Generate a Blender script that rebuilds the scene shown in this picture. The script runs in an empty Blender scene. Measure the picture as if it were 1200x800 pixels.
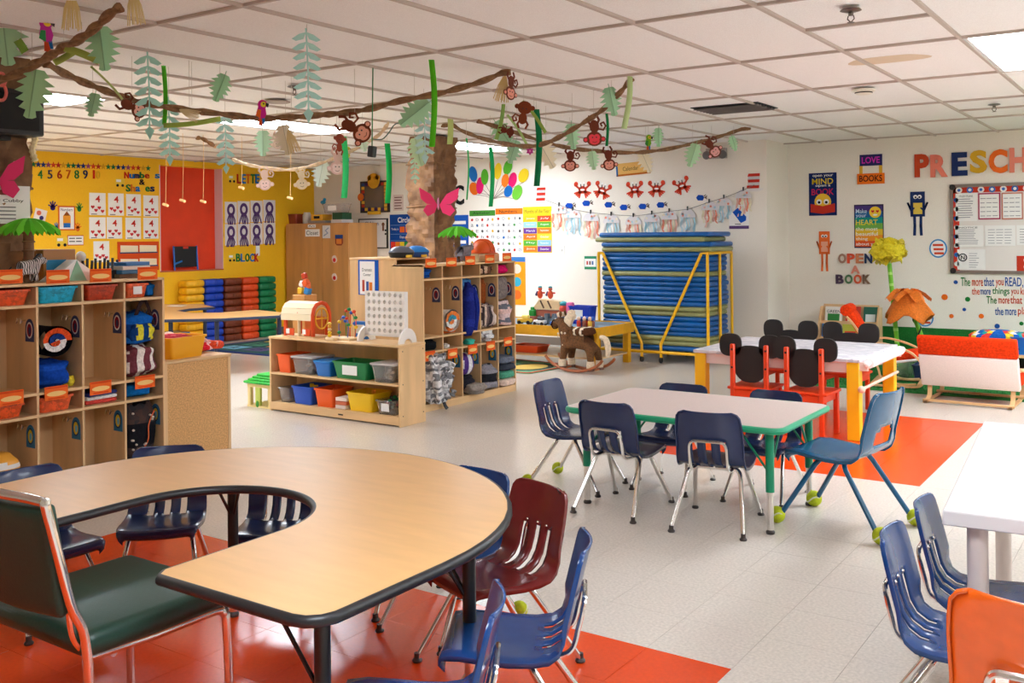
import bpy, bmesh, math, random
from mathutils import Vector, Matrix, Euler
sc = bpy.context.scene
COL = sc.collection
random.seed(7)
PI = math.pi
R = math.radians

# ------------------------------------------------------------------ camera (level, lens shifted down)
F, YAW, ROLL, CX, CY, H = 1150.2, .6012, -.0099, 600.0, 275.9, 1.44
RT = Vector((math.cos(YAW), math.sin(YAW), 0)); DN = Vector((0, 0, -1)); FW = Vector((-math.sin(YAW), math.cos(YAW), 0))
_c, _s = math.cos(ROLL), math.sin(ROLL)
cam = bpy.data.cameras.new('camera'); cam_o = bpy.data.objects.new('camera', cam); COL.objects.link(cam_o)
ax = _c*RT - _s*DN; ad = _s*RT + _c*DN
cam_o.matrix_world = Matrix(((ax.x, -ad.x, -FW.x, 0), (ax.y, -ad.y, -FW.y, 0), (ax.z, -ad.z, -FW.z, H), (0, 0, 0, 1)))
cam.sensor_width = 36; cam.lens = 36*F/1200; cam.shift_y = -(400-CY)/1200; cam.clip_end = 100; cam.clip_start = .05
sc.camera = cam_o

# ------------------------------------------------------------------ world, exposure
wd = bpy.data.worlds.new('world'); sc.world = wd; wd.use_nodes = True
wd.node_tree.nodes['Background'].inputs[0].default_value = (1, .96, .9, 1)
wd.node_tree.nodes['Background'].inputs[1].default_value = .4
sc.view_settings.view_transform = 'Standard'; sc.view_settings.look = 'None'
sc.view_settings.exposure = 1.1; sc.view_settings.gamma = 1.0; sc.view_settings.use_curve_mapping = False
PANEL_LIGHT = 16.0

# ------------------------------------------------------------------ pixel -> direction -> point on a known plane
def ray(x, y):
    u = (x-CX)/F; v = (y-CY)/F
    return (_c*u+_s*v)*RT + (-_s*u+_c*v)*DN + FW
EYE = Vector((0, 0, H))
def gz(x, y, z): r = ray(x, y); return EYE + r*((z-H)/r.z)
def gX(x, y, X): r = ray(x, y); return EYE + r*(X/r.x)
def gY(x, y, Y): r = ray(x, y); return EYE + r*(Y/r.y)
def gd(x, y, d): return EYE + ray(x, y)*d

ZC = H+1.055                                   # ceiling
YB, YC, XL, XJ = 10.93, 11.66, -11.25, -3.95    # back wall, right part of it, left (yellow) wall, jog
GX, GY = .633, 1.419; GX0, GY0 = -1.56*1.055, 4.2*1.055    # ceiling grid

# ------------------------------------------------------------------ materials
MATS = {}
def lin(c):
    return tuple(((v/255)/12.92 if v/255 <= .04045 else ((v/255+.055)/1.055)**2.4) for v in c)
def mat(name, rgb, rough=.5, metal=0, kind=None, scale=20, amt=.15, bump=0, emit=0, spec=.5, trans=0, alpha=1, coat=0, rgb2=None, stretch=(1, 1, 1)):
    if name in MATS: return MATS[name]
    m = bpy.data.materials.new(name); m.use_nodes = True; nt = m.node_tree; b = nt.nodes['Principled BSDF']
    c = lin(rgb); col = (*c, 1)
    b.inputs['Base Color'].default_value = col; b.inputs['Roughness'].default_value = rough; b.inputs['Metallic'].default_value = metal
    b.inputs['Specular IOR Level'].default_value = spec
    if trans: b.inputs['Transmission Weight'].default_value = trans
    if alpha < 1: b.inputs['Alpha'].default_value = alpha
    if coat: b.inputs['Coat Weight'].default_value = coat; b.inputs['Coat Roughness'].default_value = .1
    if emit: b.inputs['Emission Color'].default_value = col; b.inputs['Emission Strength'].default_value = emit
    if kind:
        tc = nt.nodes.new('ShaderNodeTexCoord'); mp = nt.nodes.new('ShaderNodeMapping'); mp.inputs['Scale'].default_value = stretch
        nt.links.new(tc.outputs['Object'], mp.inputs[0])
        if kind == 'voronoi':
            tx = nt.nodes.new('ShaderNodeTexVoronoi'); tx.inputs['Scale'].default_value = scale; src = tx.outputs['Color']
            sp = nt.nodes.new('ShaderNodeSeparateColor'); nt.links.new(src, sp.inputs[0]); src = sp.outputs[0]
        elif kind == 'wave':
            tx = nt.nodes.new('ShaderNodeTexWave'); tx.inputs['Scale'].default_value = scale; tx.inputs['Distortion'].default_value = 6; tx.inputs['Detail'].default_value = 2; src = tx.outputs[1]
        else:
            tx = nt.nodes.new('ShaderNodeTexNoise'); tx.inputs['Scale'].default_value = scale; tx.inputs['Detail'].default_value = 4; src = tx.outputs[0]
        nt.links.new(mp.outputs[0], tx.inputs[0])
        rp = nt.nodes.new('ShaderNodeValToRGB')
        lo = lin(rgb2) if rgb2 else tuple(v*(1-amt) for v in c); hi = c if rgb2 else tuple(min(1, v*(1+amt)) for v in c)
        rp.color_ramp.elements[0].color = (*lo, 1); rp.color_ramp.elements[1].color = (*hi, 1)
        if kind == 'noise': rp.color_ramp.elements[0].position = .3; rp.color_ramp.elements[1].position = .7
        if kind == 'patch': rp.color_ramp.elements[0].position = .47; rp.color_ramp.elements[1].position = .53
        nt.links.new(src, rp.inputs[0]); nt.links.new(rp.outputs[0], b.inputs['Base Color'])
        if bump:
            bp = nt.nodes.new('ShaderNodeBump'); bp.inputs['Strength'].default_value = bump; bp.inputs['Distance'].default_value = .01
            nt.links.new(src, bp.inputs['Height']); nt.links.new(bp.outputs[0], b.inputs['Normal'])
    MATS[name] = m
    return m
def pl(rgb, rough=.42): return mat('plastic_%d_%d_%d' % rgb, rgb, rough)
def pa(rgb): return mat('paper_%d_%d_%d' % rgb, rgb, .85, spec=.2)
def fa(rgb): return mat('fabric_%d_%d_%d' % rgb, rgb, .95, kind='noise', scale=60, amt=.22, bump=.25, spec=.1)
WOOD = mat('birch', (226, 186, 136), .42, kind='noise', scale=9, amt=.13, stretch=(1, 1, .16), bump=.03)
WOODH = mat('birch_across', (226, 186, 136), .42, kind='noise', scale=9, amt=.13, stretch=(.16, .16, 1), bump=.03)
WOODP = mat('pale_wood', (236, 206, 160), .5, kind='noise', scale=14, amt=.08)
CHROME = mat('chrome', (225, 222, 218), .16, 1)
DARK = mat('dark_rubber', (28, 26, 26), .6)
BLACK = mat('black_paint', (22, 22, 24), .45)
WHITEP = mat('white_paper', (246, 243, 240), .85, spec=.2)
INK = mat('dark_ink', (38, 36, 44), .8, spec=.1)

# ------------------------------------------------------------------ mesh building
class MB:
    def __init__(s): s.bm = bmesh.new(); s.mi = 0; s.mats = []
    def m(s, mt):
        if mt not in s.mats: s.mats.append(mt)
        s.mi = s.mats.index(mt); return s
    def _f(s, vs):
        try:
            f = s.bm.faces.new(vs); f.material_index = s.mi; return f
        except ValueError: return None
    def box(s, cx, cy, cz, sx, sy, sz, bev=0, rot=None, seg=1, top=1.0):
        vs = []
        for dz in (-.5, .5):
            k = top if dz > 0 else 1
            for dx, dy in ((-.5, -.5), (.5, -.5), (.5, .5), (-.5, .5)):
                v = Vector((dx*sx*k, dy*sy*k, dz*sz))
                if rot: v = rot @ v
                vs.append(s.bm.verts.new(v+Vector((cx, cy, cz))))
        fs = [s._f([vs[i] for i in q]) for q in ((3, 2, 1, 0), (4, 5, 6, 7), (0, 1, 5, 4), (1, 2, 6, 5), (2, 3, 7, 6), (3, 0, 4, 7))]
        if bev:
            es = list({e for f in fs for e in f.edges})
            r = bmesh.ops.bevel(s.bm, geom=es, offset=bev, segments=seg, profile=.5, affect='EDGES')
            for f in r['faces']: f.material_index = s.mi
        return s
    def b(s, x0, y0, z0, x1, y1, z1, bev=0): return s.box((x0+x1)/2, (y0+y1)/2, (z0+z1)/2, abs(x1-x0), abs(y1-y0), abs(z1-z0), bev)
    def tube(s, pts, r, seg=8, closed=False, caps=True, flat=1.0):
        P = [Vector(p) for p in pts]; n = len(P); rr = r if isinstance(r, (list, tuple)) else [r]*n
        rings = []; up = None
        for i, p in enumerate(P):
            a = P[(i-1) % n] if closed or i > 0 else p; b = P[(i+1) % n] if closed or i < n-1 else p
            t = (b-a)
            if t.length < 1e-9: t = Vector((0, 0, 1))
            t.normalize()
            if up is None:
                up = Vector((0, 0, 1)) if abs(t.z) < .9 else Vector((1, 0, 0))
            u = (up - t*up.dot(t))
            if u.length < 1e-6: u = t.orthogonal()
            u.normalize(); up = u; w = t.cross(u)
            rings.append([s.bm.verts.new(p + (u*math.cos(k*2*PI/seg)*flat + w*math.sin(k*2*PI/seg))*rr[i]) for k in range(seg)])
        m = n if closed else n-1
        for i in range(m):
            A, B = rings[i], rings[(i+1) % n]
            for k in range(seg): s._f([A[k], A[(k+1) % seg], B[(k+1) % seg], B[k]])
        if caps and not closed:
            s._f(rings[0][::-1]); s._f(rings[-1])
        return s
    def lathe(s, prof, seg=16, c=(0, 0, 0), M=None):
        C = Vector(c); rings = []
        for r, z in prof:
            ring = []
            for k in range(seg):
                v = Vector((r*math.cos(k*2*PI/seg), r*math.sin(k*2*PI/seg), z))
                if M: v = M @ v
                ring.append(s.bm.verts.new(v+C))
            rings.append(ring)
        for A, B in zip(rings, rings[1:]):
            for k in range(seg): s._f([A[k], A[(k+1) % seg], B[(k+1) % seg], B[k]])
        s._f(rings[0][::-1]); s._f(rings[-1]); return s
    def ell(s, c, rad, seg=12, rings=8, rot=None, jit=0):
        C = Vector(c); rg = []
        for i in range(1, rings):
            th = PI*i/rings; ring = []
            for k in range(seg):
                a = 2*PI*k/seg; v = Vector((rad[0]*math.sin(th)*math.cos(a), rad[1]*math.sin(th)*math.sin(a), rad[2]*math.cos(th)))
                if jit: v *= 1+random.uniform(-jit, jit)
                if rot: v = rot @ v
                ring.append(s.bm.verts.new(v+C))
            rg.append(ring)
        t = Vector((0, 0, rad[2])); bt = -t
        if rot: t = rot @ t; bt = rot @ bt
        T = s.bm.verts.new(t+C); Bt = s.bm.verts.new(bt+C)
        for k in range(seg):
            s._f([T, rg[0][k], rg[0][(k+1) % seg]]); s._f([Bt, rg[-1][(k+1) % seg], rg[-1][k]])
        for A, B in zip(rg, rg[1:]):
            for k in range(seg): s._f([A[k], B[k], B[(k+1) % seg], A[(k+1) % seg]])
        return s
    def prism(s, poly, z0, z1, M=None):
        area = sum(poly[i][0]*poly[(i+1) % len(poly)][1]-poly[(i+1) % len(poly)][0]*poly[i][1] for i in range(len(poly)))
        if area < 0: poly = poly[::-1]
        def mk(z):
            o = []
            for x, y in poly:
                v = Vector((x, y, z))
                if M: v = M @ v
                o.append(s.bm.verts.new(v))
            return o
        A, B = mk(z0), mk(z1); n = len(poly)
        fs = [s._f(A[::-1]), s._f(B)]
        for i in range(n): s._f([A[i], A[(i+1) % n], B[(i+1) % n], B[i]])
        return s
    def rect(s, x0, y0, x1, y1, z0, z1): return s.prism([(x0, y0), (x1, y0), (x1, y1), (x0, y1)], z0, z1)
    def disc(s, x, y, r, z0, z1, n=16, ry=None, rot=0):
        ry = ry or r
        return s.prism([(x+r*math.cos(a)*math.cos(rot)-ry*math.sin(a)*math.sin(rot), y+r*math.cos(a)*math.sin(rot)+ry*math.sin(a)*math.cos(rot)) for a in [2*PI*i/n for i in range(n)]], z0, z1)
    def strip(s, pts, w, z0, z1):      # flat line of width w in the local XY plane
        for (x0, y0), (x1, y1) in zip(pts, pts[1:]):
            d = Vector((x1-x0, y1-y0))
            if d.length < 1e-9: continue
            n = Vector((-d.y, d.x)).normalized()*w/2; e = d.normalized()*w*.3
            s.prism([(x0-e.x+n.x, y0-e.y+n.y), (x0-e.x-n.x, y0-e.y-n.y), (x1+e.x-n.x, y1+e.y-n.y), (x1+e.x+n.x, y1+e.y+n.y)], z0, z1)
        return s
    def grid(s, G, t=0, skip=()):      # surface from rows of points
        V = [[s.bm.verts.new(Vector(p)) for p in row] for row in G]
        for i in range(len(G)-1):
            for j in range(len(G[0])-1):
                if (i, j) in skip: continue
                s._f([V[i][j], V[i][j+1], V[i+1][j+1], V[i+1][j]])
        return s
    def mesh(s, me, M):
        vs = [s.bm.verts.new(M @ v.co) for v in me.vertices]
        for p in me.polygons: s._f([vs[i] for i in p.vertices])
        return s
    def data(s, name, mt=None, smooth=True, ang=38):
        me = bpy.data.meshes.new(name); s.bm.normal_update(); s.bm.to_mesh(me); s.bm.free()
        for q in (s.mats or [mt]): me.materials.append(q)
        if smooth and len(me.polygons):
            me.polygons.foreach_set('use_smooth', [True]*len(me.polygons)); me.set_sharp_from_angle(angle=R(ang))
        return me
def link(name, me, parent=None, loc=None, rz=None, M=None):
    o = bpy.data.objects.new(name, me); COL.objects.link(o)
    if parent: o.parent = parent
    if M is not None: o.matrix_local = M
    else:
        if loc is not None: o.location = loc
        if rz is not None: o.rotation_euler = (0, 0, rz)
    return o
def part(name, mb, mt, parent, label=None, loc=None, rz=None, smooth=True, ang=38):
    o = link(name, mb.data(name, mt, smooth, ang), parent, loc, rz)
    if label: o['label'] = label
    return o
def tag(o, label, cat, group=None):
    o['label'] = label; o['category'] = cat
    if group: o['group'] = group
    return o
def thing(name, label, cat, loc=(0, 0, 0), rz=0, group=None, rot=None):
    o = bpy.data.objects.new(name, None); COL.objects.link(o); o.empty_display_size = .05
    o.location = loc; o.rotation_euler = rot if rot else (0, 0, rz)
    return tag(o, label, cat, group)
def single(name, label, cat, mb, mt, loc=(0, 0, 0), rz=0, group=None, rot=None, ang=38):
    o = link(name, mb.data(name, mt, True, ang)); o.location = loc; o.rotation_euler = rot if rot else (0, 0, rz)
    return tag(o, label, cat, group)
def struct(name, mb, mt, parent=None, smooth=False):
    o = link(name, mb.data(name, mt, smooth), parent)
    if not parent: o['kind'] = 'structure'
    return o
def dup(o, loc=None, rz=None, label=None, group=None, parent=None, rot=None):
    c = o.copy(); COL.objects.link(c)
    if parent: c.parent = parent
    if loc is not None: c.location = loc
    if rz is not None: c.rotation_euler = (0, 0, rz)
    if rot is not None: c.rotation_euler = rot
    if label: c['label'] = label
    if group: c['group'] = group
    for ch in KIDS(o): dup(ch, parent=c)
    return c
def KIDS(o): return [x for x in ALLK.get(o.name, [])] if o.name in ALLK else list(o.children)
ALLK = {}
_tc = {}
def text_me(s, bold=0):
    k = (s, bold)
    if k not in _tc:
        cu = bpy.data.curves.new('lettering_curve', 'FONT'); cu.body = s; cu.size = 1; cu.offset = bold; cu.resolution_u = 3
        ob = bpy.data.objects.new('lettering_curve', cu)
        me = bpy.data.meshes.new_from_object(ob); bpy.data.objects.remove(ob); bpy.data.curves.remove(cu)
        xs = [v.co.x for v in me.vertices] or [0, 1]; ys = [v.co.y for v in me.vertices] or [0, 1]
        _tc[k] = (me, min(xs), max(xs), min(ys), max(ys))
    return _tc[k]
def put_text(mb, s, x0, y0, x1, y1, z, bold=0, thick=0):
    me, a, b, c, d = text_me(s, bold)
    sx = (x1-x0)/max(b-a, 1e-6); sy = (y1-y0)/max(d-c, 1e-6)
    M = Matrix(((sx, 0, 0, x0-a*sx), (0, sy, 0, y0-c*sy), (0, 0, 1, z), (0, 0, 0, 1)))
    mb.mesh(me, M)
    if thick:
        # side walls: extrude the outline down to the wall
        vs = [M @ v.co for v in me.vertices]; cnt = {}
        for p in me.polygons:
            vv = list(p.vertices)
            for i in range(len(vv)):
                e = (vv[i], vv[(i+1) % len(vv)]); k = tuple(sorted(e)); cnt.setdefault(k, []).append(e)
        for k, es in cnt.items():
            if len(es) == 1:
                i, j = es[0]; a_, b_ = vs[i], vs[j]; dz = Vector((0, 0, -thick))
                mb._f([mb.bm.verts.new(q) for q in (b_, a_, a_+dz, b_+dz)])
    return mb
ORD = 'first second third fourth fifth sixth seventh eighth ninth tenth eleventh twelfth thirteenth fourteenth fifteenth sixteenth seventeenth eighteenth nineteenth twentieth twenty-first twenty-second twenty-third twenty-fourth'.split()
def loft(c):     # catmull-rom through points
    P = [Vector(p) for p in c]; out = []
    for i in range(len(P)-1):
        p0, p1, p2, p3 = P[max(i-1, 0)], P[i], P[i+1], P[min(i+2, len(P)-1)]
        for k in range(6):
            t = k/6; out.append(.5*((2*p1)+(p2-p0)*t+(2*p0-5*p1+4*p2-p3)*t*t+(3*p1-p0-3*p2+p3)*t**3))
    out.append(P[-1]); return out
def rpoly(x0, y0, x1, y1, r, n=4):
    o = []
    for cx, cy, a0 in ((x1-r, y0+r, -PI/2), (x1-r, y1-r, 0), (x0+r, y1-r, PI/2), (x0+r, y0+r, PI)):
        o += [(cx+r*math.cos(a0+PI/2*k/n), cy+r*math.sin(a0+PI/2*k/n)) for k in range(n+1)]
    return o
# ================================================================== the room
WALLW = mat('cream_wall_paint', (244, 236, 224), .75, kind='noise', scale=130, amt=.035, bump=.12)
WALLY = mat('yellow_wall_paint', (255, 194, 16), .7, kind='noise', scale=90, amt=.05, bump=.12)
TILE_C = mat('ceiling_tile', (250, 244, 240), .9, kind='noise', scale=170, amt=.07, bump=.3)
BAR_C = mat('ceiling_bar', (196, 180, 168), .6)
TILE_F = mat('vinyl_tile_beige', (216, 206, 194), .22, kind='noise', scale=85, amt=.11, spec=.5)
TILE_O = mat('vinyl_tile_orange', (232, 74, 14), .2, kind='noise', scale=70, amt=.05, spec=.6)
GROUT = mat('tile_joint', (150, 136, 120), .8)
XR, YF = 4.6, -3.6            # walls beyond the frame
# floor: 12 inch vinyl tiles
fl = struct('floor', MB().b(XL-.1, YF-.1, -.06, XR+.1, YC+.1, -.004), GROUT)
TS = .31; FX0, FY0 = -1.25, 3.08
def orange(x, y):
    return (-4.36 < x < -1.25 and -1 < y < 3.08) or (-3.11 < x < -1.25 and 5.87 < y < 8.05)
tb = MB().box(0, 0, -.0025, TS-.0012, TS-.0012, .005).data('floor_tile', TILE_F, False)
tb2 = MB().box(0, 0, -.0025, TS-.0012, TS-.0012, .005).data('floor_tile', TILE_O, False)
cells = []
for i in range(int((XL-FX0)/TS)-1, int((XR-FX0)/TS)+1):
    for j in range(int((YF-FY0)/TS)-1, int((YC-FY0)/TS)+1):
        x, y = FX0+(i+.5)*TS, FY0+(j+.5)*TS
        if x > XR or x < XL or y < YF or y > YC: continue
        d = Vector((x, y, -H)); z = d.dot(FW); vis = False
        if z > .5:
            px = CX+F*d.dot(RT)/z; py = CY+F*H/z; vis = -40 < px < 1240 and py < 840
        cells.append((z if vis else 1e6+abs(z), x, y, vis))
cells.sort()
rest = MB()
for k, (z, x, y, vis) in enumerate(cells):
    o = orange(x, y)
    if k < 300: link('floor_tile', tb2 if o else tb, fl, (x, y, 0))
    else:
        rest.m(TILE_O if o else TILE_F); q = (TS-.0012)/2
        rest._f([rest.bm.verts.new((x+a*q, y+b*q, 0)) for a, b in ((-1, -1), (1, -1), (1, 1), (-1, 1))])
ro = link('floor_tiles_beyond', rest.data('floor_tiles_beyond', TILE_F, False), fl); ro['kind'] = 'stuff'
# walls
struct('wall_back', MB().b(XL, YB, 0, XJ, YB+.2, ZC+.2).b(XJ-.2, YB+.2, 0, XJ, YC, ZC+.2), WALLW)
struct('wall_preschool', MB().b(XJ-.2, YC, 0, XR+.2, YC+.2, ZC+.2), WALLW)
struct('wall_right', MB().b(XR, YF, 0, XR+.2, YC, ZC+.2), WALLW)
struct('wall_front', MB().b(XL-.4, YF-.2, 0, XR+.2, YF, ZC+.2), WALLW)
# left wall with the orange pass-through recess
w0 = gX(187, 250, XL).y; w1 = gX(261, 250, XL).y; ws = gX(215, 317, XL).z; WT = ZC-.07
struct('wall_left', MB().b(XL-.4, YF, 0, XL, w0, ZC+.2).b(XL-.4, w1, 0, XL, YB, ZC+.2).b(XL-.4, w0, 0, XL, w1, ws).b(XL-.4, w0, WT, XL, w1, ZC+.2), WALLY)
win = link('window_1', None); win['kind'] = 'structure'
part('shutter', MB().b(XL-.24, w0, ws, XL-.16, w1, WT), mat('orange_shutter', (236, 62, 8), .6, kind='noise', scale=5, amt=.05), win, 'orange shutter closing the pass-through')
REV = mat('pale_reveal', (236, 200, 205), .6)
part('reveal', MB().b(XL-.16, w1-.012, ws, XL+.004, w1, WT), REV, win)
part('reveal', MB().b(XL-.16, w0, ws, XL+.004, w0+.012, WT), REV, win)
part('sill', MB().b(XL-.16, w0, ws-.012, XL+.012, w1, ws+.004), mat('sill_red', (196, 92, 50), .5), win)
# baseboards
BASEM = mat('vinyl_baseboard', (116, 104, 94), .5)
struct('baseboard_back', MB().b(XL, YB-.012, 0, XJ+.012, YB, .1).b(XJ, YB, 0, XJ+.012, YC, .1), BASEM)
struct('baseboard_preschool', MB().b(XJ, YC-.012, 0, XR, YC, .1), BASEM)
struct('baseboard_left', MB().b(XL, YF, 0, XL+.012, YB, .1), BASEM)
# ceiling: grid bars + tiles + light panels
ce = struct('ceiling', MB().b(XL-.3, YF-.2, ZC+.12, XR+.2, YC+.2, ZC+.2), BAR_C)
bars = MB()
i0, i1 = int((XL-GX0)/GX)-1, int((XR-GX0)/GX)+1; j0, j1 = int((YF-GY0)/GY)-1, int((YC-GY0)/GY)+1
for i in range(i0, i1+1):
    x = GX0+i*GX
    if XL < x < XR: bars.b(x-.0095, YF, ZC, x+.0095, YC if x > XJ else YB, ZC+.03)
for j in range(j0, j1+1):
    y = GY0+j*GY
    if YF < y < YC: bars.b(XL if y < YB else XJ, y-.0095, ZC+.001, XR, y+.0095, ZC+.03)
bars.b(GX0, GY0+GY/2-.0125, ZC+.001, GX0+GX, GY0+GY/2+.0125, ZC+.03)
bars.b(GX0, GY0+GY*3.5-.0125, ZC+.001, GX0+GX, GY0+GY*3.5+.0125, ZC+.03)
struct('ceiling_grid', bars, BAR_C, ce)
lights = {(-9, -1), (-9, 1), (-9, 3), (1, 1), (3, 3), (1, -3), (5, 1), (5, -1), (6, 3), (-14, -1)}  # cells missing from LBL are unseen panels added to brighten the room
vent_cell = (-3, 2)
ct = MB().box(0, 0, 0, GX-.012, GY-.012, .02).data('ceiling_tile', TILE_C, False)
for i in range(i0, i1+1):
    for j in range(j0, j1+1):
        x, y = GX0+(i+.5)*GX, GY0+(j+.5)*GY
        xa, xb, ya, yb = max(x-GX/2, XL), min(x+GX/2, XR), max(y-GY/2, YF), min(y+GY/2, YC if x > XJ else YB)
        if xb-xa < .05 or yb-ya < .05 or (i, j) in lights: continue
        if xb-xa > GX-.01 and yb-ya > GY-.01: link('ceiling_tile', ct, ce, (x, y, ZC+.026))
        else: part('ceiling_tile', MB().b(xa+.004, ya+.004, ZC+.016, xb-.004, yb-.004, ZC+.036), TILE_C, ce, smooth=False)
PANEL = mat('light_panel', (232, 243, 254), .5, emit=PANEL_LIGHT)
FRAME = mat('light_frame', (236, 232, 228), .4)
lamp = None
LBL = {(1, 1): 'bright rectangular ceiling light panel beside the water-stained ceiling tile', (-9, -1): 'bright ceiling light panel beside the black speaker on the column',
       (-9, 1): 'bright ceiling light panel over the shelf with the toy barn', (-9, 3): 'bright ceiling light panel behind the second tree trunk'}
for (i, j) in sorted(lights, key=lambda c: c not in LBL):
    x, y = GX0+(i+.5)*GX, GY0+(j+.5)*GY
    if not (XL+.3 < x < XR-.3): continue
    lab = LBL.get((i, j), {(3, 3): 'added unseen ceiling light panel above the low bench', (5, 1): 'added unseen ceiling light panel beyond the white table', (6, 3): 'added unseen ceiling light panel beyond the bulletin board'}.get((i, j), 'added ceiling light panel outside the view'))
    if lamp is None:
        lamp = thing('ceiling_light', lab, 'ceiling light', (x, y, ZC+.004), group='ceiling light panels')
        a, b2 = GX/2-.014, GY/2-.014
        part('frame', MB().b(-a, -b2, 0, -a+.02, b2, .05).b(a-.02, -b2, 0, a, b2, .05).b(-a, -b2, 0, a, -b2+.02, .05).b(-a, b2-.02, 0, a, b2, .05).b(-a, -b2, .045, a, b2, .05), FRAME, lamp)
        part('diffuser', MB().b(-a+.02, -b2+.02, .008, a-.02, b2-.02, .014), PANEL, lamp)
    else: dup(lamp, (x, y, ZC+.004), label=lab)
# small ceiling fittings
def sprinkler(px, py, label):
    p = gz(px, py, ZC); t = thing('sprinkler', label, 'sprinkler', p)
    st = mat('sprinkler_steel', (120, 112, 106), .35, .9)
    part('escutcheon', MB().lathe([(.045, 0), (.05, -.006), (.03, -.012)], 16, M=Matrix.Identity(3)), st, t)
    part('stem', MB().tube([(0, 0, -.008), (0, 0, -.03)], .012), st, t)
    part('arm', MB().tube([(-.012, 0, -.03), (-.016, 0, -.045), (0, 0, -.062)], .003, 6).tube([(.012, 0, -.03), (.016, 0, -.045), (0, 0, -.062)], .003, 6), st, t)
    part('deflector', MB().lathe([(.016, -.064), (.018, -.062), (.004, -.06)], 12), st, t)
sprinkler(997, 11, 'metal fire sprinkler in ceiling tile before the stained one')
sprinkler(1165, 122, 'small metal fire sprinkler in ceiling above the preschool letters')
sprinkler(345, 101, 'metal fire sprinkler in ceiling beside the hanging teal frond')
p = gz(1012, 105, ZC); t = thing('smoke_detector', 'white round smoke detector on the ceiling', 'smoke detector', p)
SDM = mat('detector_plastic', (238, 230, 214), .5)
part('base', MB().lathe([(.085, 0), (.085, -.012), (.07, -.016)], 20), SDM, t)
part('chamber', MB().lathe([(.06, -.014), (.062, -.03), (.05, -.036)], 20), SDM, t)
part('slot', MB().lathe([(.0625, -.02), (.063, -.024), (.0625, -.028)], 20), DARK, t)
xa, xb = gz(826, 131, ZC).x, gz(905, 128, ZC).x; vy = GY0+2.5*GY
t = thing('ceiling_vent', 'dark louvred air vent in the ceiling', 'vent', ((xa+xb)/2, vy, ZC+.004))
hw = GX*.5-.02
part('backing', MB().b(-hw, -.24, .006, hw, .24, .012), mat('vent_dark', (24, 28, 34), .6), t)
for k in range(7):
    part('louvre', MB().box(0, -.2+k*.067, -.002, hw*2-.03, .035, .004, rot=Matrix.Rotation(.5, 3, 'X')), mat('vent_steel', (150, 142, 138), .5), t)
p = gz(1040, 70, ZC+.014)
sm = MB().prism([(.24*math.cos(a)*(1+.12*math.sin(3*a)), .15*math.sin(a)*(1+.15*math.cos(2*a))) for a in [2*PI*k/24 for k in range(24)]], 0, .002)
o = part('water_stain', sm, mat('stain', (222, 200, 172), .95), ce); o.location = (p.x, p.y, ZC+.0145)
p = gz(325, 119, ZC); single('ceiling_speaker', 'round grey perforated speaker set in the ceiling', 'speaker', MB().lathe([(.1, 0), (.1, -.006), (.085, -.01), (.0, -.012)], 20), mat('speaker_grey', (176, 160, 150), .7), p)
p = gz(1012, 105, ZC)
# ================================================================== school chairs
def chair_mesh(hole='slots', mt=None):
    prof = [(.178, .268), (.19, .29), (.18, .306), (.13, .309), (.06, .302), (0, .296), (-.06, .296), (-.105, .303), (-.135, .322), (-.155, .352), (-.168, .39), (-.178, .43), (-.188, .47), (-.198, .51), (-.207, .545), (-.213, .562), (-.216, .57)]
    hw = [.13, .145, .155, .163, .168, .168, .166, .164, .163, .162, .161, .161, .16, .157, .151, .138, .118]
    P = [Vector((0, a, b)) for a, b in prof]
    rows = []
    for i in range(len(P)-1):
        n = 2
        for k in range(n): rows.append((P[i].lerp(P[i+1], k/n), hw[i]+(hw[i+1]-hw[i])*k/n))
    rows.append((P[-1], hw[-1]))
    U = [-1.04, -1, -.93, -.75, -.58, -.49, -.33, -.16, -.08, .08, .16, .33, .49, .58, .75, .93, 1, 1.04]
    G = []; skip = set()
    for i, (p, w) in enumerate(rows):
        zz = p.z; back = max(0, min(1, (zz-.31)/.08)); row = []
        for u in U:
            uu = max(-1, min(1, u)); x = uu*w; y = p.y; z = p.z
            y += back*(.03*uu*uu); z += (1-back)*(.006*uu*uu)
            if abs(u) >= 1: z -= (1-back)*(.006 if abs(u) == 1 else .02); y -= back*(.003 if abs(u) == 1 else .016)
            row.append((x, y, z))
        G.append(row)
    nr = len(rows)
    for i in range(nr-1):
        z = (rows[i][0].z+rows[i+1][0].z)/2; y = rows[i][0].y
        for j in range(len(U)-1):
            uc = (U[j]+U[j+1])/2
            if hole == 'slots' and y < -.08 and z < .425 and min(abs(uc-c) for c in (-.41, 0, .41)) < .085: skip.add((i, j))
            if hole == 'oval' and y < -.13 and .345 < z < .43:
                if abs(uc) < (.5 if .36 < z < .415 else .34): skip.add((i, j))
    me = MB().grid([r[::-1] for r in G], skip=skip).data('seat_shell', mt, True, 60)
    return me
def leg_path(s, fr):
    if fr: return [(s*.004, .045, .283), (s*.085, .045, .283), (s*.112, .05, .276), (s*.124, .064, .258), (s*.165, .215, .012)]
    return [(s*.004, -.05, .28), (s*.085, -.05, .28), (s*.112, -.054, .272), (s*.126, -.066, .252), (s*.168, -.225, .012)]
CHAIRS = {}
TB = mat('tennis_ball_felt', (186, 196, 30), .95, kind='noise', scale=40, amt=.25, bump=.3)
TBL = mat('tennis_ball_seam', (222, 222, 190), .9)
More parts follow.
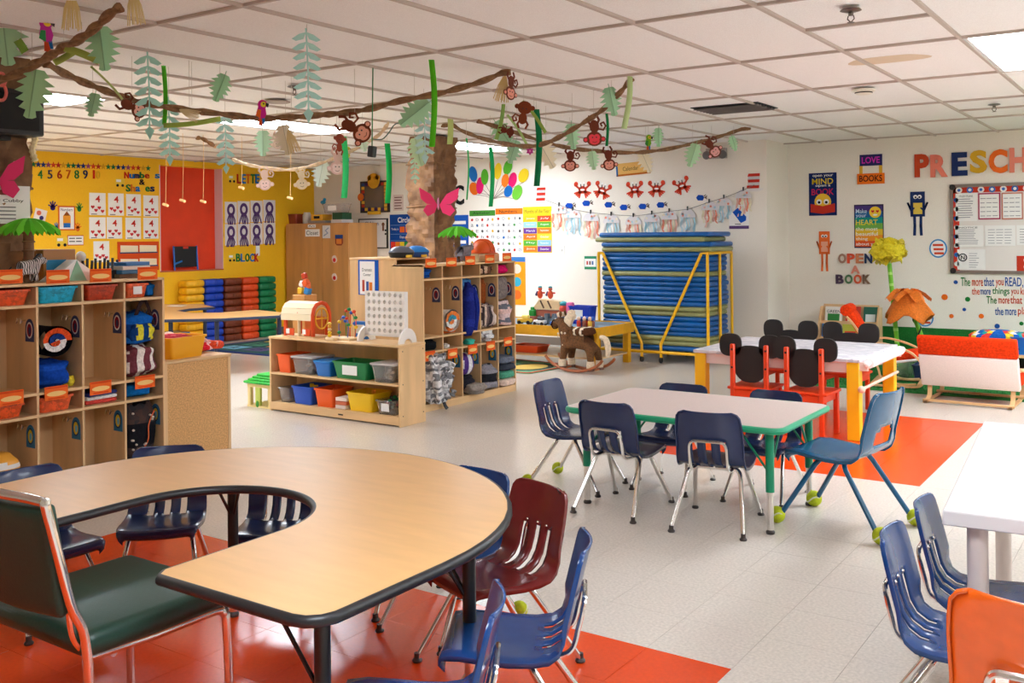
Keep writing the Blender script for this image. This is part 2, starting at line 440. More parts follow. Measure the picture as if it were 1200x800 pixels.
def chair(kind, loc, face, label, group=None, balls=(), sc_=1.0):
    """kind: blue/maroon/teal/orange/navy; face = facing direction; balls = legs (fl, fr, rl, rr) that wear a tennis ball"""
    rz = math.atan2(face[1], face[0])-PI/2
    key = (kind, tuple(balls))
    if key not in CHAIRS:
        cols = {'blue': (14, 62, 122), 'navy': (24, 42, 86), 'maroon': (112, 34, 34), 'teal': (0, 84, 126), 'orange': (232, 96, 20)}
        sm = mat('chair_shell_'+kind, cols[kind], .27, kind='noise', scale=30, amt=.06, spec=.5, coat=.2)
        lm = CHROME if kind != 'teal' else mat('chair_leg_teal', (0, 84, 124), .3, coat=.3)
        t = thing('school_chair', label, 'chair')
        o = link('seat_shell', chair_mesh('oval' if kind == 'teal' else 'slots', sm), t)
        md = o.modifiers.new('thick', 'SOLIDIFY'); md.thickness = .007; md.offset = -1
        if kind != 'teal':
            w = .088
            br = loft([(w, -.052, .28), (w, -.125, .284), (w, -.165, .305), (w, -.182, .36), (w*.98, -.193, .405), (w*.82, -.199, .428), (w*.5, -.2, .432), (0, -.2, .432)])
            br = br+[Vector((-p.x, p.y, p.z)) for p in br[::-1][1:]]
            part('back_brace', MB().tube(br, .0075, 8), lm, t)
            for rx in (-.055, 0, .055): part('rivet', MB().ell((rx, -.174-(.004 if rx == 0 else 0), .44), (.006, .006, .006), 8, 5), CHROME, t)
        for n, (s, fr) in {'fl': (-1, 1), 'fr': (1, 1), 'rl': (-1, 0), 'rr': (1, 0)}.items():
            pts = leg_path(s, fr)
            lg = part('leg', MB().tube(loft(pts[:4])+[pts[4]], .0105, 10), lm, t)
            f = Vector(pts[4])
            if n in balls: part('tennis_ball', MB().m(TB).ell((f.x, f.y, .034), (.034, .034, .034), 14, 10).m(TBL).tube([(f.x+.0335*math.cos(a), f.y+.03*math.sin(a), .034+.014*math.sin(2*a)) for a in [2*PI*k/16 for k in range(16)]], .003, 4, True), TB, lg)
            else: part('foot_glide', MB().lathe([(.016, 0), (.018, .006), (.011, .014), (.011, .03)], 10, (f.x, f.y, 0)), mat('glide', (70, 62, 58), .45, .4), lg)
        CHAIRS[key] = t; t.location = (*loc, 0); t.rotation_euler = (0, 0, rz)
    else: t = dup(CHAIRS[key], (*loc, 0), rz)
    t.scale = (sc_,)*3
    tag(t, label, 'chair', group)
    return t
GR = 'small blue chairs at the green-edged table'
chair('navy', (-2.90, 4.87), (1, .03), 'navy plastic chair with tennis-ball feet at the end of the green-edged table', GR, ('rl', 'rr'), 1.03)
chair('navy', (-2.455, 4.60), (0, 1), 'navy plastic chair seen from behind, beside the one at the green table end', GR, (), 1.03)
chair('navy', (-1.93, 4.60), (-.17, 1), 'navy plastic chair seen from behind, next to the teal chair', GR, (), 1.03)
chair('navy', (-2.44, 5.16), (.05, -1), 'navy plastic chair tucked under the green table toward the rocking horse', GR, (), .97)
chair('navy', (-1.90, 5.19), (0, -1), 'navy plastic chair tucked under the green table toward the black-eared chairs', GR, (), .97)
chair('teal', (-1.40, 4.92), (-1, .16), 'teal plastic chair with painted legs on four tennis balls', None, ('fl', 'fr', 'rl', 'rr'), 1.2)
KG = 'small chairs around the wood-look horseshoe table'
chair('navy', (-3.60, 2.08), (1, -.1), 'dark blue chair beside the green office chair under the horseshoe table', KG, (), .95)
chair('navy', (-3.46, 2.5), (.72, -.7), 'dark blue chair at the horseshoe table, second from the green office chair', KG, (), .97)
chair('navy', (-3.06, 2.74), (.55, -.83), 'dark blue chair framed by the horseshoe table inner curve, by the table leg', KG, (), .9)
chair('blue', (-2.68, 2.93), (.05, -1), 'blue chair nearly hidden behind the horseshoe table far curve', KG, (), .93)
chair('blue', (-2.26, 2.86), (-.1, -1), 'blue chair beside the maroon one, back just above the tabletop', KG, ('rl',), .95)
chair('maroon', (-1.93, 2.70), (-.34, -.94), 'glossy maroon plastic chair pulled up to the horseshoe table')
chair('blue', (-1.58, 2.29), (-.86, -.5), 'bright blue chair beside the maroon chair with one tennis-ball foot', None, ('rr',), 1.02)
chair('blue', (-1.53, 1.79), (-.84, -.54), 'blue chair at the horseshoe table, in front of the bright blue one', None, (), 1.02)
WG = 'chairs at the white table'
chair('blue', (-.52, 2.99), (1, .05), 'blue slotted chair with back to the open floor, nearer the orange chair', WG)
chair('blue', (-.51, 3.37), (1, .05), 'blue slotted chair under the white table beside a white leg', WG)
chair('orange', (-.24, 2.51), (.06, 1), 'orange plastic chair seen from behind at the white table', None, (), 1.18)
chair('blue', (.02, 3.68), (-1, 0), 'blue chair across the white table with only its chrome frame showing', WG)

# ------------------------------------------------------------------ adult chair
t = thing('office_chair', 'dark green vinyl stacking chair with chrome frame at the horseshoe table', 'chair', (-2.48, 1.60, 0), 0)
GV = mat('green_vinyl', (20, 58, 46), .42, kind='noise', scale=160, amt=.12, bump=.06, spec=.5)
mb = MB().box(0, .02, .432, .49, .46, .07, .032, seg=4)
part('seat', mb, GV, t, 'dark green padded vinyl seat', ang=70)
rows = []
for k in range(9):
    z = .52+.28*k/8; rows.append([(x, -.235-.05*(z-.5)/.3*1.0-.03*(1-(x/.22)**2)*.8, z) for x in [-.22+.44*j/10 for j in range(11)]])
o = part('backrest', MB().grid(rows), GV, t, 'dark green padded vinyl backrest'); md = o.modifiers.new('pad', 'SOLIDIFY'); md.thickness = .045; md.offset = 0
md = o.modifiers.new('b', 'BEVEL'); md.width = .014; md.segments = 3
back = loft([(-.235, -.19, .0), (-.235, -.20, .42), (-.237, -.245, .56), (-.235, -.3, .79), (-.21, -.306, .815), (0, -.34, .822), (.21, -.306, .815), (.235, -.3, .79), (.237, -.245, .56), (.235, -.20, .42), (.235, -.19, 0)])
part('back_frame', MB().tube(back, .0125, 10), CHROME, t)
for s in (-1, 1):
    part('leg', MB().tube(loft([(s*.225, -.2, .405), (s*.225, 0, .395), (s*.225, .19, .395), (s*.226, .222, .38), (s*.228, .232, .34), (s*.235, .24, 0)]), .0125, 10), CHROME, t)
part('crossbar', MB().tube([(-.225, -.12, .39), (.225, -.12, .39)], .011).tube([(-.225, .15, .385), (.225, .15, .385)], .011), CHROME, t)
for s in (-1, 1): part('support_tab', MB().tube(loft([(s*.21, -.18, .4), (s*.212, -.222, .46), (s*.216, -.236, .54)]), .009, 8), CHROME, t)

# ------------------------------------------------------------------ horseshoe table
def horseshoe(name, label, loc, rz, W, D, iw, idp, z, top, edge, legm, legs, chrome=True, taper=0):
    t = thing(name, label, 'table', loc, rz)
    n = 28; out = []; r = W/2
    cy = D-r
    out += [(r-.07+.07*math.sin(q*PI/12), .07-.07*math.cos(q*PI/12)) for q in range(7)]
    for k in range(n+1):
        a = PI*k/n; out.append((r*math.cos(a), cy+r*math.sin(a)))
    out += [(-r+.07-.07*math.cos(q*PI/12), .07-.07*math.sin(q*PI/12)) for q in range(7)]
    inn = [(-iw-.02, 0), (-iw, .03)]
    icy = idp-iw
    for k in range(n+1):
        a = PI-PI*k/n; inn.append((iw*math.cos(a), icy+iw*math.sin(a)))
    inn += [(iw, .03), (iw+.02, 0)]
    def strip(mb, off, z0, z1):
        # quads between outer and inner outline
        no = len(out); ni = len(inn)
        O = [out[i] for i in range(no)]; I = inn[::-1]
        m = 110
        def sample(P, m):
            L = [0]
            for a, b in zip(P, P[1:]): L.append(L[-1]+math.dist(a, b))
            res = []
            for k in range(m+1):
                s = L[-1]*k/m; j = max(0, min(len(P)-2, next((q for q in range(len(L)-1) if L[q+1] >= s-1e-9), len(P)-2)))
                f = (s-L[j])/max(1e-9, L[j+1]-L[j]); res.append((P[j][0]+(P[j+1][0]-P[j][0])*f, P[j][1]+(P[j+1][1]-P[j][1])*f))
            return res
        A, B = sample(O, m), sample(I, m)
        ctr = Vector((0, cy))
        vt = [[mb.bm.verts.new((*p, zz)) for p in q] for zz in (z0, z1) for q in (A, B)]
        a0, b0, a1, b1 = vt
        for k in range(m):
            mb._f([a1[k], a1[k+1], b1[k+1], b1[k]]); mb._f([a0[k+1], a0[k], b0[k], b0[k+1]])
            mb._f([a0[k], a0[k+1], a1[k+1], a1[k]]); mb._f([b0[k+1], b0[k], b1[k], b1[k+1]])
        mb._f([a0[0], a1[0], b1[0], b0[0]]); mb._f([a1[m], a0[m], b0[m], b1[m]])
        return A, B
    mb = MB(); A, B = strip(mb, 0, z-.028, z-.0005); part('tabletop', mb, top, t)
    loop = [(x, y, z-.0145) for x, y in A+B[::-1]]
    em = MB(); em.tube(loop, .0145, 10, True); part('edge_band', em, edge, t)
    for (x, y) in legs:
        lg = part('leg', MB().tube([(x, y, z-.03), (x, y, .2 if chrome else .012)], .02, 12), legm, t)
        if chrome:
            part('leg_insert', MB().tube([(x, y, .21), (x, y, .02)], .0155, 12), CHROME, lg)
            part('foot_glide', MB().lathe([(.018, 0), (.02, .01), (.012, .022)], 12, (x, y, 0)), mat('glide', (70, 62, 58), .45, .4), lg)
        ang = math.atan2(cy*.6-y, -x)
        part('brace', MB().tube([(x, y, z-.24), (x+.13*math.cos(ang+.5), y+.13*math.sin(ang+.5), z-.03)], .006, 6).tube([(x, y, z-.24), (x+.13*math.cos(ang-.5), y+.13*math.sin(ang-.5), z-.03)], .006, 6), legm, lg)
    return t
LAM = mat('maple_laminate', (222, 172, 110), .36, kind='noise', scale=5, amt=.05, stretch=(1, 5, 1), spec=.5)
EDGE = mat('black_edge_band', (34, 34, 36), .4)
horseshoe('horseshoe_table', 'large wood-look horseshoe activity table with black edge', (-2.455, 1.51, 0), 0, 1.78, 1.35, .33, .74, .61, LAM, EDGE, mat('black_leg', (26, 26, 28), .4), [(.79, .12), (-.74, .10), (.72, .78), (-.55, .97)])

# ------------------------------------------------------------------ green-edged table
x0, x1, y0, y1, z = -2.75, -1.56, 4.47, 5.26, .525
t = thing('activity_table', 'grey rectangular activity table with green edge and green legs', 'table', ((x0+x1)/2, (y0+y1)/2, 0))
a, b = (x1-x0)/2, (y1-y0)/2
GL = mat('green_leg', (10, 140, 100), .35); GRY = mat('grey_laminate', (208, 188, 180), .35, kind='noise', scale=220, amt=.1)
part('tabletop', MB().prism(rpoly(-a+.004, -b+.004, a-.004, b-.004, .06, 6), z-.028, z), GRY, t)
part('edge_band', MB().tube([(x, y, z-.016) for x, y in rpoly(-a+.006, -b+.006, a-.006, b-.006, .06, 6)], .0165, 8, True), mat('green_edge', (16, 158, 112), .4), t)
for sx in (-1, 1):
    for sy in (-1, 1):
        x, y = sx*(a-.09), sy*(b-.1)
        lg = part('leg', MB().tube([(x, y, z-.03), (x, y, .2)], .021, 12), GL, t)
        part('leg_insert', MB().tube([(x, y, .21), (x, y, .02)], .0165, 12), CHROME, lg)
        part('foot_glide', MB().lathe([(.02, 0), (.022, .01), (.012, .024)], 12, (x, y, 0)), mat('glide', (70, 62, 58), .45, .4), lg)
        part('brace', MB().tube([(x, y, z-.24), (x-sx*.16, y, z-.03)], .006, 6).tube([(x, y, z-.24), (x, y-sy*.16, z-.03)], .006, 6), GL, lg)

# ------------------------------------------------------------------ white table
t = thing('white_table', 'plain white table with round legs beside the orange chair', 'table', (0, 0, 0))
WT_ = mat('white_laminate', (240, 238, 238), .3); WL = mat('white_leg', (228, 214, 206), .4)
zt = .6
nl = gz(1104, 598, zt); fl_ = gz(1150, 500, zt)
xw0, xw1, yw0, yw1 = -.62, .1, nl.y, 4.75
t.location = (nl.x, yw0, 0); t.rotation_euler = (0, 0, math.atan2(nl.x-fl_.x, fl_.y-nl.y))
part('tabletop', MB().box((xw1-xw0)/2, (yw1-yw0)/2, zt-.022, xw1-xw0, yw1-yw0, .044, .004), WT_, t)
for sx in (0, 1):
    for sy in (0, 1):
        x, y = (.09 if sx == 0 else xw1-xw0-.09), (.08 if sy == 0 else yw1-yw0-.3)
        part('leg', MB().tube([(x, y, zt-.044), (x, y, 0)], .03, 16), WL, t)

# ------------------------------------------------------------------ white-topped art table with yellow legs
x0, x1, y0, y1, z = -3.08, -1.85, 6.90, 7.98, .565
t = thing('art_table', 'white paper-covered art table with thick yellow legs', 'table', ((x0+x1)/2, (y0+y1)/2, 0))
a, b = (x1-x0)/2, (y1-y0)/2
PRT = mat('printed_table_paper', (236, 230, 232), .4, kind='voronoi', scale=16, rgb2=(190, 188, 196), stretch=(1, 2.2, 1))
WPK = mat('white_apron', (240, 224, 218), .5); YLG = mat('yellow_paint', (248, 190, 14), .4)
part('tabletop', MB().box(0, 0, z-.012, 2*a, 2*b, .024, .003), PRT, t)
part('apron', MB().b(-a+.04, -b+.03, z-.1, a-.04, -b+.05, z-.024).b(-a+.04, b-.05, z-.1, a-.04, b-.03, z-.024).b(-a+.04, -b+.05, z-.1, -a+.06, b-.05, z-.024).b(a-.06, -b+.05, z-.1, a-.04, b-.05, z-.024), WPK, t)
for sx in (-1, 1):
    for sy in (-1, 1):
        part('leg', MB().box(sx*(a-.05), sy*(b-.05), (z-.024)/2, .085, .085, z-.024, .004), YLG, t)
part('paper_roll', MB().m(WHITEP).tube([(a+.05, -b+.06, z-.03), (a+.05, b-.14, z-.03)], .034, 16).m(WPK).tube([(a+.05, -b-.0, z-.03), (a+.05, b-.08, z-.03)], .014, 10).ell((a+.05, -b-.01, z-.03), (.024, .024, .024)).ell((a+.05, b-.07, z-.03), (.024, .024, .024)), WHITEP, t, 'white paper roll on its dowel')
part('roll_bracket', MB().box(a+.02, -b+.03, z-.05, .06, .02, .06, .003).box(a+.02, b-.11, z-.05, .06, .02, .06, .003), WPK, t)
part('tension_dowel', MB().tube([(a+.02, -b-.03, z-.2), (a+.02, b-.1, z-.2)], .011, 10).ell((a+.02, -b-.03, z-.2), (.026, .026, .026)), mat('dowel', (226, 190, 168), .5), t)

# ------------------------------------------------------------------ red chairs with black rounded-lobe backs
RED = mat('red_orange_paint', (226, 66, 16), .38)
def ear_chair(loc, rz, label, group):
    t = thing('lobed_back_chair', label, 'chair', loc, rz, group)
    # local: faces +y, back posts at y=-.13
    for s in (-1, 1):
        p = part('leg', MB().box(s*.125, -.13, .315, .034, .03, .63, .006), RED, t)
        part('bolt', MB().lathe([(.008, 0), (.008, .004)], 8, (s*.125, -.146, .59), Matrix.Rotation(PI/2, 3, 'X')).lathe([(.008, 0), (.008, .004)], 8, (s*.125, -.146, .46), Matrix.Rotation(PI/2, 3, 'X')), BLACK, p)
        part('leg', MB().box(s*.14, .13, .15, .036, .036, .3, .006), RED, t)
        part('side_rail', MB().box(s*.132, 0, .275, .022, .25, .05, .004), RED, t)
    part('seat', MB().box(0, .015, .31, .33, .32, .022, .008, seg=2), RED, t)
    part('rear_rail', MB().box(0, -.13, .27, .22, .02, .055, .004), RED, t)
    M = Matrix.Rotation(PI/2, 4, 'X')
    mb = MB(); T = Matrix.Translation((0, -.105, 0)) @ M
    mb.prism([(math.copysign(.125*abs(math.cos(a))**.8, math.cos(a)), .485+.135*math.copysign(abs(math.sin(a))**(.55 if math.sin(a) > 0 else 1), math.sin(a))) for a in [2*PI*k/32 for k in range(32)]], -.009, .009, T)
    part('backrest', mb, mat('chalkboard_black', (26, 24, 24), .6), t, 'black painted backrest')
    for s in (-1, 1):
        mb = MB(); mb.prism([(s*.148+.083*math.copysign(abs(math.cos(a))**.72, math.cos(a)), .62+.083*math.copysign(abs(math.sin(a))**.72, math.sin(a))) for a in [2*PI*k/28 for k in range(28)]], -.009, .009, T)
        part('backrest_lobe', mb, mat('chalkboard_black', (26, 24, 24), .6), t)
    return t
EG = 'red chairs with black lobed backs at the art table'
YN = 6.86
e1 = ear_chair(((gY(861, 440, YN).x+gY(894, 440, YN).x)/2, YN+.13, 0), .04, 'red chair with black lobed back, left of its twin before the art table', EG)
e1['label'] = 'red chair with black lobed back, near side of art table by the rest mats'
xx = (gY(924, 440, YN).x+gY(963, 440, YN).x)/2
dup(e1, (xx, YN+.12, 0), -.04, 'red chair with black lobed back, near side of art table by the paper roll', EG)
YN2 = 8.2
dup(e1, ((gY(912, 386, YN2).x+gY(944, 386, YN2).x)/2, YN2-.13, 0), PI+.02, 'red chair with black lobed back, wall side of art table by the rest mats', EG)
dup(e1, ((gY(979, 388, YN2).x+gY(1015, 388, YN2).x)/2, YN2-.13, 0), PI-.05, 'red chair with black lobed back, wall side of art table by the paper roll', EG)
# ================================================================== storage along the divider line
def bin_mb(w, d, h, t=.004, k=.86, rim=.008):
    """open tapered tray, base centred at the origin"""
    mb = MB()
    def ring(ww, dd, z): return [mb.bm.verts.new((x, y, z)) for x, y in rpoly(-ww/2, -dd/2, ww/2, dd/2, min(ww, dd)*.09, 3)]
    rs = [ring(w*k, d*k, 0), ring(w, d, h-.012), ring(w+2*rim, d+2*rim, h-.012), ring(w+2*rim, d+2*rim, h), ring(w-2*t, d-2*t, h), ring(w*k-2*t, d*k-2*t, t)]
    for A, B in zip(rs, rs[1:]):
        n = len(A)
        for i in range(n): mb._f([A[i], A[(i+1) % n], B[(i+1) % n], B[i]])
    mb._f(rs[0][::-1]); mb._f(rs[-1]); return mb
def storage_bin(label, loc, size, col, rz=0, group=None, slot=False, lid=None, clear=False, weave=False, card=None, cat='bin', name='storage_bin'):
    w, d, h = size
    t = thing(name, label, cat, loc, rz, group)
    if clear: m = mat('clear_plastic', (246, 246, 250), .12, trans=.93, spec=.5)
    elif weave: m = mat('woven_%d_%d_%d' % col, col, .5, kind='voronoi', scale=70, amt=.25, bump=.5)
    else: m = pl(col)
    part('tray', bin_mb(w, d, h), m, t)
    if slot: part('handle_slot', MB().prism(rpoly(-w*.19, h*.6, w*.19, h*.78, h*.08, 3), 0, .003, Matrix.Translation((0, -d*.47-.003, 0)) @ Matrix.Rotation(PI/2-.06, 4, 'X')), DARK, t)
    if lid: part('lid', MB().box(0, 0, h+.008, w+.02, d+.02, .016, .006), mat('lid_%d_%d_%d' % lid, lid, .35), t)
    if card: part('label_card', MB().box(0, -d*.485-.004, h*.52, w*.42, .002, h*.55).m(WHITEP), WHITEP, t)
    return t
random.seed(3)
def lump_mb(size, mats, seed=1, fold=3, amp=.1, p=.6, stripe='z', seg=26, rings=18, nstr=5):
    rnd = random.Random(seed); mb = MB(); ph = [rnd.uniform(0, 6.28) for _ in range(8)]
    sg = lambda v, e: math.copysign(abs(v)**e, v)
    rg = []
    for i in range(1, rings):
        th = PI*i/rings; row = []
        for k in range(seg):
            a = 2*PI*k/seg
            x, y, z = sg(math.sin(th), p)*sg(math.cos(a), p), sg(math.sin(th), p)*sg(math.sin(a), p), sg(math.cos(th), p)
            q = 1+amp*(math.sin(fold*a+ph[0]+3*z)*.5+math.sin((fold+2)*th*1.3+ph[1]+2*x)*.5+math.sin(5*x+ph[2])*math.sin(6*z+ph[3])*.6)+rnd.uniform(-.02, .02)
            row.append(mb.bm.verts.new((x*size[0]/2*q, y*size[1]/2*q, size[2]/2+z*size[2]/2*q)))
        rg.append(row)
    T = mb.bm.verts.new((0, 0, size[2])); B = mb.bm.verts.new((0, 0, 0))
    for m in mats: mb.m(m)
    def setm(c):
        v = {'z': c.z/size[2], 'x': c.x/size[0]+.5, 'y': c.y/size[1]+.5, 'r': math.hypot(c.x/size[0], c.z/size[2]-.5)*1.4}[stripe]
        mb.mi = int(max(0, v)*nstr) % len(mats)
    for A, C in zip(rg, rg[1:]):
        for k in range(seg):
            setm((A[k].co+C[(k+1) % seg].co)/2); mb._f([A[k], C[k], C[(k+1) % seg], A[(k+1) % seg]])
    for k in range(seg):
        setm(T.co); mb._f([T, rg[0][k], rg[0][(k+1) % seg]]); setm(B.co); mb._f([B, rg[-1][(k+1) % seg], rg[-1][k]])
    for v in mb.bm.verts:
        if v.co.z < 0.002: v.co.z = .002
    return mb
def blanket(label, loc, size, mats, seed=1, rz=0, name='blanket', cat='blanket', **kw):
    if abs(loc[0]-XF) < .5: size = (min(size[0], .27), min(size[1], .245/(1+1.2*kw.get('amp', .1))), size[2])
    return single(name, label, cat, lump_mb(size, mats, seed, **kw), None, loc, rz, ang=60)
def roll(label, loc, L, r, mats, rz=0, name='rolled_blanket', axis_front=True):
    """a rolled-up blanket lying with its spiral end toward the front (-y)"""
    t = thing(name, label, 'blanket', loc, rz)
    mb = MB(); n = 26; prof = []
    body = []
    for i in range(5):
        y = -L/2+L*i/4; body.append([(r*(1+.05*math.sin(3*a+i))*math.cos(a), y, r+r*.86*(1+.04*math.sin(2*a+i))*math.sin(a)) for a in [2*PI*k/n for k in range(n+1)]])
    mb.grid(body); part('outer_wrap', mb, mats[0], t)
    sp = MB()
    for k in range(44):
        a0, a1 = k*.36, (k+1)*.36; r0, r1 = r*(.97-a0/17), r*(.97-a1/17)
        sp.m(mats[1+(k//9) % (len(mats)-1)])
        q = [(r0*math.cos(a0), -L/2-.004*(k % 2), r+r0*.86*math.sin(a0)), (r1*math.cos(a1), -L/2-.004*(k % 2), r+r1*.86*math.sin(a1))]
        r0 -= r*.35; r1 -= r*.35; r0 = max(r0, 0); r1 = max(r1, 0)
        q += [(r1*math.cos(a1), -L/2+.006, r+r1*.86*math.sin(a1)), (r0*math.cos(a0), -L/2+.006, r+r0*.86*math.sin(a0))]
        try: sp._f([sp.bm.verts.new(v) for v in q])
        except Exception: pass
    part('spiral_end', sp, None, t)
    return t
LEV = [(.0, .06), (.475, .49), (.595, .61), (1.075, 1.09), (1.19, 1.206)]
STK1 = [pa((70, 74, 110)), pa((150, 40, 60)), pa((238, 226, 220)), pa((60, 64, 96))]
STK2 = [pa((60, 120, 160)), pa((230, 200, 60)), pa((40, 60, 100)), pa((120, 190, 220))]
def cubby(label, loc, rz, n, pitch, D, stickers_top, stickers_low):
    t = thing('cubby_unit', label, 'cubby', loc, rz); W = n*pitch
    for i, x in enumerate([0, W]): part('side_panel', MB().box(x+(.008 if i == 0 else -.008), D/2, .603, .016, D, 1.206, .002), WOOD, t)
    for i in range(1, n): part('divider', MB().box(i*pitch, D/2+.004, .62, .013, D-.012, 1.13), WOOD, t)
    part('back_panel', MB().b(.016, D-.012, .05, W-.016, D-.004, 1.19), WOOD, t)
    names = ['base', 'shelf', 'shelf', 'shelf', 'top']
    for (z0, z1), nm in zip(LEV, names):
        part(nm, MB().b(0 if nm == 'top' else .016, 0, z0, W if nm == 'top' else W-.016, D-.004, z1, .002 if nm == 'top' else 0), WOODH, t)
    M = Matrix(((0, 0, -1, 0), (1, 0, 0, 0), (0, -1, 0, 0), (0, 0, 0, 1)))
    def sticker(xd, z, pal, nm):
        mb = MB()
        # lies in the y-z plane on the -x face of the panel at xd
        def P(poly, o0, o1): mb.prism(poly, o0, o1, Matrix(((0, 0, -1, xd), (1, 0, 0, 0), (0, 1, 0, 0), (0, 0, 0, 1))))
        w, h = .085, .125
        mb.m(pal[0]); P([(.03+w*.5+w*.5*math.cos(a), z+h*.55+h*.45*math.sin(a)) for a in [PI*k/12 for k in range(13)]]+[(.03, z), (.03+w, z)], .001, .003)
        mb.m(pal[2]); P([(.03+w*.5+w*.36*math.cos(a), z+h*.5+h*.36*math.sin(a)) for a in [2*PI*k/16 for k in range(16)]], .003, .0036)
        mb.m(pal[1]); P([(.03+w*.5+w*.27*math.cos(a), z+h*.5+h*.29*math.sin(a)) for a in [2*PI*k/16 for k in range(16)]], .0036, .0042)
        mb.m(pal[3]); P([(.03+w*.45+w*.13*math.cos(a), z+h*.48+h*.17*math.sin(a)) for a in [2*PI*k/12 for k in range(12)]], .0042, .0048)
        part('arch_sticker', mb, None, t)
    def hook(xd, z):
        for hy in (.12, .16): part('hook', MB().tube([(xd, hy, z), (xd-.02, hy-.005, z), (xd-.034, hy-.01, z-.014), (xd-.03, hy-.012, z+.012)], .004, 6), CHROME, t)
    for i in range(1, n+1):
        xd = i*pitch-(.0068 if i < n else .0162)
        hook(xd, 1.0); hook(xd, .42)
        if i in stickers_top: sticker(xd, .885, STK1, i)
        if i in stickers_low: sticker(xd, .305, STK2, i)
    return t
XF = -5.15; PIT = .267
CA0 = 3.745-5*PIT
cubA = cubby('tall birch cubby unit in front of the brown paper tree trunk with a poster', (XF, CA0, 0), PI/2, 5, PIT, .33, (1, 2, 3, 4, 5), (1, 2, 3, 4, 5))
CB0 = 6.20
PIT2 = (7.54-6.20)/5
cubB = cubby('tall birch cubby unit full of blankets beside the low toy shelf', (XF+.01, CB0, 0), PI/2, 5, PIT2, .33, (1, 2, 3, 4, 5), (2, 3, 4, 5))
def inA(i, z, off=.0, dep=.05, front=XF, base=CA0, pit=PIT): return (front-dep, base+(i+.5)*pit+off, z)
def inB(i, z, off=.0, dep=.05): return inA(i, z, off, dep, XF+.01, CB0, PIT2)
Q = PI/2
# --- cubby A contents
OR, DOR, TQ = (226, 84, 26), (150, 52, 24), (20, 170, 206)
storage_bin('orange woven basket in the cubby below the zebra', inA(1, 1.091, 0, .16), (.2, .27, .085), OR, Q, slot=True, weave=True, name='basket', cat='basket')
storage_bin('turquoise woven basket in the cubby unit top row', inA(2, 1.091, 0, .16), (.22, .27, .09), TQ, Q, slot=True, weave=True, name='basket', cat='basket')
storage_bin('dark orange woven basket beside the turquoise one', inA(3, 1.091, 0, .16), (.19, .27, .088), (190, 62, 26), Q, slot=True, weave=True, name='basket', cat='basket')
storage_bin('orange basket with white tag in cubby corner', inA(4, 1.091, -.035, .15), (.14, .25, .085), (228, 92, 40), Q, card=True, weave=True, name='basket', cat='basket')
blanket('scrunched blue bag in the cubby corner beside an orange basket', inA(4, 1.091, .085, .14), (.16, .07, .085), [fa((30, 110, 190))], 5, 0, 'bag', 'bag')
roll('rolled blanket in orange, white and black stripes in cubby', inA(2, .78, -.02, .15), .26, .098, [fa((24, 24, 28)), fa((226, 84, 40)), fa((238, 232, 228)), fa((30, 60, 130))], Q)
blanket('royal blue fleece under the striped rolled blanket', inA(2, .611, -.01, .17), (.26, .23, .155), [fa((22, 70, 170)), fa((30, 84, 190))], 4, name='fleece')
blanket('small yellow cloth corner beside the blue fleece', inA(2, .611, .09, .1), (.1, .05, .06), [fa((240, 214, 60))], 9, name='cloth', cat='cloth')
t = thing('backpack', 'blue backpack with dark straps stuffed in cubby', 'backpack', inA(4, .8, -.0, .15))
part('body', lump_mb((.24, .23, .2), [fa((24, 96, 182)), fa((20, 60, 130))], 6, stripe='z', nstr=3), None, t, ang=60)
part('strap', MB().tube(loft([(.08, -.03, .15), (.1, .0, .25), (.07, .06, .26), (.11, .085, .12)]), .014, 8, flat=.5), fa((60, 40, 40)), t)
part('pocket', lump_mb((.06, .17, .1), [fa((18, 60, 120)), fa((220, 210, 60))], 3, stripe='y', nstr=4), None, t, ang=60).location = (.1, 0, .03)
blanket('round white blanket with dark print under the blue backpack', inA(4, .611, 0, .15), (.27, .22, .19), [fa((236, 226, 220)), fa((236, 226, 220)), fa((120, 60, 70))], 2, stripe='y', nstr=9, name='printed_blanket')
storage_bin('small orange basket holding a clear bag in lower cubby', inA(1, .491, -.02, .15), (.16, .25, .075), OR, Q, weave=True, name='basket', cat='basket')
storage_bin('orange woven basket in lower cubby below the striped roll', inA(2, .491, -.02, .15), (.19, .26, .085), (228, 90, 40), Q, weave=True, name='basket', cat='basket')
for k, (c, lb) in enumerate([((226, 80, 70), 'red'), ((238, 230, 226), 'white'), ((60, 70, 140), 'navy')]):
    single('folded_cloth', 'folded %s cloth in a small pile in lower cubby' % lb, 'cloth', MB().box(0, 0, .011, .22, .2, .021, .009, seg=2), fa(c), inA(3, .492+.022*k, 0, .15), .05*k)
blanket('blue plush blanket in lower cubby corner', inA(4, .491, -.02, .15), (.24, .2, .085), [fa((16, 110, 190))], 8, name='plush_blanket')
t = thing('backpack', 'black patterned backpack in bottom cubby', 'backpack', inA(4, .061, 0, .15))
part('body', lump_mb((.24, .235, .40), [mat('black_print', (20, 20, 26), .8, kind='voronoi', scale=34, rgb2=(70, 40, 30)), fa((24, 24, 30))], 11, amp=.07, stripe='z', nstr=3), None, t, ang=60)
part('zip', MB().tube(loft([(.118, -.06, .06), (.13, .02, .16), (.128, .03, .26), (.115, .08, .34)]), .004, 6), pl((226, 100, 40)), t)
part('strap', MB().tube(loft([(.05, -.05, .36), (.1, 0, .41), (.05, .06, .36)]), .012, 8), fa((18, 18, 22)), t)
rn = random.Random(4)
for k in range(12): part('white_dot', MB().ell((.118+.012*rn.random(), -.09+.18*rn.random(), .06+.3*rn.random()), (.01, .007, .007), 8, 5), pa((226, 214, 200)), t)
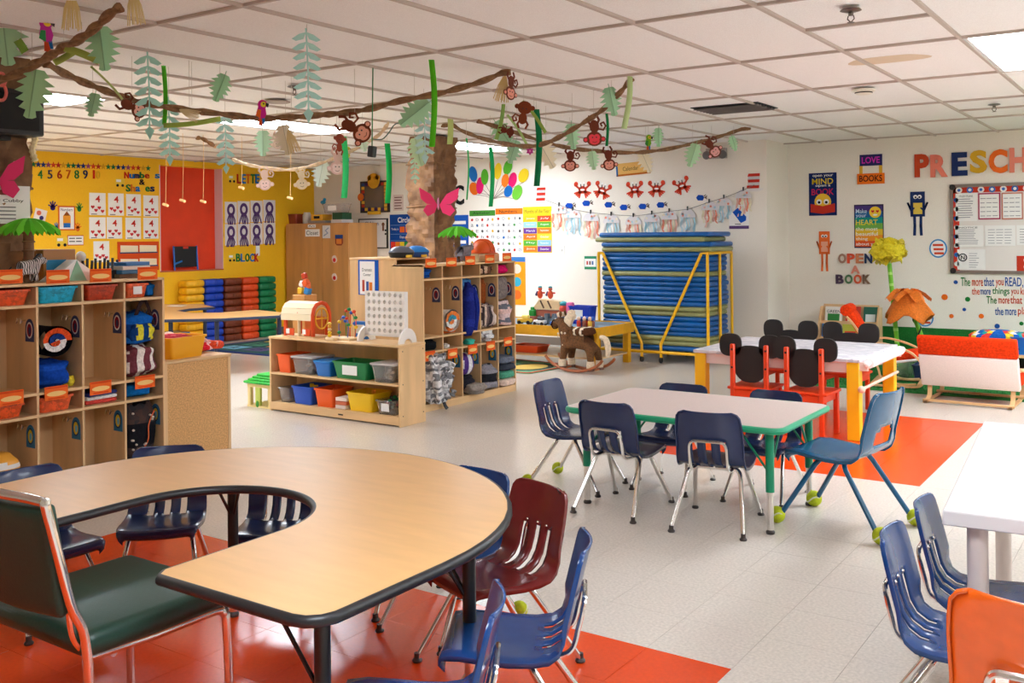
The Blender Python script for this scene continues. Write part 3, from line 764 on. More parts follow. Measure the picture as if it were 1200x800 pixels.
blanket('white and orange pull-up pack in bottom cubby', inA(1, .061, -.03, .12), (.2, .17, .24), [pl((236, 232, 226)), pl((236, 232, 226)), pl((240, 170, 60))], 5, name='diaper_pack', cat='pack', amp=.05)
blanket('small pale cloth left in empty bottom cubby', inA(3, .061, .07, .05), (.09, .1, .04), [fa((170, 190, 190))], 5, name='cloth', cat='cloth')
# --- cubby B contents
blanket('blue knit hat in cubby top corner', inB(0, 1.091, -.03, .14), (.2, .16, .085), [fa((20, 80, 170)), fa((16, 50, 110))], 5, name='hat', cat='hat')
blanket('brown leopard-print scarf in small top cubby', inB(3, 1.091, 0, .14), (.24, .22, .085), [fa((120, 80, 60)), fa((214, 180, 150)), fa((70, 46, 40))], 6, name='scarf', cat='scarf', stripe='y', nstr=11)
blanket('bright pink knit hat in small top cubby', inB(4, 1.091, 0, .14), (.22, .19, .08), [fa((226, 24, 110))], 7, name='hat', cat='hat')
roll('striped towel with orange, white and teal bands in cubby', inB(1, .611, 0, .15), .27, .11, [fa((236, 226, 216)), fa((240, 130, 60)), fa((240, 236, 228)), fa((60, 160, 190))], Q, name='striped_towel')
blanket('folded orange towel under the striped towel', inB(1, .611, .03, .10), (.1, .18, .05), [fa((236, 120, 50))], 3, name='towel', cat='towel')
t = thing('jacket', 'long blue jacket hanging from the middle cubby', 'jacket', inB(2, .57, -.05, .02))
part('body', lump_mb((.12, .12, .46), [fa((30, 40, 120)), fa((36, 50, 140))], 4, amp=.08), None, t, ang=60)
part('hood', lump_mb((.13, .15, .2), [fa((70, 130, 190))], 7), None, t, ang=60).location = (-.06, .02, .3)
part('sleeve', MB().tube(loft([(.02, .05, .42), (.05, .07, .25), (.03, .06, .05)]), .03, 8), fa((30, 44, 130)), t)
blanket('pale yellow and pink blanket behind the blue jacket', inB(2, .611, .05, .13), (.2, .14, .24), [fa((238, 216, 120)), fa((236, 170, 170))], 4, name='soft_blanket')
blanket('teal sock bundle at the hem of blue jacket', inB(2, .491, .0, .04), (.08, .1, .05), [fa((60, 180, 160))], 5, name='sock_bundle', cat='socks')
blanket('brown fleece jacket hanging in cubby', inB(3, .83, -.04, .1), (.12, .11, .23), [fa((140, 70, 30))], 3, name='fleece_jacket', cat='jacket')
blanket('black and white patterned blanket bundle in cubby', inB(3, .611, .01, .12), (.28, .24, .22), [fa((210, 190, 180)), fa((70, 60, 64)), fa((226, 206, 190)), fa((120, 100, 100))], 8, name='patterned_blanket', stripe='y', nstr=14, amp=.14)
blanket('white and grey fuzzy blanket stuffed in small lower cubby', inB(3, .491, -.01, .13), (.28, .22, .105), [fa((230, 230, 232)), fa((130, 130, 136))], 9, name='fuzzy_blanket', stripe='x', nstr=16, amp=.15)
blanket('grey speckled round pillow in cubby by the wall', inB(4, .85, 0, .1), (.12, .2, .22), [mat('speckle_grey', (150, 140, 136), .9, kind='noise', scale=50, rgb2=(100, 92, 92))], 2, name='pillow', cat='pillow', amp=.03)
blanket('pink and grey blanket bundle in cubby end', inB(4, .611, 0, .12), (.26, .23, .23), [fa((230, 196, 190)), fa((110, 112, 124)), fa((226, 200, 200)), fa((90, 96, 110))], 12, name='pink_grey_blanket', stripe='z', nstr=7, amp=.13)
blanket('black shoe bag in small lower cubby', inB(0, .491, 0, .13), (.22, .2, .09), [fa((26, 26, 30))], 3, name='shoe_bag', cat='bag')
blanket('single small white shoe in lower cubby', inB(1, .491, -.06, .06), (.1, .05, .04), [fa((230, 224, 220))], 3, name='shoe', cat='shoe')
t = thing('plush_throw', 'big grey and white ruffled throw spilling from cubby', 'blanket', inB(0, .061, .01, .06))
part('bundle', lump_mb((.34, .25, .40), [fa((226, 224, 224)), fa((120, 120, 124)), fa((180, 178, 180))], 15, stripe='z', nstr=23, amp=.16, fold=7, seg=40, rings=28), None, t, ang=60)
rn = random.Random(2)
for k in range(14):
    a = rn.uniform(-1, 1); c = Vector((.13+.05*rn.random(), .1*a, .06+.32*rn.random())); rr = rn.uniform(.02, .036)
    part('ruffle', MB().tube([c+Vector((.014*math.sin(3*b), rr*math.cos(b), rr*math.sin(b))) for b in [2*PI*q/12 for q in range(12)]], .011, 6, True), fa((214, 212, 214) if k % 2 else (150, 150, 154)), t)
single('cloth_tail', 'dark grey cloth trailing below the ruffled throw', 'cloth', MB().tube(loft([(0, 0, .12), (.02, .01, .07), (.03, .02, .03), (.045, .03, .005)]), [.02]*19, 8, flat=.4), fa((70, 70, 74)), inB(0, .0, .06, -.02))
blanket('purple and white soccer-ball pillow in bottom cubby', inB(2, .22, 0, .1), (.16, .2, .2), [fa((234, 232, 238)), fa((90, 60, 140)), fa((234, 232, 238))], 9, name='ball_pillow', cat='pillow', stripe='y', nstr=7, p=.9, amp=.02)
blanket('dark bag under the soccer-ball pillow', inB(2, .061, 0, .14), (.22, .2, .16), [fa((40, 38, 46))], 10, name='dark_bag', cat='bag')
blanket('taupe cloth spilling from bottom cubby', inB(2, .061, .03, .0), (.14, .22, .09), [fa((150, 140, 132))], 10, name='taupe_cloth', cat='cloth')
blanket('grey backpack with black straps in bottom cubby', inB(3, .061, 0, .1), (.26, .23, .22), [fa((140, 138, 146)), fa((150, 148, 158)), fa((40, 40, 46))], 13, name='grey_backpack', cat='backpack')
for k, (c, lb) in enumerate([((232, 206, 190), 'cream'), ((90, 170, 140), 'green'), ((60, 64, 76), 'charcoal'), ((110, 116, 132), 'slate')]):
    blanket('folded %s blanket in the bottom cubby pile by wall end' % lb, inB(4, .061+.068*k, .008*(-1)**k, .1), (.27, .24, .075), [fa(c)], 20+k, amp=.05, name='folded_blanket')
# --- orange name cards
def name_card(p, w, h, label, group):
    mb = MB().m(pa((246, 110, 40))).box(0, 0, 0, .003, w, h)
    MM = Matrix(((0, 0, 1, 0), (1, 0, 0, 0), (0, 1, 0, 0), (0, 0, 0, 1)))
    mb.m(pa((252, 206, 130))).prism([(w*.42*math.cos(a), -h*.06+h*.19*math.sin(a)) for a in [2*PI*k/14 for k in range(14)]], .0016, .0022, MM).m(pa((224, 76, 30))).box(.002, 0, h*.40, .001, w*.94, h*.12).box(.002, 0, -h*.38, .001, w*.7, h*.1)
    return single('name_card', label, 'name card', mb, None, p, 0, group)
for px, py, nb in ((12, 324, 'orange basket below the zebra'), (68, 324, 'turquoise basket'), (118, 322.5, 'dark orange basket'), (173, 320, 'basket with white tag')): name_card(gX(px, py, XF+.004), .135, .075, 'orange name card on the cubby edge above the '+nb, 'orange cards on left cubby top edge')
for px, py, nb in ((13, 466, 'small orange basket with clear bag'), (66, 460, 'orange basket below the striped roll'), (118, 454, 'pile of folded cloths'), (170, 447, 'blue plush blanket')): name_card(gX(px, py, XF+.008), .135, .075, 'orange name card hung over the '+nb, 'orange cards on left cubby shelf')
for px, py, nb in ((505, 308, 'blue knit hat'), (529, 307, 'empty top cubby nearer the blue hat'), (551, 305, 'empty top cubby nearer the scarf'), (574, 303, 'leopard-print scarf'), (594, 301, 'bright pink hat')): name_card(gX(px, py, XF+.016), .14, .075, 'orange name card on cubby edge above the '+nb, 'orange cards on right cubby top edge')
for px, py, nb in ((504, 417, 'big ruffled throw'), (530.5, 414, 'empty bottom cubby'), (554, 409, 'soccer-ball pillow'), (575, 405, 'grey backpack'), (595.5, 400, 'folded blanket pile')): name_card(gX(px, py, XF+.02), .13, .08, 'orange name card above the '+nb, 'orange cards on right cubby shelf')

# ------------------------------------------------------------------ pressed-wood cabinet beside cubby A
y0 = 3.76; y1 = gX(270, 470, XF-.03).y; zc = gX(268, 414, XF-.03).z
t = thing('toy_cabinet', 'low birch cabinet with corkboard back beside the left cubby unit', 'cabinet', (XF-.03, y0, 0), PI/2)
W = y1-y0; D = .42
part('back_panel', MB().b(.02, 0, .03, W-.02, .006, zc-.02), mat('corkboard', (214, 164, 106), .8, kind='noise', scale=110, amt=.25, bump=.1), t)
part('frame', MB().b(0, -.004, 0, .02, D, zc-.016), WOOD, t); part('frame', MB().b(W-.02, -.004, 0, W, D, zc-.016), WOOD, t)
part('top', MB().b(-.004, -.01, zc-.018, W+.006, D+.01, zc, .003), WOODH, t)
part('base', MB().b(.02, 0, 0, W-.02, D, .03), WOODH, t)
part('shelf', MB().b(.02, .02, zc*.5, W-.02, D, zc*.5+.014), WOODH, t)
p = gX(213, 420, XF-.13); storage_bin('yellow toy bin on top of the corkboard cabinet', (XF-.19, p.y, zc), (.3, .24, .135), (246, 172, 16), Q+.12, name='toy_bin')
t = thing('rag_doll', 'soft rag doll in pink and red lying behind the yellow bin', 'doll', (XF-.3, p.y+.2, zc))
part('body', lump_mb((.16, .28, .07), [fa((226, 40, 60)), fa((244, 190, 190)), fa((236, 120, 60))], 4, stripe='y', nstr=5), None, t, ang=60)
part('head', MB().ell((-.03, -.15, .1), (.05, .055, .05), 14, 10), fa((240, 200, 180)), t)
part('arm', MB().tube(loft([(.02, -.05, .06), (.06, .02, .09), (.02, .1, .06), (.06, .17, .04)]), .024, 8), fa((240, 180, 180)), t)
part('leg', MB().tube(loft([(0, .08, .05), (.05, .16, .04), (.0, .24, .03)]), .028, 8), fa((226, 80, 50)), t)
blanket('pink toy cloth heaped inside the yellow bin', (XF-.2, p.y, zc+.03), (.2, .26, .11), [fa((170, 40, 50)), fa((226, 90, 100))], 8, name='toy_cloth', cat='cloth')

# ------------------------------------------------------------------ low toy shelf
SX0, SX1, SY, SD, SZ = -6.33, -4.89, 5.62, .30, .618
t = thing('toy_shelf', 'low two-tier birch toy shelf with plastic bins', 'shelf', (SX0, SY, 0)); W = SX1-SX0
part('side_panel', MB().b(0, 0, 0, .02, SD, SZ-.018, .002), WOOD, t)
sp = part('side_panel', MB().b(W-.02, 0, 0, W, SD, SZ-.018, .002), WOOD, t)
for yy in (.03, SD-.03):
    for zz in (.08, .32, .57): part('screw', MB().lathe([(.005, 0), (.005, .002)], 8, (W, yy, zz), Matrix.Rotation(PI/2, 3, 'Y')), mat('screw_grey', (90, 80, 70), .5), sp)
part('top', MB().b(-.004, -.004, SZ-.018, W+.004, SD, SZ, .003), WOODH, t)
part('shelf', MB().b(.02, 0, .305, W-.02, SD-.01, .321), WOODH, t)
part('base', MB().b(.02, 0, .012, W-.02, SD-.01, .075), WOODH, t)
part('back_panel', MB().b(.02, SD-.01, .05, W-.02, SD-.002, SZ-.018), WOOD, t)
part('name_plate', MB().b(W*.55, -.003, .035, W*.55+.05, 0, .045), mat('plate_dark', (60, 50, 44), .5), t)
def sxw(pa_, pb_): a_ = gY(pa_, 440, SY+.03).x; b_ = gY(pb_, 440, SY+.03).x; return (a_+b_)/2, b_-a_
def shelf_bin(label, a_, b_, z, h, col, d=.24, **kw):
    x, w = sxw(a_, b_); return storage_bin(label, (x, SY+.02+d/2, z), (max(w-.012, .06), d, h), col, 0, **kw)
Z2, Z1 = .322, .076
shelf_bin('orange bin at the end of the toy shelf upper tier', 325, 341, Z2, .15, (236, 90, 24))
shelf_bin('clear box of beige blocks with grey lid on the upper tier', 342.5, 368, Z2, .13, (0, 0, 0), clear=True, lid=(190, 186, 186))
shelf_bin('blue box with blue lid on the upper tier', 369, 388, Z2, .11, (20, 110, 196), lid=(30, 130, 210))
shelf_bin('long green bin with white label card on the upper tier', 390, 432, Z2, .135, (16, 130, 70), card=True)
shelf_bin('clear box of pale wood blocks with lid on the upper tier', 435, 463, Z2, .13, (0, 0, 0), clear=True, lid=(206, 200, 198))
shelf_bin('clear box at the end of the toy shelf lower tier', 327, 340, Z1, .12, (0, 0, 0), clear=True, d=.25)
shelf_bin('blue tray bin on the lower tier', 342, 366, Z1, .145, (16, 78, 190))
shelf_bin('orange tray bin on the lower tier', 368.5, 391, Z1, .145, (240, 92, 16))
shelf_bin('yellow tray bin on the lower tier', 406, 437, Z1, .145, (246, 200, 14))
shelf_bin('clear box of dark toy bricks on the lower tier', 440.5, 463.5, Z1, .11, (0, 0, 0), clear=True, card=True)
x, w = sxw(392.5, 404.5)
for k in range(3): single('card_box', 'thin white and red card game box in a small pile on lower tier', 'box', MB().box(0, 0, .015, w, .16, .028, .002), pa((238, 220, 210) if k != 1 else (216, 120, 90)), (x, SY+.11, Z1+.031*k), .05*k, 'card game boxes')
rn = random.Random(9)
def bits(label, name, cat, a_, b_, z, h, cols, n=16, s=.02, group=None, d=.19):
    x, w = sxw(a_, b_)
    for k in range(n):
        c = cols[k % len(cols)]
        single(name, label, cat, MB().box(0, 0, 0, s*rn.uniform(1, 1.8), s*rn.uniform(.8, 1.3), s, .003), pl(c), (x+(rn.random()-.5)*(w-.07), SY+.03+.02+rn.random()*d, z+rn.random()*h), rn.random()*3, group or label)
bits('pale wooden block inside clear lidded box', 'wood_block', 'block', 437, 461, Z2+.02, .07, [(232, 206, 170), (220, 190, 150)], 22, .024)
bits('beige block inside grey-lidded clear box', 'toy_block', 'block', 346, 366, Z2+.02, .06, [(214, 180, 150), (190, 140, 110)], 14, .024)
bits('small toy brick in black, green or red in clear box', 'toy_brick', 'toy brick', 443, 462, Z1+.03, .1, [(30, 30, 34), (20, 120, 60), (40, 40, 46), (200, 40, 40)], 24, .022)
bits('orange wooden block in the yellow tray bin', 'orange_block', 'block', 409, 435, Z1+.06, .09, [(226, 110, 30), (240, 150, 40)], 12, .026)
bits('blue and yellow plastic tile in blue tray bin', 'plastic_tile', 'tile', 345, 364, Z1+.06, .08, [(240, 206, 40), (30, 120, 200)], 10, .026)
bits('orange toy piece in orange tray bin', 'toy_piece', 'toy', 371, 389, Z1+.05, .07, [(236, 100, 30)], 8, .026)
# --- toy barn
p = gY(352, 396, SY+.1)
t = thing('toy_barn', 'toy barn with curved cream roof and red walls on toy shelf', 'toy barn', (gY(357, 396, SY+.13).x, SY+.15, SZ), .06)
BR = pl((224, 76, 26)); CR = pl((244, 226, 190)); bw, bd = .34, .2
for s in (-1, 1): part('post', MB().box(s*(bw/2-.02), -bd/2+.015, .07, .03, .02, .14, .002), BR, t); part('post', MB().box(s*(bw/2-.02), bd/2-.015, .07, .03, .02, .14, .002), BR, t)
part('base', MB().box(0, 0, .005, bw, bd, .01), WOODP, t)
part('post', MB().tube([(0, -bd/2+.015, .01), (0, -bd/2+.015, .15)], .014, 10), WOODP, t)
for s, c in ((-.7, BR), (.62, BR)):
    d_ = part('door', MB().box(s*bw/2*.8+.02, -bd/2-.002, .045, .07, .008, .06, .002), c, t)
    part('window', MB().box(s*bw/2*.8-.01, -bd/2-.008, .05, .035, .003, .04), WHITEP, d_)
arc = [(bd/2*1.02, .14), (bd/2*1.0, .19), (bd/2*.86, .235), (bd/2*.55, .27), (0, .285)]
full = arc+[(-y, z) for y, z in arc[::-1][1:]]
rf = MB()
for (ya, za), (yb, zb) in zip(full, full[1:]): rf.grid([[(-bw/2-.01, ya, za), (bw/2-.02, ya, za)], [(-bw/2-.01, yb, zb), (bw/2-.02, yb, zb)]])
ro = part('roof', rf, CR, t, smooth=False); md = ro.modifiers.new('t', 'SOLIDIFY'); md.thickness = .008
part('roof_window', MB().prism([(.05*math.cos(a), .05*math.sin(a)) for a in [PI*k/12 for k in range(13)]], 0, .006, Matrix.Translation((.0, -bd/2*.99, .195)) @ Matrix.Rotation(PI/2-.35, 4, 'X')), pl((40, 80, 150)), ro)
part('roof_window', MB().prism([(.0, .0)]+[(.046*math.cos(a), .046*math.sin(a)) for a in [PI*.35+PI*.3*k/6 for k in range(7)]], .006, .008, Matrix.Translation((.0, -bd/2*.99, .195)) @ Matrix.Rotation(PI/2-.35, 4, 'X')), pl((230, 90, 40)), ro)
ga = [(y, z, 0) for y, z in full]
go = part('gable_arch', MB().tube([(bw/2-.005, y, z) for y, z in [(bd/2*.98, .02)]+full+[(-bd/2*.98, .02)]], .017, 8, flat=.8), BR, t)
part('gable_wheel', MB().tube([(bw/2+.0, .075*math.cos(a), .155+.085*math.sin(a)) for a in [2*PI*k/20 for k in range(20)]], .007, 6, True).tube([(bw/2, -.07, .155), (bw/2, .07, .155)], .006, 6).tube([(bw/2, 0, .08), (bw/2, 0, .23)], .006, 6), pl((240, 180, 40)), t)
part('inner_wall', MB().box(.04, .06, .09, .22, .006, .15), pl((226, 120, 60)), t)
for k in range(6): part('fence_slat', MB().box(.03+.016*k, -bd/2+.03, .04, .009, .006, .06), WOODP, t)
# --- giant four-in-a-row
w_, h_ = .385, .335; nc, nr = 7, 6
px_ = gY(452, 400, SY+.15)
t = thing('four_in_a_row_game', 'white four-in-a-row game board with round holes on toy shelf', 'board game', (px_.x+.0, SY+.16, SZ), .0)
mb = MB(); cw, ch = w_/nc, h_/nr; n = 16
for i in range(nc):
    for j in range(nr):
        cx_, cz_ = -w_/2+(i+.5)*cw, .06+(j+.5)*ch; rr = min(cw, ch)*.31
        for y, fl_p in ((-.02, 0), (.02, 1)):
            ci = [mb.bm.verts.new((cx_+rr*math.cos(2*PI*k/n), y, cz_+rr*math.sin(2*PI*k/n))) for k in range(n)]
            sq = []
            for k in range(n):
                a = 2*PI*k/n; c_, s_ = math.cos(a), math.sin(a); m_ = max(abs(c_), abs(s_)); sq.append(mb.bm.verts.new((cx_+cw/2*c_/m_, y, cz_+ch/2*s_/m_)))
            for k in range(n):
                q = [ci[k], ci[(k+1) % n], sq[(k+1) % n], sq[k]]; mb._f(q if fl_p else q[::-1])
            if fl_p == 0: keep = ci
        for k in range(n): mb._f([keep[k], keep[(k+1) % n], ci[(k+1) % n], ci[k]])
mb.b(-w_/2-.012, -.021, .06, -w_/2, .021, .06+h_).b(w_/2, -.021, .06, w_/2+.012, .021, .06+h_).b(-w_/2-.012, -.013, .045, w_/2+.012, .013, .06)
part('board', mb, pl((240, 234, 228)), t, smooth=False)
for s in (-1, 1):
    pr = [(.1*math.cos(a), .115*math.sin(a)) for a in [PI*k/16 for k in range(17)]]+[(-.045*math.cos(PI*k/8), .035*math.sin(PI*k/8)) for k in range(9)]
    part('foot', MB().prism(pr, -.009, .009, Matrix.Translation((s*(w_/2+.022), 0, 0)) @ Matrix.Rotation(PI/2, 4, 'Z') @ Matrix.Rotation(PI/2, 4, 'X')), pl((240, 234, 228)), t)
part('release_bar', MB().tube([(-w_/2-.02, -.02, .05), (w_/2+.02, -.02, .05)], .007, 8), pl((226, 220, 214)), t)
# --- bead maze
bx = gY(401, 396, SY+.1).x
t = thing('bead_maze', 'bead maze with bent wires and coloured wooden beads on shelf', 'toy', (bx+.03, SY+.12, SZ))
part('base', MB().box(0, 0, .01, .2, .13, .02, .005), WOODP, t)
WC = [(30, 140, 70), (240, 190, 30), (40, 90, 190), (226, 70, 30)]
paths = [[(-.08, 0, .02), (-.08, 0, .14), (-.03, .02, .18), (.02, 0, .12), (.03, -.02, .02)], [(0, .04, .02), (.01, .04, .2), (.06, .03, .22), (.085, .02, .12), (.08, .01, .02)], [(-.05, .05, .02), (-.06, .05, .2), (-.02, .05, .24), (.03, .05, .18), (.05, .05, .02)]]
for k, q in enumerate(paths):
    pts = loft(q); wr = part('wire', MB().tube(pts, .0035, 6), pl(WC[(k+2) % 4]), t)
    for m_ in range(5): part('bead', MB().ell(pts[2+m_*4+k], (.016, .016, .014), 10, 7), pl(WC[(m_+k) % 4]), wr)
t = thing('bead_post', 'yellow bead post on a small wooden foot beside the bead maze', 'toy', (bx-.05, SY+.03, SZ))
part('foot', MB().box(0, 0, .012, .1, .05, .024, .004), WOODP, t)
for k, c in enumerate([(246, 200, 40), (246, 200, 40), (232, 190, 130), (240, 170, 30), (246, 210, 90)]): part('bead', MB().ell((-.02, 0, .036+.024*k), (.017, .017, .013), 10, 7), pl(c), t)
single('toy_roof_block', 'blue and white box of small toys behind the bead maze', 'box', MB().m(pl((30, 110, 190))).box(0, 0, .07, .13, .05, .14, .004).m(WHITEP).box(0, -.027, .08, .09, .002, .07), None, (bx+.09, SY+.24, SZ))
# --- little house with green roof
hx0, hx1 = gz(283, 477, 0).x, SX0-.02
t = thing('toy_house', 'small wooden play house with green shingle roof', 'toy house', ((hx0+hx1)/2, SY+.16, 0)); w_ = hx1-hx0; d_ = .26
HM = pl((232, 206, 140)); hz = .2
for s in (-1, 1):
    for s2 in (-1, 1): part('post', MB().box(s*(w_/2-.02), s2*(d_/2-.02), hz/2, .035, .035, hz, .003), HM, t)
part('post', MB().box(-.02, -d_/2+.015, hz/2, .06, .025, hz, .003), pl((190, 200, 90)), t)
part('beam', MB().box(0, -d_/2+.015, hz-.015, w_, .028, .03), HM, t); part('beam', MB().box(0, d_/2-.015, hz-.015, w_, .028, .03), HM, t)
part('floor_panel', MB().box(0, 0, .008, w_, d_, .016), HM, t)
part('leaf_print', MB().ell((-.02, -d_/2-.0, .03), (.02, .006, .03), 10, 6), pl((60, 150, 50)), t)
gr = mat('green_roof', (40, 176, 60), .5, kind='noise', scale=60, amt=.25, bump=.4)
rows = []
for k in range(4):
    f = 1-.16*k; z = hz+.012+k*.018
    rows.append(part('roof_course', MB().box(-.0, 0, z, (w_+.05)*f, (d_+.05)*f, .022, .008), gr, t))
# ------------------------------------------------------------------ dress-up cabinet behind cubby B
DX0, DX1, DY = gY(411, 400, 6.27).x, XF-.345, 6.27
dz = gY(430, 302, DY).z
t = thing('dress_up_cabinet', 'birch cabinet end with blue-backed dramatic centre sign', 'cabinet', (DX0, DY, 0)); W = DX1-DX0; D = .45
part('end_panel', MB().b(0, 0, 0, W, .016, dz-.018), WOOD, t)
part('end_panel', MB().b(0, D-.016, 0, W, D, dz-.018), WOOD, t)
part('back_panel', MB().b(0, .016, 0, .01, D-.016, dz-.018), WOOD, t)
part('top', MB().b(-.004, -.006, dz-.018, W+.004, D+.006, dz, .003), WOODH, t)
for z in (.05, .45, .85): part('shelf', MB().b(.01, .016, z, W, D-.016, z+.016), WOODH, t)
a, b = gY(420, 303.5, DY), gY(444, 346, DY)
t = thing('centre_sign', 'white dramatic center sign on blue paper taped to cabinet', 'sign', ((a.x+b.x)/2, DY-.002, (a.z+b.z)/2), rot=(PI/2, 0, 0)); w, h = b.x-a.x, a.z-b.z
part('blue_backing', MB().rect(-w/2, -h/2, w/2, h/2, 0, .002), pa((24, 90, 190)), t)
part('white_sheet', MB().rect(-w*.42, -h*.48, w*.32, h*.44, .002, .003), WHITEP, t)
mb = MB(); put_text(mb, 'Dramatic', -w*.3, h*.16, w*.2, h*.25, .0035); put_text(mb, 'Center', -w*.24, h*.03, w*.14, h*.11, .0035); part('lettering', mb, INK, t)
mb = MB().m(pa((190, 80, 60))).rect(-w*.3, -h*.4, -w*.18, -h*.08, .003, .0035).m(pa((60, 90, 160))).rect(-w*.1, -h*.4, w*.02, -h*.12, .003, .0035).m(pa((226, 130, 50))).rect(.04*w, -h*.38, w*.2, -h*.14, .003, .0035); part('picture', mb, None, t)
for (pa_, pb_, c, lb, seed) in ((421, 451, (96, 100, 116), 'grey', 1), (457.5, 489, (40, 130, 214), 'blue', 2)):
    a, b = gd(pa_, 292, 7.9), gd(pb_, 292, 7.9)
    L = (b-a).length; c0 = (a+b)/2
    t = thing('toy_iron', 'rounded %s plastic toy iron on the dress-up cabinet' % lb, 'toy', (max(DX0+.12, min(c0.x, DX1-.02)), DY+.10+.2*(seed-1), dz), YAW)
    part('shell', MB().lathe([(.001, .10), (.03, .098), (.06, .085), (.085, .06), (.09, .045)], 20, M=Matrix.Diagonal((1.25, .8, 1))), pl(c, .3), t)
    part('base', MB().lathe([(.07, 0), (.08, .005), (.088, .04), (.088, .046)], 20, M=Matrix.Diagonal((1.25, .8, 1))), BLACK if seed == 1 else pl((24, 70, 140)), t)
    part('foot', MB().box(.07, -.05, .012, .05, .03, .024, .004), pl((236, 196, 60)), t)
# ================================================================== rest mats on a yellow cart
CYF, CYB = 9.97, 10.65
YEL = mat('cart_yellow', (250, 190, 20), .35)
def cp(px, py, Y=CYF): return gY(px, py, Y)
cxl, cxr = cp(702, 350).x, cp(829.5, 350).x
t = thing('mat_cart', 'yellow tubular cart holding the stack of rest mats', 'cart', ((cxl+cxr)/2, (CYF+CYB)/2, 0)); O = Vector(t.location)
def L(p): return Vector(p)-O
ztop = cp(702, 296.5).z; zb = cp(776, 413).z
TUB = .017
def bar(nm, pts): part(nm, MB().tube([L(p) for p in pts], TUB, 10), YEL, t)
def V(x, y, z): return (x, y, z)
for Y in (CYF, CYB):
    bar('bottom_rail', [V(cxl, Y, zb), V(cxr, Y, zb)])
for x in (cxl, cxr): bar('side_rail', [V(x, CYF, zb), V(x, CYB, zb)])
xa0, xa1 = cp(706.5, 297).x, cp(752, 402).x; zl = cp(752, 402).z
xb0, xb1 = cp(822, 297).x, cp(774.5, 402).x
wheels = []
for Y in (CYF, CYB):
    bar('brace_bar', [V(cxl, Y, ztop), V(xa0, Y, ztop), V(xa1, Y, zl), V(xa1, Y, .06)])
    bar('brace_bar', [V(cxr, Y, ztop), V(xb0, Y, ztop), V(xb1, Y, zl), V(xb1, Y, .06)])
    wheels += [(xa1, Y), (xb1, Y)]
for x in (cxl, cxr):
    for k, Y in enumerate((CYF, (CYF+CYB)/2, CYB)): bar('upright', [V(x, Y, zb), V(x, Y, ztop)])
    bar('top_rail', [V(x, CYF, ztop), V(x, CYB, ztop)])
for x, Y in wheels:
    w = part('caster', MB().lathe([(.03, -.012), (.034, -.008), (.034, .008), (.03, .012)], 14, L((x, Y, .034)), Matrix.Rotation(PI/2, 3, 'Y')), DARK, t)
seq = 'b277 g283 b289 g295.5 b301 b307 b312 b317.5 g323.5 b329.5 b335 b341 b346 b352 b357 g362.5 g368 b373.5 b379.5 b385 b390.5 g396 g401.5 b407'.split()
MBL = mat('mat_blue_vinyl', (2, 92, 168), .35, kind='noise', scale=6, amt=.15, bump=.12)
MGR = mat('mat_green_vinyl', (150, 152, 98), .4, kind='noise', scale=6, amt=.12, bump=.12)
zs0, zs1 = zb+.02, cp(760, 272).z; nm_ = len(seq); th = (zs1-zs0)/nm_
mw, md_ = cxr-cxl-.06, CYB-CYF-.05
def mat_mesh(m, sd):
    mb = MB(); mb.box(0, 0, 0, mw, md_, th*.98, th*.42, seg=3)
    return mb.data('rest_mat', m, True, 70)
meshes = {'b': mat_mesh(MBL, 1), 'g': mat_mesh(MGR, 2)}
rn = random.Random(5)
for k, s in enumerate(seq[::-1]):
    j = nm_-1-k
    o = link('rest_mat', meshes[s[0]]); top_ = j < 4
    o.location = ((cxl+cxr)/2+rn.uniform(-.012, .012)+((0, -.03, .03, .03)[j] if top_ else 0), (CYF+CYB)/2+rn.uniform(-.01, .01)+(-.02 if top_ else 0), zs0+th*(k+.5))
    o.rotation_euler = (0, 0, rn.uniform(-.008, .008)); o.scale = (1.06 if top_ else 1, 1, 1)
    tag(o, '%s vinyl rest mat, %s from the top of the cart stack' % ('blue' if s[0] == 'b' else 'olive green', ORD[j]), 'mat', 'stacked rest mats')

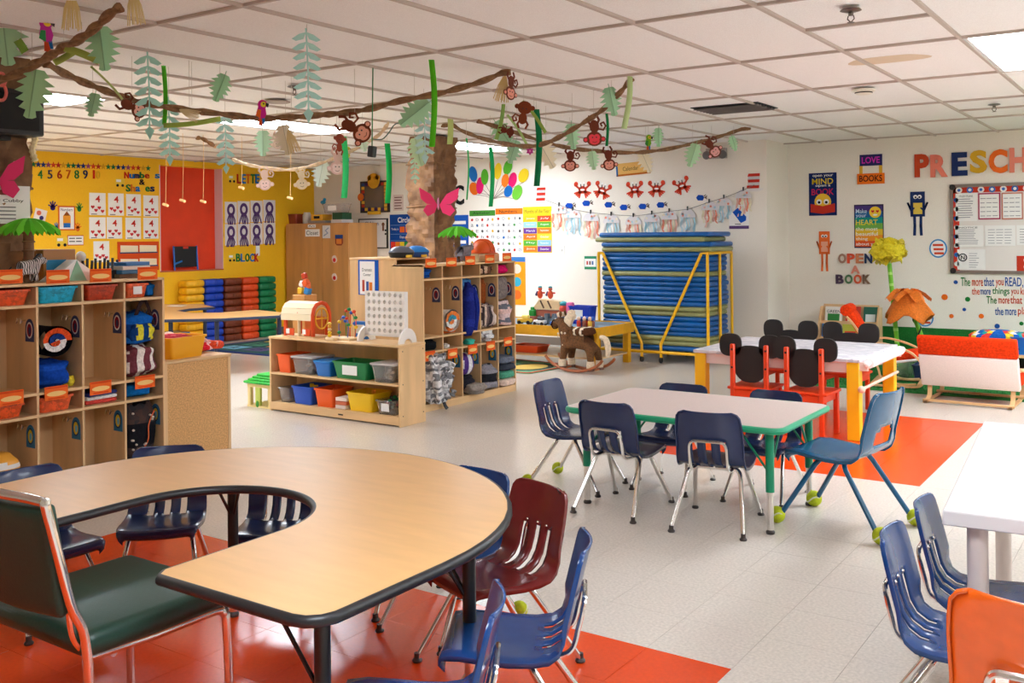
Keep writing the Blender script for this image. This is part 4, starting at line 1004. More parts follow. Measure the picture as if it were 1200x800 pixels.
# ================================================================== closet in the corner
KY = 10.3
kx1 = gY(408.5, 300, KY).x; kz = gY(370, 261.5, KY).z; kx0 = max(XL+.02, gY(335, 300, KY).x); kxm = gY(377.5, 300, KY).x
CW = mat('closet_oak', (206, 146, 84), .45, kind='noise', scale=8, amt=.14, stretch=(1, 1, .12))
t = thing('closet', 'tall oak storage closet with two doors in the corner', 'closet', (kx0, KY, 0))
W = kx1-kx0; D = YB-KY-.02
part('carcass', MB().b(0, .02, 0, W, D, kz), CW, t)
for a, b in ((0, kxm-kx0-.003), (kxm-kx0+.003, W)): 
    d_ = part('door', MB().b(a+.004, 0, .06, b-.004, .02, kz-.02, .002), CW, t)
def cl(px, py): p = gY(px, py, KY-.001); return p
def card(name, label, cat, x0, y0, x1, y1, fn, plane='K', group=None, out=.001, parts=True):
    """flat paper thing on an upright plane, pixel box -> metres"""
    if plane == 'Y':
        a, b = gX(x0, y0, XL), gX(x1, y1, XL); c = gX((x0+x1)/2, (y0+y1)/2, XL); w = abs(gX(x1, (y0+y1)/2, XL).y-gX(x0, (y0+y1)/2, XL).y); rot = (PI/2, 0, PI/2); loc = (XL+out, c.y, c.z)
        h = abs(gX((x0+x1)/2, y0, XL).z-gX((x0+x1)/2, y1, XL).z)
    else:
        Yp = {'K': KY, 'B': YB, 'C': YC}[plane]; c = gY((x0+x1)/2, (y0+y1)/2, Yp); w = abs(gY(x1, (y0+y1)/2, Yp).x-gY(x0, (y0+y1)/2, Yp).x); rot = (PI/2, 0, 0); loc = (c.x, Yp-out, c.z)
        h = abs(gY((x0+x1)/2, y0, Yp).z-gY((x0+x1)/2, y1, Yp).z)
    t = thing(name, label, cat, loc, rot=rot, group=group)
    fn(t, w, h)
    return t
def fn_sign(txt, bg=WHITEP, fg=INK):
    def f(t, w, h):
        part('board', MB().rect(-w/2, -h/2, w/2, h/2, 0, .004), bg, t)
        mb = MB(); put_text(mb, txt, -w*.42, -h*.3, w*.42, h*.3, .0045); part('lettering', mb, fg, t)
    return f
card('closet_sign', 'white sign reading Closet on the closet door', 'sign', 358, 268.5, 374.5, 277, fn_sign('Closet'))
card('tape_label', 'tiny white label above the closet sign', 'label', 361, 263, 370, 266.5, fn_sign('Art'))
def fn_bag(t, w, h):
    part('sheet', MB().rect(-w/2, -h/2, w/2, h/2, 0, .003), pa((226, 222, 222)), t); part('drawing', MB().strip([(-w*.3, -h*.3), (w*.2, -h*.1), (-w*.1, h*.1), (w*.3, h*.3)], w*.12, .003, .004), pa((160, 170, 190)), t)
card('taped_sheet', 'white sheet taped to the closet door beside the sign', 'paper', 378, 264, 387, 279, fn_bag)
def fn_pkt(t, w, h):
    part('pocket', MB().prism([(-w/2, h/2), (-w/2, -h*.3), (-w*.3, -h/2), (w*.3, -h/2), (w/2, -h*.3), (w/2, h/2)], 0, .004), pa((150, 70, 50)), t)
    part('flap', MB().rect(-w/2, h*.15, w/2, h/2, .004, .006), pa((40, 70, 140)), t); part('picture', MB().rect(-w*.34, -h*.36, w*.34, h*.1, .004, .006), pa((226, 130, 60)), t)
card('paper_pocket', 'small brown and blue paper pocket on the closet door', 'decoration', 393, 275, 402, 287.5, fn_pkt)
def fn_paw(t, w, h):
    part('mitten', MB().prism([(w*.5*math.cos(a)*(1-.1*math.sin(2*a)), h*.5*math.sin(a)) for a in [2*PI*k/14 for k in range(14)]], 0, .003), pa((236, 214, 206)), t)
    part('heart', MB().disc(0, -h*.12, w*.3, .003, .004, 10), pa((196, 40, 40)), t)
card('paw_cutout', 'white and red paw cutout below the pocket on the closet', 'decoration', 389, 299, 395, 308, fn_paw)
card('paw_cutout', 'white and red paw cutout low on the closet door', 'decoration', 389, 320, 395, 329, fn_paw)
# things on top of the closet
zk = kz
def ck(px): return gY(px, 258, KY+.15).x
storage_bin('dark red basket on top of the closet', (ck(344), KY+.2, zk), (.24, .22, .15), (150, 60, 40), 0, name='basket', cat='basket')
single('white_jar', 'white jar between basket and boxes on top of closet', 'jar', MB().lathe([(.06, 0), (.065, .02), (.065, .13), (.05, .15), (.05, .17), (.0, .17)], 16), pl((230, 220, 210)), (ck(357), KY+.2, zk))
single('grey_tray', 'flat grey tray under boxes on top of the closet', 'tray', MB().box(0, 0, .02, .36, .26, .04, .006), pl((150, 140, 134)), (ck(375), KY+.2, zk))
single('yellow_box', 'yellow game box on top of the closet', 'box', MB().m(pl((246, 176, 40))).box(0, 0, .045, .24, .2, .09, .003).m(INK).box(0, -.101, .05, .12, .002, .04), None, (ck(374), KY+.2, zk+.041))
single('green_box', 'dark green flat box beside the yellow box', 'box', MB().box(0, 0, .05, .2, .2, .1, .003), pl((40, 90, 60)), (ck(398), KY+.2, zk+.05))
single('white_box', 'flat white box under the green one on the closet', 'box', MB().box(0, 0, .025, .22, .24, .05, .003), pl((222, 216, 216)), (ck(398), KY+.2, zk))
storage_bin('clear lidded box of toys topping the closet pile', (ck(392), KY+.2, zk+.152), (.4, .2, .13), (0, 0, 0), 0, clear=True, card=True)
single('teal_toy', 'small teal toy on top of the clear box', 'toy', MB().ell((0, 0, .03), (.05, .03, .03)).ell((.03, 0, .07), (.03, .02, .025)), pl((30, 130, 170)), (ck(376), KY+.2, zk+.284))
# hanging ornaments seen in front of the closet: colourful toy figures on the toy shelf behind barn
t = thing('toy_tower', 'stack of orange and blue toy pieces behind the toy barn', 'toy', (gY(357, 345, 6.0).x, 6.0, 0))
pz = gY(357, 345, 6.0).z
part('base', MB().box(0, 0, pz/2, .15, .15, pz, .004), CW, t)
for k, (dx, dz2, c, s) in enumerate([(-.04, .03, (240, 190, 50), .06), (.04, .03, (40, 130, 200), .06), (-.03, .09, (236, 226, 220), .05), (.02, .1, (226, 90, 30), .06), (.0, .16, (200, 60, 30), .05), (.05, .07, (226, 100, 40), .04)]):
    part('toy_piece', MB().box(dx, 0, pz+dz2, s, s*.8, s, .008, rot=Matrix.Rotation(.3*k, 3, 'Y')), pl(c), t)

# ================================================================== log blocks against the yellow wall
BX = XL+.24
cols = [('yellow', (240, 176, 20), 219, 241), ('blue', (16, 62, 180), 241.5, 263.5), ('brown', (120, 50, 22), 264.5, 284.5), ('orange', (226, 76, 26), 285.5, 304.5), ('green', (10, 122, 74), 305.5, 325)]
nrow = 9
zt_ = gX(270, 326, BX).z; hh = zt_/nrow
for nm, c, a, b in cols:
    ya, yb = gX(a, 350, BX).y, gX(b, 350, BX).y; w = yb-ya
    mb = MB(); mb.box(0, 0, 0, .2, w*.985, hh*.98, hh*.36, seg=3); mb.box(.09, 0, 0, .03, w*.12, hh*.5, .004)
    me = mb.data('log_block', mat('log_'+nm, c, .45, kind='noise', scale=12, amt=.1), True, 60)
    for k in range(nrow):
        o = link('log_block', me); o.location = (BX-.1+rn.uniform(-.006, .006), (ya+yb)/2+rn.uniform(-.004, .004), hh*(k+.5))
        tag(o, '%s plastic log block, %s from the top of its stack' % (nm, ORD[nrow-1-k]), 'block', '%s log blocks in a stack' % nm)
# easel / black board leaning in the recess
zs = ws+.005; ye0, ye1 = gX(201, 300, XL-.08).y, gX(233, 300, XL-.08).y; ht = gX(217, 288, XL-.08).z-zs
t = thing('tabletop_easel', 'small blue-framed chalkboard easel standing in the orange recess', 'easel', (XL-.08, (ye0+ye1)/2, zs)); w = ye1-ye0
part('board', MB().box(0, 0, ht*.55, .012, w*.88, ht*.86, .003), mat('chalkboard', (20, 22, 26), .7), t)
for s in (-1, 1): part('leg', MB().tube([(0.02, s*w*.42, 0), (-.005, s*w*.42, ht)], .012, 8), pl((24, 100, 190)), t)
part('tray_arm', MB().tube([(.02, -w*.45, ht*.25), (.05, -w*.2, ht*.38)], .012, 8), pl((30, 120, 200)), t)
part('clip', MB().box(.009, 0, ht*.93, .01, w*.18, .03, .003), pl((226, 50, 30)), t)
# rug
p0, p1 = gz(261.5, 409.7, 0), gz(323, 421, 0)
rx0, rx1, ry0, ry1 = XL+.5, -7.9, (p0.y+p1.y)/2, 10.15
t = thing('alphabet_rug', 'blue and green rug with pastel letter squares near the log blocks', 'rug', ((rx0+rx1)/2, (ry0+ry1)/2, 0)); a, b = (rx1-rx0)/2, (ry1-ry0)/2
part('border', MB().b(-a, -b, 0, a, b, .008, .002), mat('rug_blue', (16, 50, 120), .95, kind='noise', scale=80, amt=.2), t)
part('field', MB().b(-a+.09, -b+.09, .008, a-.09, b-.09, .0095), mat('rug_green', (24, 84, 84), .95, kind='noise', scale=60, amt=.25), t)
pal = [(120, 190, 220), (70, 150, 120), (220, 210, 100), (90, 80, 130), (236, 130, 50), (110, 180, 210), (60, 140, 90)]
nx, ny = 5, 4; letters = 'ABCDEFGHIJKLMNOPQRSTUVWXYZ'
for i in range(nx):
    for j in range(ny):
        cx_, cy_ = -a+.2+(2*a-.4)*(i+.5)/nx, -b+.18+(2*b-.36)*(j+.5)/ny
        sq = part('letter_square', MB().box(cx_, cy_, .0102, (2*a-.4)/nx*.74, (2*b-.36)/ny*.74, .0012), mat('rugsq%d' % ((i*3+j) % 7), pal[(i*3+j) % 7], .95), t)
        mb = MB(); put_text(mb, letters[j*nx+i], cx_-.09, cy_-.1, cx_+.09, cy_+.1, .0112); part('rug_letter', mb, mat('rug_dark', (30, 44, 80), .95), sq)
# back table (C-shaped) with navy legs and a teal chair
zt = .62
out = [(185, 356.5), (235, 356), (251, 359.5), (222, 361.5), (207, 364), (225, 366.5), (258, 366), (300, 362.8), (331, 366), (327, 369.5), (260, 373), (185, 374.5)]
P3 = [gz(x, y, zt) for x, y in out]; c0 = sum(P3, Vector())/len(P3)
t = thing('c_shaped_table', 'pale wood C-shaped table with navy legs beside the log blocks', 'table', (c0.x, c0.y, 0))
poly = [(p.x-c0.x, p.y-c0.y) for p in P3]
mb = MB(); mb.prism(poly, zt-.026, zt); part('tabletop', mb, LAM, t)
part('edge_band', MB().tube([(x, y, zt-.014) for x, y in poly], .015, 8, True), mat('navy_edge', (24, 40, 70), .4), t)
for px, py in ((200, 372), (254, 372.2), (327, 368), (240, 358)):
    q = gz(px, py, zt)-c0; lg = part('leg', MB().tube([(q.x, q.y, zt-.03), (q.x, q.y, .22)], .024, 10), mat('navy_leg', (22, 38, 70), .4), t)
    part('leg_insert', MB().tube([(q.x, q.y, .23), (q.x, q.y, 0)], .017, 10), CHROME, lg)
q = gz(232, 357, .62)
chair('teal', (q.x+.15, q.y-.55), (.2, 1), 'dark teal chair pulled up to the C-shaped table', None, ('fl', 'fr', 'rl', 'rr'), 1.08)
storage_bin('orange bin on floor beneath the C-shaped table', (gz(205, 424, 0).x, gz(205, 424, 0).y-.42, 0), (.3, .26, .22), (236, 86, 24), .5)
single('paper_scrap', 'white paper left on the C-shaped table', 'paper', MB().box(0, 0, .002, .2, .14, .003, rot=Matrix.Rotation(.5, 3, 'Z')), WHITEP, tuple(gz(207, 358.5, zt+.001)))

# ================================================================== train table, toys and rocking horse
TY, TZ = 9.1, .45
tx0, tx1 = -7.0, gY(699, 390, TY).x
t = thing('train_table', 'low yellow-sided toy table with toys near the rocking horse', 'table', (tx0, TY, 0)); W = tx1-tx0; D = .8
YT = mat('table_yellow', (236, 170, 24), .5, kind='noise', scale=10, amt=.1)
part('play_surface', MB().b(0, 0, TZ-.03, W, D, TZ-.012), pl((120, 150, 170)), t)
part('side_board', MB().b(0, -.02, TZ-.11, W, 0, TZ), YT, t); part('side_board', MB().b(0, D, TZ-.11, W, D+.02, TZ), YT, t)
part('end_board', MB().b(-.02, -.02, TZ-.11, 0, D+.02, TZ), YT, t); part('end_board', MB().b(W, -.02, TZ-.11, W+.02, D+.02, TZ), YT, t)
for x in (.04, W-.04):
    for y in (.04, D-.04): part('leg', MB().box(x, y, (TZ-.03)/2, .07, .07, TZ-.03, .003), YT, t)
part('lower_shelf', MB().b(.02, .04, .1, W-.02, D-.04, .12), WOODH, t)
def tt(px, py=372, dy=.2): return gY(px, py, TY+dy).x
zt = TZ-.011
storage_bin('shallow orange tray on lower shelf of the yellow-sided table', (tt(615, 400, .1), TY+.22, .121), (.36, .26, .08), (230, 80, 30), 0, name='tray')
# blue tub
storage_bin('royal blue tub with white label on the yellow-sided table', (tt(683, 358, .5), TY+.5, zt), (.26, .2, .2), (16, 60, 190), 0, card=True, name='tub')
def bird(px, label):
    t = thing('bird_figurine', label, 'toy figure', (tt(px, 350, .55), TY+.55, zt+.26))
    part('body', MB().ell((0, 0, .05), (.035, .03, .05)), pl((222, 80, 40)), t); part('head', MB().ell((0, 0, .115), (.025, .025, .024)), pl((226, 100, 60)), t)
    part('cap', MB().ell((0, 0, .135), (.024, .024, .014)), pl((60, 150, 160)), t); part('wing', MB().box(-.045, 0, .06, .03, .02, .06, .008, rot=Matrix.Rotation(.5, 3, 'Y')), pl((80, 60, 110)), t)
    part('wing', MB().box(.045, 0, .07, .045, .02, .02, .006), pl((214, 60, 40)), t)
single('ramp_block', 'cream wooden roof-shaped ramp on the yellow-sided table', 'toy block', MB().m(WOODP).prism([(-.2, 0), (.2, 0), (.16, .1), (-.1, .12)], -.06, .06, Matrix.Rotation(PI/2, 4, 'X') @ Matrix.Translation((0, .14, 0))).m(pl((90, 60, 50))).box(-.06, -.062, .2, .02, .003, .1, rot=Matrix.Rotation(-.5, 3, 'Y')).box(.04, -.062, .2, .02, .003, .1, rot=Matrix.Rotation(-.5, 3, 'Y')), None, (tt(641, 360, .5), TY+.55, zt))
single('arch_block', 'terracotta arch block under the cream ramp', 'toy block', MB().prism([(-.2, 0), (-.2, .13), (.2, .13), (.2, 0), (.12, 0)]+[(.06+.06*math.cos(a), .07*math.sin(a)) for a in [PI*k/8 for k in range(9)]]+[(-.02, 0)]+[(-.1+.06*math.cos(a), .07*math.sin(a)) for a in [PI*k/8 for k in range(9)]], -.05, .05, Matrix.Rotation(PI/2, 4, 'X')), pl((176, 92, 70)), (tt(641, 360, .5), TY+.55, zt))
single('terracotta_block', 'terracotta block stack beside the arch block', 'toy block', MB().box(0, 0, .05, .1, .1, .1, .006).box(.08, 0, .04, .07, .09, .08, .006), pl((184, 100, 76)), (tt(657, 362, .4), TY+.5, zt))
bird(633, 'little orange bird figurine nearer the cubby, on the ramp'); bird(645, 'little orange bird figurine nearer the blue tub, on the ramp')
single('green_block', 'bright green toy block on the yellow-sided table', 'toy block', MB().box(0, 0, .035, .08, .07, .07, .006).box(.0, 0, .085, .05, .05, .04, .006), pl((20, 150, 50)), (tt(622, 361, .45), TY+.5, zt+.06))
single('block_base', 'terracotta base block under the green one', 'toy block', MB().box(0, 0, .03, .1, .09, .058, .004), pl((176, 92, 70)), (tt(622, 361, .45), TY+.5, zt))
def car(px, py, dy, c, c2, label, rz=0, s=1.0):
    t = thing('toy_vehicle', label, 'toy car', (tt(px, py, dy), TY+dy, zt), rz)
    part('body', MB().box(0, 0, .035*s, .14*s, .06*s, .035*s, .008), pl(c), t); part('cab', MB().box(.01*s, 0, .068*s, .07*s, .052*s, .035*s, .01), pl(c2), t)
    for x in (-.045, .045):
        for y in (-.03, .03): part('wheel', MB().lathe([(.018*s, -.008), (.018*s, .008)], 12, (x*s, y*s, .018*s), Matrix.Rotation(PI/2, 3, 'X')), DARK, t)
car(615, 374, .12, (236, 190, 60), (250, 220, 110), 'yellow toy truck on the yellow-sided table', .2, 1.2)
car(633, 378, .08, (236, 232, 230), (80, 80, 90), 'white toy police car on the yellow-sided table', -.1, 1.1)
car(652, 378, .08, (60, 110, 190), (240, 240, 240), 'blue and white toy car beside the grey toy castle', .4)
t = thing('toy_castle', 'grey plastic toy castle wall beside the horse', 'toy', (tt(649, 376, .2), TY+.22, zt))
for x in (-.1, 0, .1): part('tower', MB().box(x, 0, .055, .045, .06, .11, .004).box(x-.014, 0, .115, .012, .06, .014).box(x+.014, 0, .115, .012, .06, .014), pl((112, 124, 134)), t)
part('wall', MB().box(0, 0, .035, .2, .03, .07), pl((112, 124, 134)), t)
t = thing('toddler_toy', 'pink and teal toddler toy beside the royal blue tub', 'toy', (tt(663, 355, .5), TY+.5, zt))
part('base', MB().box(0, 0, .05, .13, .1, .1, .01), pl((40, 90, 180)), t); part('dome', MB().ell((-.03, 0, .15), (.05, .05, .06)), pl((226, 80, 60)), t); part('top', MB().ell((-.03, 0, .215), (.045, .045, .03)), pl((60, 170, 180)), t); part('side_block', MB().box(.06, 0, .17, .08, .08, .13, .02, seg=2), pl((236, 110, 170)), t)
rn2 = random.Random(8)
for k in range(10):
    single('toy_figure', 'small colourful toy figure in the jumble beside the blue tub', 'toy figure', MB().m(pl([(226, 70, 40), (40, 90, 190), (236, 236, 236), (240, 190, 60), (150, 80, 60)][k % 5])).box(0, 0, .035, .045, .04, .07, .01).m(pl([(240, 200, 170), (40, 90, 190)][k % 2])).ell((0, 0, .09), (.022, .02, .022), 10, 7), None, (tt(688+1.6*k-8, 376, .15), TY+.12+.03*(k % 4), zt), k*.7, 'jumbled toy figures')
# oval rug
p = gz(630, 428, 0)
t = thing('oval_rug', 'small patterned rug with green and cream ovals near rocking horse', 'rug', (-6.2, 8.95, 0), -.1)
part('field', MB().prism(rpoly(-.62, -.42, .62, .42, .06), 0, .008), mat('rug_sage', (100, 150, 110), .95, kind='noise', scale=50, amt=.2), t)
part('border', MB().tube([(x, y, .008) for x, y in rpoly(-.6, -.4, .6, .4, .06)], .018, 6, True, flat=.4), mat('rug_red', (196, 70, 40), .95), t)
for x, c in ((-.3, (40, 50, 50)), (.3, (40, 50, 50))):
    part('oval_band', MB().disc(x, 0, .24, .008, .0095, 24, .3), mat('rug_black', c, .95), t); part('oval', MB().disc(x, 0, .18, .0095, .0105, 24, .23), mat('rug_gold', (222, 186, 90), .95), t)
# rocking horse
def skin(name, V_, E_, rad, mt, parent, sub=2):
    me = bpy.data.meshes.new(name); me.from_pydata(V_, E_, []); me.materials.append(mt)
    o = bpy.data.objects.new(name, me); COL.objects.link(o); o.parent = parent
    md = o.modifiers.new('skin', 'SKIN'); md.use_smooth_shade = True
    sv = me.skin_vertices[0].data
    for i, r in enumerate(rad): sv[i].radius = (r, r) if not isinstance(r, tuple) else r
    sv[0].use_root = True
    s2 = o.modifiers.new('sub', 'SUBSURF'); s2.levels = sub; s2.render_levels = sub
    return o
HB = mat('plush_brown', (120, 78, 40), .95, kind='noise', scale=50, rgb2=(86, 54, 30), bump=.4)
HC = mat('plush_cream', (226, 204, 176), .95, kind='noise', scale=50, amt=.15, bump=.4)
t = thing('rocking_horse', 'brown plush rocking horse with cream mane on wooden rockers', 'rocking horse', (-5.27, 8.92, 0), PI-.12)
# local: faces +x
hv = [(-.02, 0, .33), (.13, 0, .35), (-.17, 0, .34), (.2, 0, .45), (.24, 0, .53), (.31, 0, .50), (.35, 0, .455), (.15, .06, .25), (.17, .075, .12), (.17, .08, .05), (.15, -.06, .25), (.17, -.075, .12), (.17, -.08, .05), (-.18, .06, .25), (-.2, .075, .13), (-.2, .08, .05), (-.18, -.06, .25), (-.2, -.075, .13), (-.2, -.08, .05)]
he = [(0, 1), (0, 2), (1, 3), (3, 4), (4, 5), (5, 6), (1, 7), (7, 8), (8, 9), (1, 10), (10, 11), (11, 12), (2, 13), (13, 14), (14, 15), (2, 16), (16, 17), (17, 18)]
hr = [.105, .1, .1, .075, .062, .05, .04] + [.05, .035, .036]*4
skin('body', hv, he, hr, HB, t)
for x in (.17, -.2):
    for s in (-1, 1): part('sock', MB().lathe([(.04, .045), (.043, .09), (.04, .13)], 12, (x, s*.079, .0)), HC, t); part('hoof', MB().lathe([(.045, .03), (.045, .05), (.038, .062)], 12, (x, s*.08, 0)), pl((90, 50, 36)), t)
part('mane', lump_mb((.1, .06, .2), [HC], 4, amp=.2), None, t, ang=70).matrix_local = Matrix.Translation((.17, 0, .45)) @ Matrix.Rotation(-.4, 4, 'Y')
part('forelock', lump_mb((.07, .08, .05), [HC], 6, amp=.15), None, t, ang=70).location = (.25, 0, .565)
for s in (-1, 1): part('ear', MB().ell((.22, s*.04, .6), (.018, .012, .035), 10, 7), HB, t); part('eye', MB().ell((.295, s*.052, .525), (.01, .006, .01), 8, 6), BLACK, t)
part('tail', MB().tube(loft([(-.27, 0, .38), (-.34, 0, .36), (-.37, 0, .26), (-.36, 0, .18)]), [.02+.012*math.sin(k/18*PI) for k in range(19)], 8), HC, t)
part('saddle', lump_mb((.2, .24, .09), [fa((90, 54, 34)), fa((226, 206, 180))], 5, stripe='x', nstr=5, amp=.05), None, t, ang=60).location = (-.06, 0, .385)
part('bridle', MB().tube([(.325+.03*math.cos(a)*.3, .05*math.cos(a), .485+.05*math.sin(a)) for a in [2*PI*k/14 for k in range(14)]], .007, 6, True), fa((60, 34, 24)), t)
rn = random.Random(3)
for k in range(16):
    part('white_spot', MB().ell((rn.uniform(.1, .22), .0+rn.choice((-1, 1))*rn.uniform(.07, .095), rn.uniform(.26, .42)), (.012, .01, .012), 8, 6), HC, t)
RW = mat('rocker_wood', (160, 84, 40), .4)
for s in (-1, 1):
    pts = [(.4*math.sin(a), s*.11, .02+.42*(1-math.cos(a))*.5) for a in [-1.2+2.4*k/16 for k in range(17)]]
    part('rocker', MB().tube(pts, .016, 8), RW, t)
for x in (.17, -.2): part('crossbar', MB().box(x, 0, .038, .05, .24, .018, .004), RW, t)

# ================================================================== reading corner by the preschool wall
GRN = mat('turf', (10, 92, 34), .9, kind='noise', scale=160, rgb2=(30, 140, 50), bump=.6)
gx0 = gY(1030, 400, YC).x; gzt = gY(1100, 384.5, YC).z; gx1 = 2.2; gy0 = 9.22
t = thing('turf_mat', 'green artificial grass mat on the floor under the sofa and armchair', 'rug', (gx0, gy0, 0))
part('floor_sheet', MB().b(0, 0, 0, gx1-gx0, YC-gy0-.013, .012), GRN, t)
tw = thing('grass_backdrop', 'green artificial grass panel along the foot of the wall', 'panel', (gx0, gy0, 0))
part('backing_sheet', MB().b(0, YC-gy0-.02, .014, gx1-gx0, YC-gy0-.004, gzt), GRN, tw)
bl = MB(); bw_ = MB(); rn = random.Random(1)
for k in range(9000):
    x = rn.random()*(gx1-gx0)*.75
    if k % 3: y = rn.random()*(YC-gy0-.05); b0 = Vector((x, y, .012)); up = Vector((rn.uniform(-.012, .012), rn.uniform(-.012, .012), rn.uniform(.014, .026)))
    else: z = rn.random()*gzt; b0 = Vector((x, YC-gy0-.02, z)); up = Vector((rn.uniform(-.012, .012), -rn.uniform(.014, .024), rn.uniform(-.008, .012)))
    sd = Vector((rn.uniform(-1, 1), rn.uniform(-1, 1), 0)).normalized()*.004
    bb = bl if k % 3 else bw_; bb._f([bb.bm.verts.new(b0-sd), bb.bm.verts.new(b0+sd), bb.bm.verts.new(b0+up)])
for bb, tt_ in ((bl, t), (bw_, tw)): o = part('blades', bb, GRN, tt_, smooth=False); o['kind'] = 'stuff'
# two-seat sofa seen from behind
sx0, sx1 = gY(1079, 420, 8.85).x, gY(1196, 430, 8.85).x
ztop_ = gY(1079, 392, 8.8).z; zbot = gY(1088, 449, 8.95).z
t = thing('childs_sofa', 'small two-seat sofa seen from behind, red top and white back', 'sofa', ((sx0+sx1)/2, 8.95, 0), -.02); W = sx1-sx0
SRED = fa((224, 60, 18)); SWH = mat('sofa_white', (240, 220, 210), .8, kind='noise', scale=120, amt=.05)
rot = Matrix.Rotation(.42, 3, 'X')
hb = (ztop_-zbot)
def bk(nm, z0, z1, m, th_=.05, off=0):
    zc_ = (z0+z1)/2; o = MB(); o.box(0, -.06-(zc_-zbot)*.4-off, zc_, W, th_, (z1-z0)*1.07, .014, rot=Matrix.Rotation(.38, 3, 'X'), seg=3); part(nm, o, m, t, ang=60)
bk('backrest', zbot, zbot+hb*.64, SWH); bk('headrest', zbot+hb*.64, zbot+hb, SRED, .056, -.002)
part('front_cushion', MB().box(0, -.07-(hb*.5)*.4+.05, zbot+hb*.5, W-.04, .06, hb*.98, .02, rot=Matrix.Rotation(.38, 3, 'X'), seg=2), SRED, t, ang=60)
part('seat', MB().box(0, .18, zbot+.06, W-.02, .44, .1, .03, seg=3), SRED, t, ang=60)
BW = mat('bentwood', (222, 176, 122), .45, kind='noise', scale=10, amt=.1)
def flat_loop(nm, pts, x, parent, w=.035, th_=.012):
    # ribbon of bent wood in the y-z plane at x
    P_ = [Vector((0, a, b)) for a, b in pts]; P_ = loft(P_); mb = MB(); rows = []
    for i, p in enumerate(P_):
        d = (P_[min(i+1, len(P_)-1)]-P_[max(i-1, 0)]).normalized(); n = Vector((0, -d.z, d.y))
        rows.append([p+n*th_/2+Vector((x-w/2, 0, 0)), p+n*th_/2+Vector((x+w/2, 0, 0)), p-n*th_/2+Vector((x+w/2, 0, 0)), p-n*th_/2+Vector((x-w/2, 0, 0)), p+n*th_/2+Vector((x-w/2, 0, 0))])
    mb.grid(rows); return part(nm, mb, BW, parent)
for s in (-1, 1):
    x = s*(W/2-.06)
    flat_loop('side_frame', [(-.2, .02), (-.12, .025), (-.06, .05), (-.045, .12), (-.02, .2), (.1, .22), (.38, .26), (.44, .22), (.43, .1), (.38, .02), (.2, .012), (-.02, .012), (-.22, .012)], x, t)
part('floor_rail', MB().box(0, -.17, .022, W-.06, .03, .02, .003), BW, t); part('floor_rail', MB().box(0, .34, .03, W-.06, .03, .02, .003), BW, t)
for s in (-1, 1): part('armrest', MB().box(s*(W/2+.012), .12, .3, .03, .36, .018, .006), BW, t)
# bentwood armchair with red cushion
ac = Vector((gY(1040, 430, 9.6).x, 9.6, 0))
t = thing('childs_armchair', 'childs bentwood armchair with red cushion on the turf', 'armchair', (ac.x, ac.y, .012), -PI/2+.12)
t.scale = (1.2,)*3
for s in (-1, 1):
    flat_loop('side_frame', [(-.1, .015), (.2, .015), (.27, .04), (.29, .12), (.26, .2), (.18, .28), (.0, .335), (-.12, .33), (-.2, .29)], s*.2, t, .04)
    flat_loop('back_frame', [(.22, .03), (.1, .025), (-.02, .06), (-.05, .14), (-.1, .26), (-.22, .46), (-.28, .53)], s*.155, t, .035)
part('seat_cushion', MB().box(0, .07, .225, .3, .34, .055, .022, rot=Matrix.Rotation(.16, 3, 'X'), seg=3), SRED, t, ang=60)
part('seat_underside', MB().box(0, .07, .19, .3, .33, .02, .008, rot=Matrix.Rotation(.16, 3, 'X')), WHITEP, t)
part('back_cushion', MB().box(0, -.175, .395, .24, .06, .38, .025, rot=Matrix.Rotation(.52, 3, 'X'), seg=3), SRED, t, ang=60)
part('headrest', MB().tube([(-.12, -.29, .575), (.12, -.29, .575)], .045, 12), SRED, t, ang=60)
part('crossbar', MB().box(0, .25, .03, .4, .04, .014, .003), BW, t); part('crossbar', MB().box(0, -.08, .03, .4, .04, .014, .003), BW, t)
# book display
bx0, bx1 = gY(957, 380, 11.2).x, gY(1025, 380, 11.2).x; bz = gY(957, 360, 11.2).z
t = thing('book_display', 'wooden front-facing book display stand by the wall', 'bookshelf', (bx0, 11.2, 0)); W = bx1-bx0
for x in (0, W): part('side_panel', MB().prism([(0, 0), (.3, 0), (.3, bz), (.18, bz), (0, .25)], -.01, .01, Matrix(((0, 0, 1, x), (1, 0, 0, 0), (0, 1, 0, 0), (0, 0, 0, 1)))), WOOD, t)
led = [(.02, .06, .24), (.08, .22, .40), (.15, .40, .60)]
for k, (y, z0, z1) in enumerate(led):
    part('ledge', MB().b(.01, y, z0-.02, W-.01, y+.05, z0), WOODH, t); part('lip', MB().b(.01, y-.01, z0-.02, W-.01, y, z0+.03), WOODH, t); part('slope_board', MB().box(W/2, y+.075, (z0+z1)/2, W-.02, .01, z1-z0+.03, rot=Matrix.Rotation(-.22, 3, 'X')), WOOD, t)
def book(x, tier, w, h, c, label, txt=None, tc=INK, c2=None):
    y, z0, _ = led[tier]
    t = thing('picture_book', label, 'book', (bx0+x, 11.2+y+.012, z0), rot=(-.22, 0, 0))
    part('cover', MB().box(0, 0, h/2, w, .012, h, .001), pl(c, .35), t)
    if c2: part('cover_art', MB().box(0, -.0068, h*.36, w*.7, .001, h*.42), pa(c2), t)
    if txt:
        mb = MB(); M_ = Matrix.Rotation(PI/2, 4, 'X'); put_text(mb, txt, -w*.4, h*.62, w*.4, h*.8, .0075)
        for v in mb.bm.verts: v.co = M_ @ v.co
        part('title', mb, tc, t)
    part('pages', MB().box(w*.01, .001, h/2+.0015, w*.97, .009, h*.99), WHITEP, t)
book(W*.22, 2, W*.3, .19, (238, 232, 224), 'white picture book titled GREEN on the display stand', 'GREEN', INK, (60, 140, 70))
